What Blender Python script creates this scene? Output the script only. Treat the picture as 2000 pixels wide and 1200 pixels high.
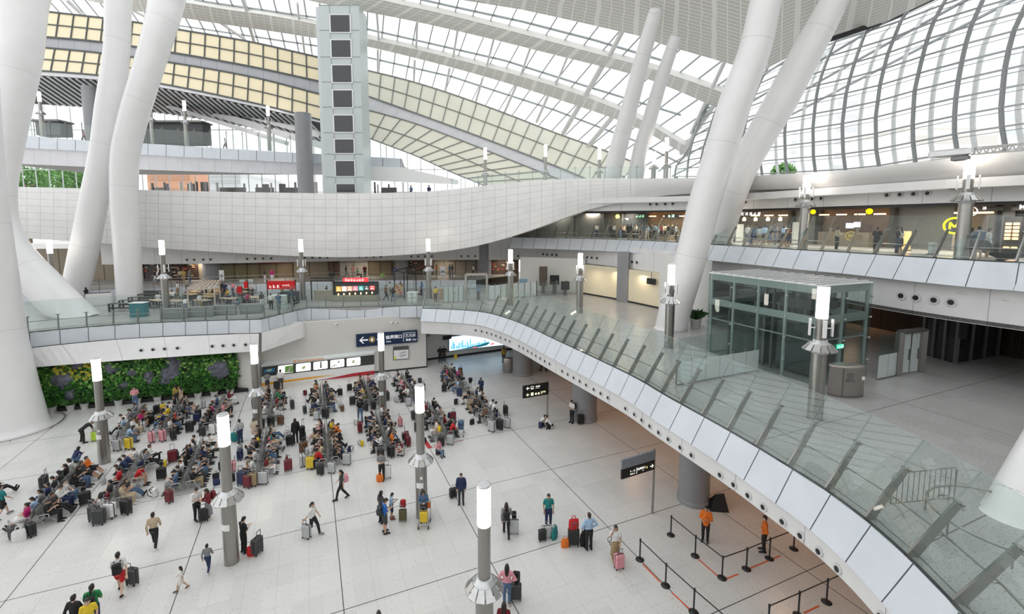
import bpy, bmesh, math, random
from mathutils import Vector, Matrix, Quaternion
from mathutils.geometry import tessellate_polygon

R = math.radians
random.seed(7)
for o in list(bpy.data.objects):
    bpy.data.objects.remove(o)
SC = bpy.context.scene
COL = SC.collection

# ------------------------------------------------------------------ camera
CAM_H, CAM_F, CAM_CX, CAM_CY, CAM_P = 14.7, 892.0, 982.3, 521.8, R(5.71)
cd = bpy.data.cameras.new('camera')
cam = bpy.data.objects.new('camera', cd)
COL.objects.link(cam)
cam.location = (0, 0, CAM_H)
cam.rotation_euler = (R(90) - CAM_P, 0, 0)
cd.sensor_fit = 'HORIZONTAL'
cd.sensor_width = 36.0
cd.lens = CAM_F / 2000 * 36
cd.shift_x = (1000 - CAM_CX) / 2000
cd.shift_y = (CAM_CY - 600) / 2000
cd.clip_start = 0.1
cd.clip_end = 2000
SC.camera = cam

# ------------------------------------------------------------------ sky and exposure
W = bpy.data.worlds.new('sky')
SC.world = W
W.use_nodes = True
wn, wl = W.node_tree.nodes, W.node_tree.links
wn.clear()
w_out = wn.new('ShaderNodeOutputWorld')
w_bg = wn.new('ShaderNodeBackground')
w_tc = wn.new('ShaderNodeTexCoord')
w_sep = wn.new('ShaderNodeSeparateXYZ')
w_ramp = wn.new('ShaderNodeValToRGB')
w_ramp.color_ramp.elements[0].position = 0.0
w_ramp.color_ramp.elements[0].color = (1.0, 0.985, 0.965, 1)
w_ramp.color_ramp.elements[1].position = 0.9
w_ramp.color_ramp.elements[1].color = (0.93, 0.965, 1.0, 1)
wl.new(w_tc.outputs['Generated'], w_sep.inputs[0])
wl.new(w_sep.outputs['Z'], w_ramp.inputs[0])
wl.new(w_ramp.outputs[0], w_bg.inputs['Color'])
wl.new(w_bg.outputs[0], w_out.inputs['Surface'])
w_bg.inputs['Strength'].default_value = 1.15
SC.view_settings.view_transform = 'Standard'
SC.view_settings.look = 'None'
SC.view_settings.gamma = 1.0
SC.view_settings.use_curve_mapping = False
SC.view_settings.exposure = 0.45
SC.cycles.max_bounces = 7
SC.cycles.diffuse_bounces = 4
SC.cycles.glossy_bounces = 3
SC.cycles.transparent_max_bounces = 24
SC.cycles.caustics_reflective = False
SC.cycles.caustics_refractive = False




def area_light(name, loc, size, power, col, size_y=None):
    ld = bpy.data.lights.new(name, 'AREA')
    ld.energy = power
    ld.color = col
    ld.shape = 'RECTANGLE'
    ld.size = size
    ld.size_y = size_y or size
    lo_ = bpy.data.objects.new(name, ld)
    COL.objects.link(lo_)
    lo_.location = loc
    return lo_


WARM = (1.0, .52, .27)
# warm ceiling downlights: under the bridge deck, under the shop deck, in the food court; added fill on the shop deck
for x, y in ((8, 40), (10, 33), (12, 27), (14, 21), (16, 15), (20, 30), (20, 40), (24, 22)):
    area_light('downlight', (x, y, 5.15), .6, 34, WARM)
for x, y in ((31, 31), (34, 27), (28, 36), (37, 24)):
    area_light('downlight', (x, y, 9.5), .6, 30, WARM)
for x, y in ((9.5, 49.5), (11.6, 47.6), (13.4, 44.5), (15.2, 42.2)):
    area_light('downlight', (x, y, 9.45), .3, 16, (1, .82, .58))
for x, y in ((7, 55.5), (10.5, 54), (13.5, 50.5), (17, 46), (20.5, 40.5), (23.5, 35.5), (26, 31.5), (28, 28.5), (30, 26)):  # added fill in place of daylight on the shop deck crowd
    area_light('shop and fill light', (x, y, 15.6), 1.4, 170, (1, .88, .74))
for x, y in ((-38, 56.3), (-28, 57), (-18, 59), (-8, 61), (0, 61.5)):
    area_light('shop and fill light', (x, y, 9.5), 1.0, 45, (1, .85, .68))

# ------------------------------------------------------------------ pixel (2000x1200) to place
_sp, _cp = math.sin(CAM_P), math.cos(CAM_P)


def ray(px, py):
    a, b = (px - CAM_CX) / CAM_F, (py - CAM_CY) / CAM_F
    return Vector((a, _cp - _sp * b, -_cp * b - _sp))


def Z(px, py, z):
    d = ray(px, py)
    t = (z - CAM_H) / d.z
    return Vector((d.x * t, d.y * t, z))


def D(px, py, Y):
    d = ray(px, py)
    t = Y / d.y
    return Vector((d.x * t, Y, CAM_H + d.z * t))


def plane_at(px, py, n, p0):
    d = ray(px, py)
    o = Vector((0, 0, CAM_H))
    t = (p0 - o).dot(n) / d.dot(n)
    return o + d * t


def interp(pts, x):
    """piecewise linear y(x)"""
    if x <= pts[0][0]:
        return pts[0][1]
    for (a, b), (c, d) in zip(pts, pts[1:]):
        if x <= c:
            return b + (d - b) * (x - a) / (c - a)
    return pts[-1][1]


def smooth_poly(pts, n):
    """Catmull-Rom resample of a polyline of Vectors to n points, evenly by length"""
    P = [Vector(p) for p in pts]
    out = []
    for i in range(len(P) - 1):
        p0 = P[i - 1] if i > 0 else P[i] * 2 - P[i + 1]
        p1, p2 = P[i], P[i + 1]
        p3 = P[i + 2] if i + 2 < len(P) else P[i + 1] * 2 - P[i]
        for k in range(12):
            t = k / 12
            out.append(0.5 * ((2 * p1) + (p2 - p0) * t + (2 * p0 - 5 * p1 + 4 * p2 - p3) * t * t + (3 * p1 - p0 - 3 * p2 + p3) * t ** 3))
    out.append(P[-1])
    return resample(out, n)


def resample(P, n):
    L = [0]
    for a, b in zip(P, P[1:]):
        L.append(L[-1] + (b - a).length)
    res, j = [], 0
    for i in range(n):
        s = L[-1] * i / (n - 1)
        while j < len(P) - 2 and L[j + 1] < s:
            j += 1
        d = L[j + 1] - L[j]
        res.append(P[j].lerp(P[j + 1], 0 if d == 0 else (s - L[j]) / d))
    return res


def poly_len(P):
    return sum((b - a).length for a, b in zip(P, P[1:]))


def offset(P, d):
    """offset a plan polyline sideways by d (positive = to the far side, right of travel when d<0)"""
    out = []
    for i, p in enumerate(P):
        a = P[max(i - 1, 0)]
        b = P[min(i + 1, len(P) - 1)]
        t = (b - a)
        t.z = 0
        t.normalize()
        out.append(p + Vector((-t.y, t.x, 0)) * d)
    return out


# ------------------------------------------------------------------ mesh building
class MB:
    def __init__(self):
        self.v, self.f, self.mi, self.sm, self.uv = [], [], [], [], []

    def add(self, verts, faces, m=0, smooth=False, uvs=None):
        b = len(self.v)
        self.v += [tuple(p) for p in verts]
        for i, fc in enumerate(faces):
            self.f.append(tuple(b + k for k in fc))
            self.mi.append(m)
            self.sm.append(smooth)
            self.uv.append(uvs[i] if uvs else None)
        return self

    def box(self, c, s, rz=0, m=0, rot=None):
        x, y, z = s[0] / 2, s[1] / 2, s[2] / 2
        q = [Vector(p) for p in ((-x, -y, -z), (x, -y, -z), (x, y, -z), (-x, y, -z), (-x, -y, z), (x, -y, z), (x, y, z), (-x, y, z))]
        M = rot if rot is not None else Matrix.Rotation(rz, 3, 'Z')
        c = Vector(c)
        return self.add([M @ p + c for p in q], [(0, 3, 2, 1), (4, 5, 6, 7), (0, 1, 5, 4), (1, 2, 6, 5), (2, 3, 7, 6), (3, 0, 4, 7)], m)

    def rbox(self, c, s, r=0.03, rz=0, m=0, rot=None):
        """box with rounded vertical outline and chamfered top/bottom"""
        x, y, z = s[0] / 2, s[1] / 2, s[2] / 2
        r = min(r, x * .9, y * .9, z * .9)
        prof = []
        for cx_, cy_, a0 in ((x - r, y - r, 0), (-x + r, y - r, 90), (-x + r, -y + r, 180), (x - r, -y + r, 270)):
            for k in range(4):
                a = R(a0 + 30 * k)
                prof.append((cx_ + r * math.cos(a), cy_ + r * math.sin(a)))
        n = len(prof)
        M = rot if rot is not None else Matrix.Rotation(rz, 3, 'Z')
        c = Vector(c)
        V = []
        for zz, k in ((-z, 1 - r * .8 / min(x, y)), (-z + r * .6, 1), (z - r * .6, 1), (z, 1 - r * .8 / min(x, y))):
            V += [M @ Vector((p[0] * k, p[1] * k, zz)) + c for p in prof]
        F = [tuple(range(n - 1, -1, -1)), tuple(range(3 * n, 4 * n))]
        for l in range(3):
            F += [(l * n + i, l * n + (i + 1) % n, (l + 1) * n + (i + 1) % n, (l + 1) * n + i) for i in range(n)]
        return self.add(V, F, m)

    def bar(self, p, q, w, h=None, m=0, up=(0, 0, 1)):
        h = w if h is None else h
        p, q = Vector(p), Vector(q)
        t = (q - p).normalized()
        up = Vector(up)
        if abs(t.dot(up)) > .98:
            up = Vector((0, 1, 0))
        s = t.cross(up).normalized()
        u = s.cross(t).normalized()
        V = []
        for c in (p, q):
            V += [c - s * w / 2 - u * h / 2, c + s * w / 2 - u * h / 2, c + s * w / 2 + u * h / 2, c - s * w / 2 + u * h / 2]
        return self.add(V, [(0, 1, 2, 3), (7, 6, 5, 4), (0, 4, 5, 1), (1, 5, 6, 2), (2, 6, 7, 3), (3, 7, 4, 0)], m)

    def tube(self, pts, r, seg=10, m=0, caps=True, smooth=True, flat=1.0, lat=None):
        """swept tube; r scalar or list; flat/lat = section squash along lat direction"""
        P = [Vector(p) for p in pts]
        rr = list(r) if isinstance(r, (list, tuple)) else [r] * len(P)
        t0 = (P[1] - P[0]).normalized()
        a = Vector(lat) if lat is not None else (Vector((1, 0, 0)) if abs(t0.x) < .9 else Vector((0, 1, 0)))
        V, F = [], []
        for i, p in enumerate(P):
            t = (P[min(i + 1, len(P) - 1)] - P[max(i - 1, 0)]).normalized()
            a = (a - t * a.dot(t))
            if a.length < 1e-6:
                a = t.orthogonal()
            a.normalize()
            b = t.cross(a)
            for k in range(seg):
                an = 2 * math.pi * k / seg
                V.append(p + a * math.cos(an) * rr[i] + b * math.sin(an) * rr[i] * flat)
        for i in range(len(P) - 1):
            F += [(i * seg + k, i * seg + (k + 1) % seg, (i + 1) * seg + (k + 1) % seg, (i + 1) * seg + k) for k in range(seg)]
        self.add(V, F, m, smooth)
        if caps:
            n = len(V)
            self.add(V[:seg], [tuple(range(seg - 1, -1, -1))], m)
            self.add(V[n - seg:], [tuple(range(seg))], m)
        return self

    def lathe(self, prof, c=(0, 0, 0), seg=20, m=0, smooth=True, sx=1, sy=1):
        c = Vector(c)
        V = []
        for r, z in prof:
            V += [c + Vector((r * sx * math.cos(2 * math.pi * k / seg), r * sy * math.sin(2 * math.pi * k / seg), z)) for k in range(seg)]
        F = []
        for i in range(len(prof) - 1):
            F += [(i * seg + k, i * seg + (k + 1) % seg, (i + 1) * seg + (k + 1) % seg, (i + 1) * seg + k) for k in range(seg)]
        self.add(V, F, m, smooth)
        if prof[0][0] > 1e-4:
            self.add(V[:seg], [tuple(range(seg - 1, -1, -1))], m)
        if prof[-1][0] > 1e-4:
            self.add(V[-seg:], [tuple(range(seg))], m)
        return self

    def ball(self, c, r, seg=14, rings=9, m=0, M=None):
        r = (r, r, r) if not isinstance(r, (tuple, list)) else r
        c = Vector(c)
        V, F = [], []
        for i in range(rings + 1):
            th = math.pi * i / rings
            rr = max(math.sin(th), 0.001)
            for k in range(seg):
                a = 2 * math.pi * k / seg
                p = Vector((r[0] * rr * math.cos(a), r[1] * rr * math.sin(a), -r[2] * math.cos(th)))
                V.append((M @ p if M is not None else p) + c)
        for i in range(rings):
            F += [(i * seg + k, i * seg + (k + 1) % seg, (i + 1) * seg + (k + 1) % seg, (i + 1) * seg + k) for k in range(seg)]
        F += [tuple(range(seg - 1, -1, -1)), tuple(range(rings * seg, rings * seg + seg))]
        return self.add(V, F, m, True)

    def prism(self, poly, z0, z1, m=0):
        """vertical prism over a plan polygon (list of (x,y)), concave allowed"""
        n = len(poly)
        tris = tessellate_polygon([[Vector((p[0], p[1], 0)) for p in poly]])
        V = [Vector((p[0], p[1], z0)) for p in poly] + [Vector((p[0], p[1], z1)) for p in poly]
        F = [tuple(t[::-1]) for t in tris] + [tuple(i + n for i in t) for t in tris]
        F += [(i, (i + 1) % n, n + (i + 1) % n, n + i) for i in range(n)]
        return self.add(V, F, m)

    def poly3(self, P, th, m=0):
        """thick plate over a planar 3D polygon P, thickness vector th"""
        n = len(P)
        P = [Vector(p) for p in P]
        th = Vector(th)
        nn = Vector((0, 0, 0))
        for i in range(n):
            nn += P[i].cross(P[(i + 1) % n])
        nn.normalize()
        a = nn.orthogonal().normalized()
        b = nn.cross(a)
        tris = tessellate_polygon([[Vector((p.dot(a), p.dot(b), 0)) for p in P]])
        V = P + [p + th for p in P]
        F = [tuple(t) for t in tris] + [tuple(i + n for i in t[::-1]) for t in tris]
        F += [(i, (i + 1) % n, n + (i + 1) % n, n + i) for i in range(n)]
        return self.add(V, F, m)

    def sheet(self, rows, th=None, m=0, smooth=False, U=None, Vv=None):
        """grid of points rows[i][j]; optional thickness vector; uv from U[j], Vv[i]"""
        nr, nc = len(rows), len(rows[0])
        V = [Vector(p) for r in rows for p in r]
        U = U or list(range(nc))
        Vv = Vv or list(range(nr))
        F, uv = [], []
        for i in range(nr - 1):
            for j in range(nc - 1):
                F.append((i * nc + j, i * nc + j + 1, (i + 1) * nc + j + 1, (i + 1) * nc + j))
                uv.append(((U[j], Vv[i]), (U[j + 1], Vv[i]), (U[j + 1], Vv[i + 1]), (U[j], Vv[i + 1])))
        self.add(V, F, m, smooth, uv)
        if th is not None:
            th = Vector(th)
            n = len(V)
            V2 = [p + th for p in V]
            self.add(V2, [fc[::-1] for fc in F], m, smooth, [u[::-1] for u in uv])
            ring = [j for j in range(nc)] + [i * nc + nc - 1 for i in range(1, nr)] + [(nr - 1) * nc + j for j in range(nc - 2, -1, -1)] + [i * nc for i in range(nr - 2, 0, -1)]
            VV = V + V2
            self.add(VV, [(ring[k], n + ring[k], n + ring[(k + 1) % len(ring)], ring[(k + 1) % len(ring)]) for k in range(len(ring))], m)
        return self

    def mesh(self, name, mats, base=None, rot=0):
        me = bpy.data.meshes.new(name)
        V = self.v
        if base is not None:
            b = Vector(base)
            M = Matrix.Rotation(-rot, 3, 'Z')
            V = [tuple(M @ (Vector(p) - b)) for p in V]
        me.from_pydata(V, [], self.f)
        me.polygons.foreach_set('material_index', self.mi)
        me.polygons.foreach_set('use_smooth', self.sm)
        if any(u is not None for u in self.uv):
            lay = me.uv_layers.new(name='UVMap')
            k = 0
            flat = []
            for fc, u in zip(self.f, self.uv):
                for j in range(len(fc)):
                    flat += list(u[j]) if u is not None else [0.5, 0.5]
            lay.data.foreach_set('uv', flat)
        for m in (mats if isinstance(mats, (list, tuple)) else [mats]):
            me.materials.append(m)
        me.update()
        return me

    def build(self, name, mats, parent=None, world=True):
        """one mesh object; with a parent, coordinates given in the world unless world=False"""
        base = parent.location if (parent is not None and world) else None
        rot = parent.rotation_euler.z if (parent is not None and world) else 0
        if parent is not None and world and parent.parent is not None:
            base = parent.location + parent.parent.location
        o = bpy.data.objects.new(name, self.mesh(name, mats, base, rot))
        COL.objects.link(o)
        if parent is not None:
            o.parent = parent
        return o


LABELS = set()


def tag(o, label, cat, group=None):
    o['label'] = label
    o['category'] = cat
    if group:
        o['group'] = group
    return o


def thing(name, label, cat, loc=(0, 0, 0), rz=0, group=None):
    o = bpy.data.objects.new(name, None)
    COL.objects.link(o)
    o.empty_display_size = .2
    o.location = loc
    o.rotation_euler = (0, 0, rz)
    return tag(o, label, cat, group)


def struct(name, mb, mats, parent=None):
    o = mb.build(name, mats, parent)
    if parent is None:
        o['kind'] = 'structure'
    return o


def dup(root, loc, rz, label=None, group=None):
    r = root.copy()
    COL.objects.link(r)
    r.location = loc
    r.rotation_euler = (0, 0, rz)
    if label:
        r['label'] = label
    if group:
        r['group'] = group
    for ch in list(root.children):
        c = ch.copy()
        COL.objects.link(c)
        c.parent = r
        for g in list(ch.children):
            d = g.copy()
            COL.objects.link(d)
            d.parent = c
    return r


# ------------------------------------------------------------------ materials
def new_mat(name):
    m = bpy.data.materials.new(name)
    m.use_nodes = True
    m.node_tree.nodes.clear()
    return m, m.node_tree.nodes, m.node_tree.links


MATS = {}


def mat(name, col, rough=0.5, metal=0.0, var=0.06, scale=6.0, emit=0.0, ecol=None):
    if name in MATS:
        return MATS[name]
    m, n, l = new_mat(name)
    out = n.new('ShaderNodeOutputMaterial')
    b = n.new('ShaderNodeBsdfPrincipled')
    b.inputs['Roughness'].default_value = rough
    b.inputs['Metallic'].default_value = metal
    tc = n.new('ShaderNodeTexCoord')
    nz = n.new('ShaderNodeTexNoise')
    nz.inputs['Scale'].default_value = scale
    nz.inputs['Detail'].default_value = 3
    rp = n.new('ShaderNodeValToRGB')
    rp.color_ramp.elements[0].position = .3
    rp.color_ramp.elements[1].position = .7
    rp.color_ramp.elements[0].color = tuple(max(0, c * (1 - var)) for c in col[:3]) + (1,)
    rp.color_ramp.elements[1].color = tuple(min(1, c * (1 + var)) for c in col[:3]) + (1,)
    l.new(tc.outputs['Object'], nz.inputs['Vector'])
    l.new(nz.outputs['Fac'], rp.inputs[0])
    l.new(rp.outputs[0], b.inputs['Base Color'])
    if emit:
        b.inputs['Emission Color'].default_value = tuple((ecol or col)[:3]) + (1,)
        b.inputs['Emission Strength'].default_value = emit
    l.new(b.outputs[0], out.inputs['Surface'])
    MATS[name] = m
    return m


def math_node(n, l, op, a, b=None):
    x = n.new('ShaderNodeMath')
    x.operation = op
    for i, v in enumerate((a, b)):
        if v is None:
            continue
        if isinstance(v, (int, float)):
            x.inputs[i].default_value = v
        else:
            l.new(v, x.inputs[i])
    return x.outputs[0]


def line_mask(n, l, coord, period, width, off=0.0):
    """1 on a line of given width (in coord units) every period"""
    s = math_node(n, l, 'ADD', coord, -off + width / 2)
    s = math_node(n, l, 'DIVIDE', s, period)
    s = math_node(n, l, 'FRACT', s)
    return math_node(n, l, 'LESS_THAN', s, width / period)


def seam_mat(name, col, line_col, pu, pv, wu, wv, rough=.35, metal=0.0, var=.03, spec=None):
    """panels of a cladding sheet: seams follow the sheet's own uv in metres"""
    m, n, l = new_mat(name)
    out = n.new('ShaderNodeOutputMaterial')
    b = n.new('ShaderNodeBsdfPrincipled')
    b.inputs['Roughness'].default_value = rough
    b.inputs['Metallic'].default_value = metal
    uv = n.new('ShaderNodeUVMap')
    uv.uv_map = 'UVMap'
    sep = n.new('ShaderNodeSeparateXYZ')
    l.new(uv.outputs[0], sep.inputs[0])
    k = None
    if pu:
        k = line_mask(n, l, sep.outputs['X'], pu, wu)
    if pv:
        k2 = line_mask(n, l, sep.outputs['Y'], pv, wv)
        k = k2 if k is None else math_node(n, l, 'MAXIMUM', k, k2)
    nz = n.new('ShaderNodeTexNoise')
    nz.inputs['Scale'].default_value = .9
    tc = n.new('ShaderNodeTexCoord')
    l.new(tc.outputs['Object'], nz.inputs['Vector'])
    rp = n.new('ShaderNodeValToRGB')
    rp.color_ramp.elements[0].position = .35
    rp.color_ramp.elements[1].position = .65
    rp.color_ramp.elements[0].color = tuple(c * (1 - var) for c in col[:3]) + (1,)
    rp.color_ramp.elements[1].color = tuple(min(1, c * (1 + var)) for c in col[:3]) + (1,)
    l.new(nz.outputs['Fac'], rp.inputs[0])
    mx = n.new('ShaderNodeMix')
    mx.data_type = 'RGBA'
    l.new(k, mx.inputs['Factor'])
    l.new(rp.outputs[0], mx.inputs['A'])
    mx.inputs['B'].default_value = tuple(line_col) + (1,)
    l.new(mx.outputs['Result'], b.inputs['Base Color'])
    l.new(b.outputs[0], out.inputs['Surface'])
    MATS[name] = m
    return m


def glass_mat(name, tint, refl=1.0, haze=0.0, hcol=(.9, .95, .95), rough=0.0, ior=1.45):
    m, n, l = new_mat(name)
    out = n.new('ShaderNodeOutputMaterial')
    tr = n.new('ShaderNodeBsdfTransparent')
    tr.inputs[0].default_value = tuple(tint) + (1,)
    gl = n.new('ShaderNodeBsdfGlossy')
    gl.inputs['Roughness'].default_value = rough
    lw = n.new('ShaderNodeLayerWeight')
    lw.inputs['Blend'].default_value = .5
    f = math_node(n, l, 'POWER', lw.outputs['Facing'], 4.0)
    f = math_node(n, l, 'MULTIPLY_ADD', f, .55 * refl)
    f.node.inputs[2].default_value = .045 * refl
    mx = n.new('ShaderNodeMixShader')
    l.new(f, mx.inputs[0])
    if haze:
        df = n.new('ShaderNodeBsdfDiffuse')
        df.inputs[0].default_value = tuple(hcol) + (1,)
        m2 = n.new('ShaderNodeMixShader')
        nz = n.new('ShaderNodeTexNoise')
        nz.inputs['Scale'].default_value = 1.3
        hz = math_node(n, l, 'MULTIPLY_ADD', nz.outputs['Fac'], haze * .3)
        hz.node.inputs[2].default_value = haze * .85
        l.new(hz, m2.inputs[0])
        l.new(tr.outputs[0], m2.inputs[1])
        l.new(df.outputs[0], m2.inputs[2])
        l.new(m2.outputs[0], mx.inputs[1])
    else:
        l.new(tr.outputs[0], mx.inputs[1])
    l.new(gl.outputs[0], mx.inputs[2])
    l.new(mx.outputs[0], out.inputs['Surface'])
    MATS[name] = m
    return m


def stone_floor(name, base, tint2, speck, seam, major, sc=13.0, r0=.615, r1=.66, ro=.55):
    """pale granite slabs on the tile grid (rotated with the hall), fine seams, dark movement joints, specks"""
    m, n, l = new_mat(name)
    out = n.new('ShaderNodeOutputMaterial')
    b = n.new('ShaderNodeBsdfPrincipled')
    b.inputs['Roughness'].default_value = .28
    tc = n.new('ShaderNodeTexCoord')
    mp = n.new('ShaderNodeMapping')
    mp.inputs['Rotation'].default_value = (0, 0, -R(23.046))
    l.new(tc.outputs['Object'], mp.inputs[0])
    sep = n.new('ShaderNodeSeparateXYZ')
    l.new(mp.outputs[0], sep.inputs[0])
    u, v = sep.outputs['X'], sep.outputs['Y']
    big = math_node(n, l, 'MAXIMUM', line_mask(n, l, u, 6.04, .036, .69), line_mask(n, l, v, 5.6, .036, 17.06))
    sm = math_node(n, l, 'MAXIMUM', line_mask(n, l, u, 1.208, .012, .69), line_mask(n, l, v, 1.12, .010, 17.06))
    # per-slab tone
    br = n.new('ShaderNodeTexBrick')
    br.inputs['Scale'].default_value = 1
    br.inputs['Brick Width'].default_value = 1.12
    br.inputs['Row Height'].default_value = 1.208
    br.inputs['Mortar Size'].default_value = 0
    br.offset = 0
    br.inputs['Color1'].default_value = tuple(base) + (1,)
    br.inputs['Color2'].default_value = tuple(tint2) + (1,)
    l.new(mp.outputs[0], br.inputs['Vector'])
    nz = n.new('ShaderNodeTexNoise')
    nz.inputs['Scale'].default_value = sc
    nz.inputs['Detail'].default_value = 8
    nz.inputs['Roughness'].default_value = ro
    l.new(mp.outputs[0], nz.inputs['Vector'])
    rp = n.new('ShaderNodeValToRGB')
    rp.color_ramp.elements[0].position = r0
    rp.color_ramp.elements[0].color = (0, 0, 0, 1)
    rp.color_ramp.elements[1].position = r1
    rp.color_ramp.elements[1].color = (1, 1, 1, 1)
    l.new(nz.outputs['Fac'], rp.inputs[0])
    m1 = n.new('ShaderNodeMix')
    m1.data_type = 'RGBA'
    l.new(math_node(n, l, 'MULTIPLY', rp.outputs[0], .8), m1.inputs['Factor'])
    l.new(br.outputs['Color'], m1.inputs['A'])
    m1.inputs['B'].default_value = tuple(speck) + (1,)
    m2 = n.new('ShaderNodeMix')
    m2.data_type = 'RGBA'
    l.new(math_node(n, l, 'MULTIPLY', sm, .8), m2.inputs['Factor'])
    l.new(m1.outputs['Result'], m2.inputs['A'])
    m2.inputs['B'].default_value = tuple(seam) + (1,)
    m3 = n.new('ShaderNodeMix')
    m3.data_type = 'RGBA'
    l.new(big, m3.inputs['Factor'])
    l.new(m2.outputs['Result'], m3.inputs['A'])
    m3.inputs['B'].default_value = tuple(major) + (1,)
    l.new(m3.outputs['Result'], b.inputs['Base Color'])
    l.new(b.outputs[0], out.inputs['Surface'])
    MATS[name] = m
    return m


def perf_mat(name, col, dark, p=1.0, gap=.12):
    """perforated metal ceiling panels: darker punched fields between pale ribs, on uv in metres"""
    m, n, l = new_mat(name)
    out = n.new('ShaderNodeOutputMaterial')
    b = n.new('ShaderNodeBsdfPrincipled')
    b.inputs['Roughness'].default_value = .5
    uv = n.new('ShaderNodeUVMap')
    uv.uv_map = 'UVMap'
    sep = n.new('ShaderNodeSeparateXYZ')
    l.new(uv.outputs[0], sep.inputs[0])
    a = math_node(n, l, 'MAXIMUM', line_mask(n, l, sep.outputs['X'], p * 1.3, gap), line_mask(n, l, sep.outputs['Y'], p * .5, gap * .9))
    a = math_node(n, l, 'MAXIMUM', a, line_mask(n, l, sep.outputs['X'], p * 3.9, gap * 4))
    fine = math_node(n, l, 'MULTIPLY', line_mask(n, l, sep.outputs['X'], .16, .06), .45)
    a = math_node(n, l, 'MAXIMUM', a, fine)
    mx = n.new('ShaderNodeMix')
    mx.data_type = 'RGBA'
    l.new(a, mx.inputs['Factor'])
    mx.inputs['A'].default_value = tuple(dark) + (1,)
    mx.inputs['B'].default_value = tuple(col) + (1,)
    l.new(mx.outputs['Result'], b.inputs['Base Color'])
    l.new(b.outputs[0], out.inputs['Surface'])
    MATS[name] = m
    return m


M_WHITE = mat('white paint', (.80, .80, .79), .35, var=.02)
M_COLUMN = mat('white column paint', (.80, .80, .80), .3, var=.02, scale=.8)
M_WALL = mat('warm white wall panel', (.70, .69, .66), .5, var=.02, scale=.5)
M_CREAM = mat('cream wall', (.80, .72, .53), .5, var=.02, scale=.5)
M_GREYCOL = mat('grey stone column', (.26, .265, .28), .4, var=.04, scale=1.5)
M_STEEL = mat('brushed steel', (.34, .33, .31), .3, metal=.85, var=.03, scale=5)
M_STEEL_D = mat('dark steel', (.18, .18, .18), .35, metal=.7, var=.08, scale=14)
M_ALU = mat('pale aluminium', (.62, .63, .64), .3, metal=.5, var=.05)
M_BLACK = mat('black satin', (.015, .015, .017), .45)
M_DARK = mat('dark fascia', (.05, .05, .055), .4)
M_RIBBON = seam_mat('ribbon wall tiles', (.85, .85, .84), (.50, .50, .50), 1.3, .95, .035, .035, rough=.3)
M_FASCIA = seam_mat('deck edge panels', (.63, .67, .72), (.06, .07, .09), 1.0, 0, .028, .02, rough=.3)
M_SOFFIT = seam_mat('soffit cladding', (.74, .74, .74), (.35, .35, .36), 3.0, 0, .03, .02, rough=.45)
M_FLOOR = stone_floor('hall granite', (.66, .655, .635), (.60, .60, .585), (.34, .29, .23), (.40, .39, .37), (.05, .05, .05))
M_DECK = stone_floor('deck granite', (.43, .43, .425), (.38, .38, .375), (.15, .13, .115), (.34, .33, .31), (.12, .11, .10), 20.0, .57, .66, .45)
M_GLASS = glass_mat('balustrade glass', (.92, .96, .95), refl=.8, haze=.016, hcol=(.85, .93, .92))
M_GLASS_C = glass_mat('curtain wall glass', (.97, .985, .985), refl=.3)
M_GLASS_L = glass_mat('lift glass', (.87, .915, .905), refl=.9, haze=.012, hcol=(.6, .75, .72))
M_FROST = glass_mat('frosted glass', (.75, .83, .82), refl=.8, haze=.55, hcol=(.80, .86, .86), rough=.2)
M_GEDGE = mat('glass edge', (.30, .42, .40), .3)
M_MULL = mat('grey glazing bar', (.32, .34, .35), .4, metal=.3)
M_MULL_P = mat('pale glazing bar', (.55, .58, .60), .4, metal=.3)
M_ROOFP = perf_mat('perforated roof panels', (.83, .82, .78), (.56, .55, .52))
M_GLOW = mat('lit lamp tube', (1, .93, .86), .4, var=0, emit=7.0, ecol=(1, .90, .80))
M_PAPER = mat('notice paper', (.86, .86, .86), .6, var=.02)


def paint(rgb, rough=.6):
    """a colour material shared by every part of that colour"""
    key = 'c_%02x%02x%02x_%d' % (int(rgb[0] * 255), int(rgb[1] * 255), int(rgb[2] * 255), int(rough * 10))
    return mat(key, rgb, rough, var=.10, scale=9)


def emitc(rgb, s):
    return mat('e_%02x%02x%02x_%.1f' % (int(rgb[0] * 255), int(rgb[1] * 255), int(rgb[2] * 255), s), rgb, .5, var=0, emit=s, ecol=rgb)


def text_mb(s, size, origin, xdir, zdir, depth=.01, bold=0.0, align='LEFT', spacing=1.0):
    """lettering as thin raised letters: returns an MB laid out from origin along xdir, standing along zdir"""
    cu = bpy.data.curves.new('lettering', 'FONT')
    cu.body = s
    cu.size = 1.0
    cu.align_x = align
    cu.resolution_u = 2
    cu.offset = bold
    cu.extrude = 0
    cu.space_character = spacing
    to = bpy.data.objects.new('lettering', cu)
    COL.objects.link(to)
    dg = bpy.context.evaluated_depsgraph_get()
    me = bpy.data.meshes.new_from_object(to.evaluated_get(dg))
    xd, zd = Vector(xdir).normalized(), Vector(zdir).normalized()
    nd = xd.cross(zd).normalized()
    mb = MB()
    o = Vector(origin)
    V = [o + xd * (v.co.x * size) + zd * (v.co.y * size) + nd * depth for v in me.vertices]
    mb.add(V, [tuple(p.vertices) for p in me.polygons])
    bpy.data.objects.remove(to)
    bpy.data.curves.remove(cu)
    bpy.data.meshes.remove(me)
    return mb


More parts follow.
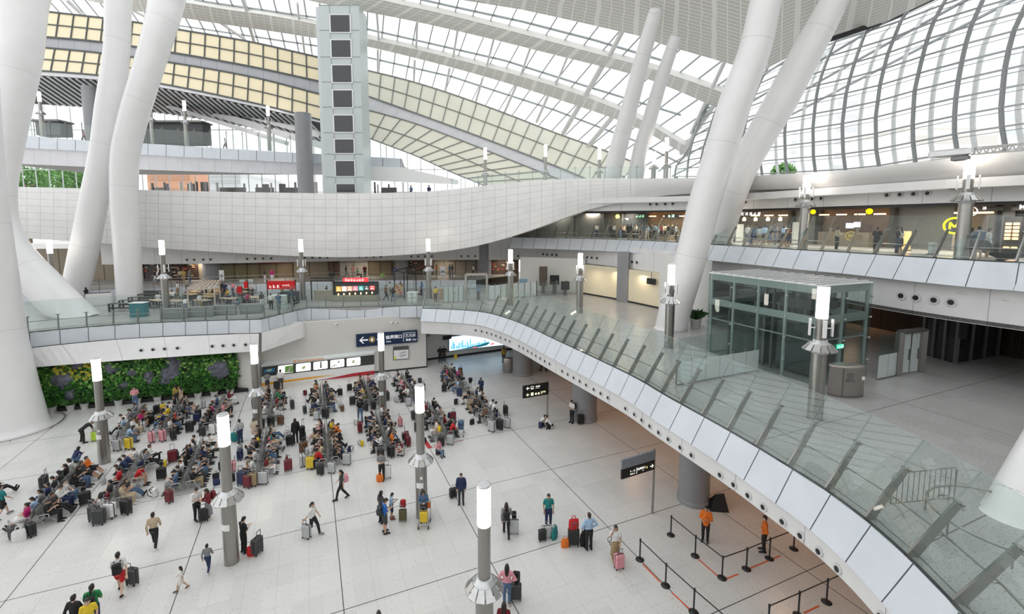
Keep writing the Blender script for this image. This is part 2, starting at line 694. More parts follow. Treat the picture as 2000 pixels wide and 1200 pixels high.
def strokes_mb(n, size, origin, xdir, zdir, depth=.02, seed=1):
    """a row of n small stroke-built characters, for lettering too small to read"""
    rnd = random.Random(seed)
    xd, zd = Vector(xdir).normalized(), Vector(zdir).normalized()
    nd = xd.cross(zd).normalized()
    o = Vector(origin) + nd * depth
    mb = MB()
    w = size * .09

    def st(x0, y0, x1, y1):
        a, b = o + xd * (x0 * size) + zd * (y0 * size), o + xd * (x1 * size) + zd * (y1 * size)
        mb.bar(a, b, w, .008, 0, nd)
    for i in range(n):
        x = i * 1.08
        for k in range(rnd.choice((2, 3, 3))):
            y = .12 + .34 * k + rnd.uniform(-.04, .04)
            st(x + rnd.uniform(.02, .18), y, x + rnd.uniform(.72, .92), y + rnd.uniform(-.02, .04))
        for k in range(rnd.choice((1, 2))):
            q = x + rnd.uniform(.2, .75)
            st(q, rnd.uniform(.0, .2), q + rnd.uniform(-.08, .08), rnd.uniform(.75, .98))
    return mb

# ================================================================== THE HALL: floors, walls, decks, roof
Z1, Z2, Z3 = 6.4, 12.75, 17.0
UP = Vector((0, 0, 1))


def plan(px, z):
    return [Z(x, y, z) for x, y in px]


# --- hall floor
mb = MB()
mb.box((0, 40, -.15), (260, 150, .3))
struct('floor', mb, M_FLOOR)

# --- food-court deck and bridge deck edges (top of the edge panels)
EA = smooth_poly(plan([(-150, 677), (-60, 664), (64.7, 649.3), (203, 637), (292, 631.8), (378, 628.3), (458.5, 625.8), (509, 624.8)], Z1), 60)
EB = plan([(509, 624.8), (598.5, 602.7)], Z1)
EC = plan([(598.5, 602.7), (700, 600.6), (862, 596.8)], Z1)
BR = smooth_poly(plan([(825, 603), (892.5, 605.8), (942, 610), (975, 617.8), (1020, 633.5), (1080, 662), (1180, 709), (1245, 741), (1300, 773.8), (1436, 850), (1530, 907), (1602, 952), (1684, 1012), (1766, 1084), (1854, 1174), (1900, 1226), (1945, 1290)], Z1), 160)
SH = smooth_poly(plan([(1000, 464), (1090, 465.5), (1195, 468), (1300, 472.5), (1384, 478), (1468, 483), (1580, 490), (1671, 495), (1790, 503), (1923, 511), (2000, 514.5), (2120, 522.5), (2300, 534)], Z2), 150)

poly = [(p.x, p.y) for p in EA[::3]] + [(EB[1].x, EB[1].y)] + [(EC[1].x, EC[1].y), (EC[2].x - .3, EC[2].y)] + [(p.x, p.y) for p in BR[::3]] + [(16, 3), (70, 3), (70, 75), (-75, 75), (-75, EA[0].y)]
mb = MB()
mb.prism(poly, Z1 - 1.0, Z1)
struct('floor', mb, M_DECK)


def edge_panels(P, z, h, out, spacing):
    """canted edge cladding under a deck edge; seams every spacing"""
    B = [Vector((q.x, q.y, z - h)) for q in offset(P, -out)]
    T = [Vector((q.x, q.y, z)) for q in P]
    U, s = [0], 0
    for a, b in zip(P, P[1:]):
        s += (b - a).length / spacing
        U.append(s)
    mb = MB()
    mb.sheet([B, T], None, 0, False, U, [0, h])
    # return under the lip
    I = [Vector((q.x, q.y, z - h + .02)) for q in offset(P, .35)]
    mb.sheet([I, B], None, 1, False, U, [0, .5])
    # dark shadow gap on the top
    mb.sheet([[p + UP * .0 for p in T], [Vector((q.x, q.y, z + .06)) for q in offset(P, .04)]], None, 2)
    return mb


def holes_strip(P, z0, z1, inset, name, nozzles=(), th=.2):
    """upright soffit band set back from a deck edge"""
    Q = offset(P, inset)
    B = [Vector((q.x, q.y, z0)) for q in Q]
    T = [Vector((q.x, q.y, z1)) for q in Q]
    U, s = [0], 0
    for a, b in zip(Q, Q[1:]):
        s += (b - a).length
        U.append(s)
    mb = MB()
    mb.sheet([B, T], None, 0, False, U, [0, z1 - z0])
    I = [Vector((q.x, q.y, z0 + .01)) for q in offset(P, inset + 2.5)]
    mb.sheet([I, B], None, 0, False, U, [0, 1])
    return struct(name, mb, M_SOFFIT)


def spots_on(P, inset, z, d0, dn, step, r, cluster, gap, label, group, wide=0):
    """ventilation nozzles set into a soffit band, in clusters"""
    Q = offset(P, inset)
    L = poly_len(Q)
    F = resample(Q, max(2, int(L / .1)))
    s = d0
    first = None
    while s < min(dn, L - .3):
        for k in range(cluster):
            i = int((s + k * step) / .1)
            if i >= len(F) - 1:
                break
            p = F[i]
            t = (F[i + 1] - F[i]).normalized()
            nrm = Vector((t.y, -t.x, 0))
            rz = math.atan2(nrm.y, nrm.x)
            if first is None:
                o = thing('air_nozzle', label, 'air nozzle', (p.x, p.y, z), rz, group)
                ring = MB()
                ring.tube([(-.02, 0, 0), (.035, 0, 0)], r * 1.75, 16)
                ring.build('ring', M_SOFFRING, o, world=False)
                hole = MB()
                hole.tube([(-.02, 0, 0), (.05, 0, 0)], r, 14)
                hole.build('hole', M_BLACK, o, world=False)
                first = o
            else:
                dup(first, (p.x, p.y, z), rz)
        s += cluster * step + gap
    return first


M_SOFFRING = mat('nozzle ring', (.62, .62, .62), .5)

tn = 1
EL = resample(EA[:-1] + [EA[-1]] + [EA[-1].lerp(EB[1], k / 10) for k in range(1, 10)] + [EB[1]] + [EC[0].lerp(EC[2], k / 20) for k in range(1, 21)], 160)
for P, sp in ((EL, 1.66), (BR, 1.42)):
    mb = edge_panels(P, Z1, 1.1, .16 if P is EL else .62, sp)
    struct('trim_%d' % tn, mb, [M_FASCIA, M_SOFFIT, M_BLACK])
    tn += 1
mb = edge_panels(SH, Z2, 1.25, .70, 1.5)
struct('trim_%d' % tn, mb, [M_FASCIA, M_SOFFIT, M_BLACK])
tn += 1

# soffit band under the food-court edge slopes back to the wall
WL = plan([(-60, 819), (60, 806), (110, 800), (290, 781.5), (465, 763)], 0)
lowA = plan([(-60, 730), (79, 717), (200, 707.5), (330, 698), (462, 689), (505, 687)], 3.85)
Bt = [Vector((q.x, q.y, Z1 - 1.1)) for q in offset(EA, -.45)]
Bt = resample(Bt, 40)
Lt = resample(smooth_poly(lowA, 40), 40)
mb = MB()
U = [i * poly_len(Lt) / 39 for i in range(40)]
mb.sheet([Lt, Bt], None, 0, False, U, [0, 1.6])
struct('trim_%d' % tn, mb, M_SOFFIT)
tn += 1
for d0, n in ((6.2, 4), (13.2, 4), (20.2, 4)):
    pass
# the little angled band below the kink
q = [D(511, 688, 36.6), D(591.5, 660, 40.6), D(590.5, 629, 41.0), D(511, 651, 37.2)]
mb = MB()
mb.sheet([[q[0], q[1]], [q[3], q[2]]], (.05, .35, 0), 0, False, [.4, 2.6], [0, 1.2])
struct('trim_%d' % tn, mb, M_SOFFIT)
tn += 1
# bridge soffit band (height tapers towards the near end)
n = len(BR)
B0 = offset(BR, -.45)
B, T, U, s = [], [], [], 0
for i, q in enumerate(B0):
    h = 1.25 - .55 * i / n
    T.append(Vector((q.x, q.y, Z1 - 1.08)))
    B.append(Vector((q.x, q.y, Z1 - 1.08 - h)))
    if i:
        s += (B0[i] - B0[i - 1]).length
    U.append(s)
mb = MB()
mb.sheet([B, T], None, 0, False, U, [0, 1])
I = [Vector((q.x, q.y, b.z + .05)) for q, b in zip(offset(BR, 5.0), B)]
mb.sheet([I, B], None, 0, False, U, [0, 1])
struct('trim_%d' % tn, mb, M_SOFFIT)
tn += 1
# deck underside ceiling of the hall below
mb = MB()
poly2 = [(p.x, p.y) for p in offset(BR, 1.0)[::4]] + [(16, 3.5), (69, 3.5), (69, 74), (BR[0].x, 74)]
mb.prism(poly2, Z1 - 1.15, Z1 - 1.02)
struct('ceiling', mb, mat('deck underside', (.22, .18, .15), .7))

# --- shop deck
SHI = offset(SH, 26)
poly = [(p.x, p.y) for p in SH[::3]] + [(p.x, p.y) for p in SHI[::-6]]
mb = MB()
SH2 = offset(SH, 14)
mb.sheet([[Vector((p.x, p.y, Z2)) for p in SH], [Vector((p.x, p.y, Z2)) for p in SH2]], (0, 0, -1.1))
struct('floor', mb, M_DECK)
S2px = [(1016, 507.5), (1139, 518), (1203, 525.5), (1300, 539), (1384, 549.5), (1500, 566), (1610, 584), (1725, 605), (1854, 626), (2000, 647), (2120, 666), (2300, 696)]
S2 = smooth_poly(plan(S2px, 9.6), 80)
S1 = smooth_poly(plan([(40, 519), (200, 517), (385, 515.5), (572, 512), (790, 508.5), (1016, 507.5)], 9.6), 50)
holes_strip([q for q in S1 if q.x > -48], 9.6, 12.6, 0, 'trim_%d' % tn)
tn += 1
holes_strip(S2, 9.6, 12.0, 0, 'trim_%d' % tn)
tn += 1

# --- walls on the deck level
WB = [Vector((q.x, q.y, Z1)) for q in offset(S1, 2.2)]
M_BACK = seam_mat('food court back wall', (.30, .25, .18), (.10, .08, .06), 2.4, 0, .12, .02, rough=.4)
mb = MB()
U = [0]
for a, b in zip(WB, WB[1:]):
    U.append(U[-1] + (b - a).length)
mb.sheet([WB, [p + UP * 5 for p in WB]], (0, .3, 0), 0, False, U, [0, 5])
struct('wall_back', mb, M_BACK)
CW = plan([(1138, 574), (1203, 585.5), (1286, 603), (1351, 628), (1384, 640)], Z1)
mb = MB()
mb.sheet([CW[:3], [p + UP * 3.4 for p in CW[:3]]], (.15, .3, 0))
struct('wall_right', mb, M_CREAM)
mb = MB()
mb.sheet([CW[2:], [p + UP * 5.2 for p in CW[2:]]], (.2, .3, 0))
struct('wall_right.001', mb, M_WHITE)
mb = MB()
mb.sheet([[p + Vector((-.03, -.05, 0)) for p in CW[:3]], [p + UP * .16 + Vector((-.03, -.05, 0)) for p in CW[:3]]], (.02, .04, 0))
struct('baseboard_right', mb, M_BLACK)
# wall behind the queue booths
GW = [Z(1016, 566, Z1), Z(1142, 572.5, Z1)]
mb = MB()
mb.sheet([GW, [p + UP * 4 for p in GW]], (0, .3, 0))
struct('wall_back.001', mb, M_WALL)

# raised walkway along the food-court shops
RW = smooth_poly(plan([(40, 592), (200, 585), (300, 581), (500, 572), (620, 566), (760, 563.5), (930, 563)], Z1), 40)
mb = MB()
RWB = [Vector((p.x, p.y, 0)) for p in offset(S1, 2.0)]
RWB = resample(RWB, 40)
U = [0]
for a, b in zip(RW, RW[1:]):
    U.append(U[-1] + (b - a).length)
mb.sheet([RW, [p + UP * 1.0 for p in RW]], None, 0, False, [u / 1.66 for u in U], [0, 1])
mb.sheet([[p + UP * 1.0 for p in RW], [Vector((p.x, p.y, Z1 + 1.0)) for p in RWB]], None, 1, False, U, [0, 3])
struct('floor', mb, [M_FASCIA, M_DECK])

# --- hall walls under the deck
def wall(P, z0, z1, name, m, th=(0, .35, 0)):
    mb = MB()
    U = [0]
    for a, b in zip(P, P[1:]):
        U.append(U[-1] + (b - a).length)
    mb.sheet([[Vector((p.x, p.y, z0)) for p in P], [Vector((p.x, p.y, z1)) for p in P]], th, 0, False, U, [z0, z1])
    return struct(name, mb, m)


def skirt(P, name, h=.14):
    Q = offset(P, -.04)
    mb = MB()
    mb.sheet([[Vector((p.x, p.y, 0)) for p in Q], [Vector((p.x, p.y, h)) for p in Q]], (0, .03, 0))
    return struct(name, mb, M_BLACK)


wall(WL, 0, 5.3, 'wall_left', M_GREYCOL)
PW = plan([(465, 763), (492, 765), (506, 755)], 0)
wall(PW, 0, 5.3, 'wall_left.001', M_WALL)
MW = plan([(506, 750), (600, 742), (833, 718)], 0)
wall(MW, 0, 5.45, 'wall_back.002', M_WALL)
skirt(MW, 'baseboard_back')
RC = [MW[-1], Z(834, 704, 0), Z(981, 685, 0), Z(1250, 655, 0)]
wall(RC, 0, 5.4, 'wall_back.003', M_WALL)
skirt(RC[1:], 'baseboard_back.001', .2)

# --- the white ribbon parapet of the upper level
TOPY = [(-80, 361), (35, 365), (275, 371), (440, 375), (640, 378), (720, 378), (850, 374), (950, 362), (1050, 352), (1150, 348), (1240, 349), (1350, 348), (1475, 343), (1545, 339), (1650, 333.5), (1720, 325), (1825, 313), (2000, 294), (2120, 281), (2320, 259)]
BOTY = [(-80, 459), (90, 468), (200, 475), (275, 483), (400, 491), (560, 500), (640, 503), (730, 502), (850, 494), (930, 482), (1000, 463), (1080, 435), (1150, 408), (1240, 390), (1300, 382), (1447, 372), (1650, 366), (1800, 357), (2000, 342), (2120, 333), (2320, 318)]
RIBY = [(-80, 49), (100, 50), (400, 52), (640, 52.5), (850, 51.5), (1000, 49.5), (1150, 46), (1300, 42.5), (1440, 38.5), (1580, 32.4), (1700, 28.6), (1850, 25), (2000, 22.8), (2120, 21), (2320, 18.2)]


def smooth1(pts, x, w=45):
    return sum(interp(pts, x + d * w / 3) * k for d, k in ((-3, 1), (-2, 2), (-1, 3), (0, 4), (1, 3), (2, 2), (3, 1))) / 16


xs = [-80 + i * 20 for i in range(117)]
rows = []
NR = 10
for k in range(NR + 1):
    f = k / NR
    row = []
    for x in xs:
        yb, yt, Y = smooth1(BOTY, x), smooth1(TOPY, x), smooth1(RIBY, x)
        bulge = .9 * (1 - f) ** 2
        row.append(D(x, yb + (yt - yb) * f, Y + bulge))
    rows.append(row)
U = [0]
for a, b in zip(rows[NR], rows[NR][1:]):
    U.append(U[-1] + Vector((b.x - a.x, b.y - a.y, 0)).length)
Vv = [0]
for k in range(NR):
    Vv.append(Vv[-1] + (rows[k + 1][32] - rows[k][32]).length)
mb = MB()
mb.sheet([r[:67] for r in rows], None, 0, True, U[:67], Vv)
mb.sheet([r[66:] for r in rows], None, 1, True, U[66:], Vv)
RT = rows[NR]
RTI = offset(RT, .9)
mb.sheet([RT, RTI], None, 1, True)
RB = rows[0]
mb.sheet([[Vector((q.x, q.y, p.z + .05)) for p, q in zip(RB, offset(RB, 1.6))], RB], None, 1, True)
struct('wall_ribbon', mb, [M_RIBBON, M_WHITE])
RIB_PLAN = [Vector((p.x, p.y, 0)) for p in RT]

# upper level floor slab behind the ribbon
mb = MB()
inn = offset(RIB_PLAN, 18)
mb.sheet([[Vector((p.x, p.y, Z3)) for p in offset(RIB_PLAN, .5)][::3], [Vector((p.x, p.y, Z3)) for p in inn][::3]], (0, 0, -.5))
struct('floor', mb, M_SOFFIT)
# band with nozzles above the shop fronts
SF = [Vector((p.x, p.y, 0)) for p in offset(RT, 1.7)]
SFr = [p for p, x in zip(SF, xs) if x >= 930]
mb = MB()
U = [0]
for a, b in zip(SFr, SFr[1:]):
    U.append(U[-1] + (b - a).length)
mb.sheet([[Vector((p.x, p.y, 15.75)) for p in SFr], [Vector((p.x, p.y, 17.6)) for p in SFr]], None, 0, False, U, [0, 2])
mb.sheet([[Vector((p.x, p.y, 15.76)) for p in offset(SFr, 2)], [Vector((p.x, p.y, 15.75)) for p in SFr]], None, 0, False, U, [0, 2])
struct('trim_%d' % tn, mb, M_SOFFIT)
tn += 1
# shop-front wall and its dark header
SW = offset(SFr, 6.2)
mb = MB()
M_SHOPW = seam_mat('shop front wall', (.14, .135, .13), (.05, .05, .05), 4.2, 0, .2, .02, rough=.35)
mb.sheet([[Vector((p.x, p.y, Z2)) for p in SW], [Vector((p.x, p.y, 16.9)) for p in SW]], (.2, .3, 0), 0, False, U, [0, 4])
struct('wall_shop', mb, M_SHOPW)
mb = MB()
mb.sheet([[Vector((p.x, p.y, 15.6)) for p in offset(SFr, .15)], [Vector((p.x, p.y, 15.78)) for p in offset(SFr, .15)]], (.05, .1, 0))
struct('trim_%d' % tn, mb, M_BLACK)
tn += 1

# ================================================================== roof
P1, P2, P3 = D(94, 23, 95), D(1181, 294, 66), D(1700, 60, 38)
RN = (P2 - P1).cross(P3 - P1).normalized()
if RN.z > 0:
    RN = -RN           # points down into the hall


def roof(px, py, dn=0.0):
    return plane_at(px, py, RN, P1 + RN * dn)


def band(upper, lower, n, dn, th, name, m):
    """strip on the roof slope between two pixel polylines"""
    A = resample(smooth_poly([roof(x, y, dn) for x, y in upper], n), n)
    Bq = resample(smooth_poly([roof(x, y, dn) for x, y in lower], n), n)
    U = [0]
    for a, b in zip(A, A[1:]):
        U.append(U[-1] + (b - a).length)
    mid = [a.lerp(b, .5) - RN * -.12 for a, b in zip(A, Bq)]
    w = (A[n // 2] - Bq[n // 2]).length
    mb = MB()
    mb.sheet([Bq, mid, A], -RN * th, 0, False, U, [0, w / 2, w])
    return struct(name, mb, m)


band([(150, -22), (260, -8), (362, 5), (440, 18), (520, 29), (620, 48), (703, 72), (810, 96), (950, 131), (1090, 171), (1205, 213), (1265, 241), (1300, 262), (1350, 292)],
     [(150, -4), (259, 20), (350, 34), (440, 48), (530, 61), (620, 75), (703, 88), (845, 122), (985, 161), (1125, 206), (1205, 234), (1265, 260), (1300, 280), (1345, 308)], 60, .5, .7, 'trim_%d' % tn, M_ROOFP)
tn += 1
band([(520, -62), (640, -28), (747, 0), (880, 30), (1020, 66), (1125, 94), (1230, 122), (1314, 147), (1384, 171), (1420, 184)],
     [(480, -35), (600, 0), (698, 20), (810, 42), (950, 74), (1090, 109), (1230, 144), (1300, 168), (1373, 199), (1412, 216)], 60, .5, .7, 'trim_%d' % tn, M_ROOFP)
tn += 1
# wide perforated soffit at the high side
lo = [(820, -24), (901, 0), (1020, 19), (1125, 42), (1247, 70), (1300, 89), (1422, 124), (1480, 143), (1540, 112), (1600, 84), (1640, 72), (1735, 40), (1815, 2), (1860, -22)]
hi = [(1000, -420), (1060, -400), (1130, -390), (1200, -380), (1270, -370), (1340, -360), (1420, -350), (1480, -340), (1560, -330), (1640, -330), (1720, -330), (1800, -330), (1900, -340), (1980, -350)]
A = [roof(x, y, .45) for x, y in lo]
Bq = [roof(x, y, .45) for x, y in hi]
NRW = 8
rows = [[a.lerp(b, k / NRW) for a, b in zip(A, Bq)] for k in range(NRW + 1)]
U = [0]
for a, b in zip(A, A[1:]):
    U.append(U[-1] + (b - a).length)
mb = MB()
mb.sheet(rows, -RN * .5, 0, False, U, [k * 3.1 for k in range(NRW + 1)])
struct('ceiling.001', mb, M_ROOFP)

# roof glazing with its bars
gl = [(40, 12), (94, 21), (350, 56), (621, 110), (707, 133), (883, 182), (1083, 257), (1181, 292), (1330, 352), (1405, 200), (1440, 120), (1247, 60), (1020, 10), (901, -10), (700, -70), (500, -130), (40, -260)]
mb = MB()
mb.poly3([roof(x, y, -.35) for x, y in gl], -RN * .04)
RG = struct('window_1', mb, M_GLASS_C)
mdir = roof(700, 100) - roof(690, 140)
lowb = [(94, 21), (350, 56), (621, 110), (707, 133), (883, 182), (1083, 257), (1181, 292), (1330, 352)]
mb = MB()
i = 0
for x in range(90, 1335, 26):
    y = interp(lowb, x)
    S = roof(x, y, -.2)
    # in-slope direction (runs up the slope towards the viewer)
    d = Vector((.33, -1, 0))
    d.z = -(RN.x * d.x + RN.y * d.y) / RN.z
    d.normalize()
    mb.bar(S, S + d * 44, .10, .22, 0, -RN)
for up_ in ([(350, 62 - 12), (621, 90), (883, 150), (1083, 215), (1240, 275), (1330, 320)], [(380, 0), (621, 35), (810, 78), (985, 118), (1150, 170), (1330, 225)], [(740, -20), (880, 12), (1020, 42), (1160, 78), (1300, 120)]):
    pts = [roof(x, y, -.2) for x, y in up_]
    for a, b in zip(pts, pts[1:]):
        mb.bar(a, b, .12, .2, 0, -RN)
struct('glazing_bar', mb, M_MULL, RG)

# raking struts between the roof ribs
M_STRUT = mat('strut paint', (.70, .70, .69), .4, var=.02)
struts = [((1216, 60), (1191, 108), 9), ((1177, 128), (1139, 194), 10), ((1132, 206), (1100, 260), 9), ((1195, 230), (1150, 284), 9), ((1108, 112), (1083, 172), 4), ((1037, 90), (1016, 150), 4), ((964, 78), (950, 132), 4), ((894, 58), (885, 112), 4), ((815, 42), (813, 96), 4), ((736, 26), (740, 80), 4), ((943, 152), (929, 200), 4), ((878, 134), (869, 182), 4), ((810, 118), (808, 164), 4), ((738, 98), (738, 142), 4), ((1008, 168), (985, 220), 4.5), ((1070, 188), (1048, 238), 5), ((470, -10), (482, 22), 6), ((487, 50), (497, 84), 6), ((581, 6), (584, 40), 4), ((591, 70), (595, 104), 4), ((424, 40), (480, 78), 5), ((259, 20), (298, 40), 5), ((130, 0), (160, 28), 7), ((1420, 110), (1350, 260), 7), ((1395, 205), (1330, 300), 8), ((1445, -30), (1425, 60), 9), ((1590, 40), (1510, 110), 9)]
for (a, b, w) in struts:
    pa, pb = roof(a[0], a[1], .25), roof(b[0], b[1], .25)
    r = w / 2 * (pa.y + pb.y) / 2 / CAM_F
    mb = MB()
    mb.tube([pa, pb], r, 12)
    struct('trim_%d' % tn, mb, M_STRUT)
    tn += 1

# ================================================================== pale lattice vaults at the far side
M_LATT = mat('cream lattice pane', (.86, .76, .53), .45, var=.04, scale=.35)
M_LATT_LIT = mat('light-bleached lattice pane', (.84, .82, .70), .45, var=.04, scale=.35)  # same cream pane, paled for the light that bleaches this side
M_LBAR = mat('lattice bar', (.07, .08, .08), .4)
M_LBAR2 = mat('lattice bar grey', (.22, .23, .22), .4)
M_GBAND = seam_mat('grey band', (.42, .43, .46), (.2, .2, .2), 2.2, 0, .05, .02, rough=.4)
M_GBAND2 = seam_mat('pale band', (.70, .70, .73), (.5, .5, .5), 2.2, 0, .05, .02, rough=.4)


def lattice(upper, lower, Yu, Yl, n, mpane, mbar, label, bw=.14):
    A = resample(smooth_poly([D(x, y, Yu) for x, y in upper], 60), n + 1)
    B = resample(smooth_poly([D(x, y, Yl) for x, y in lower], 60), n + 1)
    root = thing('lattice_screen', label, 'lattice screen', (A[0] + B[0]) / 2, 0)
    mid = [a.lerp(b, .5) for a, b in zip(A, B)]
    mb = MB()
    mb.sheet([B, mid, A], (0, .3, 0), 0, False)
    mb.build('pane', mpane, root)
    mb = MB()
    f = Vector((0, -.06, 0))
    for i in range(n + 1):
        mb.bar(A[i] + f, B[i] + f, bw, .12, 0, (0, 1, 0))
    for row in (A, mid, B):
        for a, b in zip(row, row[1:]):
            mb.bar(a + f, b + f, bw * (1 if row is mid else 1.5), .14, 0, (0, 1, 0))
    mb.build('lattice_bar', mbar, root)
    return A, B


def far_band(upper, lower, Yu, Yl, m, name):
    A = resample(smooth_poly([D(x, y, Yu) for x, y in upper], 60), 30)
    B = resample(smooth_poly([D(x, y, Yl) for x, y in lower], 60), 30)
    U = [0]
    for a, b in zip(A, A[1:]):
        U.append(U[-1] + (b - a).length)
    mb = MB()
    mb.sheet([B, A], (0, .4, 0), 0, False, U, [0, 1])
    return struct(name, mb, m)


s1u = [(30, 14), (94, 23), (182, 33), (255, 42), (350, 58), (490, 82), (626, 113)]
s1l = [(22, 66), (86, 72), (196, 82), (332, 102), (490, 130), (628, 160)]
s2u = [(20, 87), (82, 93), (189, 103), (325, 121), (490, 150), (628, 185)]
s2l = [(10, 134), (72, 138), (189, 147), (311, 163), (490, 200), (628, 235)]
lattice(s1u, s1l, 67, 66.4, 21, M_LATT, M_LBAR, 'upper cream lattice screen between the white columns and lift tower')
far_band(s1l, s2u, 66.5, 66.5, M_GBAND, 'trim_%d' % tn)
tn += 1
lattice(s2u, s2l, 66.4, 65.6, 21, M_LATT, M_LBAR, 'lower cream lattice screen above the slatted dark soffit')
t1u = [(690, 130), (707, 135), (796, 157), (883, 184), (988, 222), (1083, 259), (1181, 294), (1240, 318)]
t1l = [(690, 177), (708, 184), (845, 233), (971, 280), (1069, 318), (1146, 350), (1200, 376)]
t2u = [(690, 205), (708, 212), (810, 241), (915, 280), (1020, 322), (1090, 350), (1140, 374)]
t2l = [(690, 256), (710, 266), (810, 304), (880, 336), (932, 357), (965, 372)]
lattice(t1u, t1l, 66, 64, 21, M_LATT_LIT, M_LBAR2, 'upper pale lattice vault sloping down from the lift tower', .10)
far_band(t1l, t2u, 64.1, 63.6, M_GBAND2, 'trim_%d' % tn)
tn += 1
lattice(t2u, t2l, 63.6, 61.6, 15, M_LATT_LIT, M_LBAR2, 'lower pale lattice vault sloping down to the ribbon wall', .10)

# slatted soffit behind the lower lattice (left part), and the grey trim under it
sA = [(10, 142), (72, 146), (189, 155), (311, 170), (490, 206), (628, 240)]
far_band(s2l, sA, 65.6, 65.6, M_GBAND2, 'trim_%d' % tn)
tn += 1
n = 40
A = resample(smooth_poly([D(x, y + 1, 66) for x, y in sA], 60), n)
B = [Vector((p.x * 1.18, 82, p.z - .2)) for p in A]
mb = MB()
mb.sheet([A, B], (0, 0, .3))
struct('ceiling.002', mb, mat('black soffit', (.012, .012, .013), .6))
mb = MB()
A2, B2 = resample(A, 46), resample(B, 46)
for i in range(0, 44):
    mb.bar(A2[i] - UP * .1, B2[min(i + 3, 45)] - UP * .1, .34, .12)
sl = struct('trim_%d' % tn, mb, mat('soffit slat', (.62, .62, .64), .4))
tn += 1

# ---- high balcony on the far side (fascia, slab, soffit)
bu = [(-30, 262), (47, 265), (175, 275), (277, 280), (420, 289), (585, 299), (630, 301), (712, 306), (785, 310)]
bl = [(-30, 287), (44, 289), (171, 296), (273, 302), (420, 310), (585, 318), (630, 320), (712, 324), (785, 327)]
bs = [(-30, 317), (38, 320), (171, 326), (273, 331), (420, 336), (585, 341), (630, 341)]
BAL = resample(smooth_poly([D(x, y, 62) for x, y in bu], 50), 30)
BALb = resample(smooth_poly([D(x, y, 62) for x, y in bl], 50), 30)
mb = MB()
U = [0]
for a, b in zip(BAL, BAL[1:]):
    U.append(U[-1] + (b - a).length)
mb.sheet([BALb, BAL], None, 0, False, [u / 2.4 for u in U], [0, 1])
mb.sheet([BAL, [p + Vector((-2, 12, -.3)) for p in BAL]], None, 1, False)
mb.sheet([[p + Vector((-2, 12, 0)) for p in BALb], BALb], None, 1, False)
struct('floor', mb, [M_FASCIA, M_SOFFIT])
far_band([(x, y) for x, y in bl if x < 640], bs, 62.4, 62.8, M_GBAND2, 'trim_%d' % tn)
tn += 1
# far glass wall behind the balcony: bars only where the photo shows them
mb = MB()
mb.sheet([[Vector((-95, 84, Z3)), Vector((-4, 84, Z3))], [Vector((-95, 84, 42)), Vector((-4, 84, 34))]], (0, .05, 0))
FG = struct('window_2', mb, M_GLASS_C)
mb = MB()
for i in range(38):
    x = -94 + i * 2.4
    mb.bar((x, 83.8, Z3), (x, 83.8, 36), .12, .12)
for z in (20, 24, 31):
    mb.bar((-95, 83.8, z), (-4, 83.8, z), .12, .12)
struct('glazing_bar', mb, M_MULL_P, FG)
# white bulkhead with small holes beside the lift tower
mb = MB()
q = [D(712, 325, 60.5), D(785, 327, 60.5), D(895, 352, 60.5), D(895, 360, 60.5), D(712, 352, 60.5)]
mb.poly3(q, (0, .4, 0))
struct('wall_back.004', mb, M_WHITE)

# ================================================================== curtain wall on the bridge side
ZO = lambda x, y: (1300 + x / 2.857, y / 2.857)
verts = [
    ([(50, 990), (62, 900), (75, 860), (130, 770), (160, 700)], 55, 985, 40, 47),
    ([(118, 990), (128, 880), (150, 790), (200, 640), (300, 460), (400, 300)], 52, 985, 46, 47),
    ([(190, 990), (200, 860), (225, 780), (270, 640), (350, 450), (470, 260)], 50, 985, 52, 47),
    ([(330, 990), (330, 880), (340, 780), (380, 640), (450, 480), (560, 300)], 47.5, 980, 58, 47),
    ([(440, 990), (425, 880), (430, 780), (460, 620), (540, 430), (640, 260)], 46, 978, 64, 47),
    ([(538, 975), (525, 880), (522, 780), (545, 640), (620, 440), (720, 260)], 45, 970, 69, 47),
    ([(682, 968), (668, 900), (664, 720), (690, 545), (770, 380), (860, 220)], 43, 962, 74, 47),
    ([(836, 962), (825, 900), (822, 700), (845, 500), (890, 360), (950, 220), (1010, 120)], 40.5, 955, 80, 47),
    ([(1004, 955), (990, 850), (985, 700), (1010, 500), (1060, 330), (1120, 165), (1190, 40)], 38, 945, 85, 47),
    ([(1192, 935), (1175, 850), (1172, 650), (1200, 450), (1240, 300), (1320, 100), (1380, -30)], 36, 925, 90, 47),
    ([(1396, 905), (1382, 850), (1378, 680), (1390, 500), (1430, 330), (1480, 150), (1560, 0), (1620, -110)], 34, 890, 96, 47),
    ([(1628, 840), (1612, 750), (1612, 600), (1640, 400), (1690, 180), (1770, 0), (1830, -130)], 31.5, 850, 101, 47),
    ([(1895, 815), (1878, 750), (1872, 600), (1890, 400), (1930, 200), (2000, 50), (2080, -120)], 29.5, 815, 107, 47),
    ([(2180, 790), (2160, 700), (2150, 560), (2165, 380), (2210, 160), (2290, -40)], 27.8, 780, 113, 47),
]
EDGE = [(1300, 352), (1345, 292), (1384, 180), (1422, 118), (1600, 80), (1640, 69), (1735, 37), (1815, 0), (1860, -22), (2100, -140)]
NRW = 12
gridc = []
for pts, Y, yb, s, _ in verts:
    xs_of_y = sorted([(y, x) for x, y in pts])
    colp = []
    for k in range(-1, NRW):
        yz = yb - s * k
        xz = interp(xs_of_y, yz)
        px, py = ZO(xz, yz)
        ey = interp(EDGE, px)
        if py < ey:
            py = ey
        colp.append(D(px, py, Y))
    gridc.append(colp)
rows = [[c[k] for c in gridc] for k in range(NRW + 1)]
mb = MB()
mb.sheet(rows)
CWL = struct('window_3', mb, M_GLASS_C)
mb = MB()
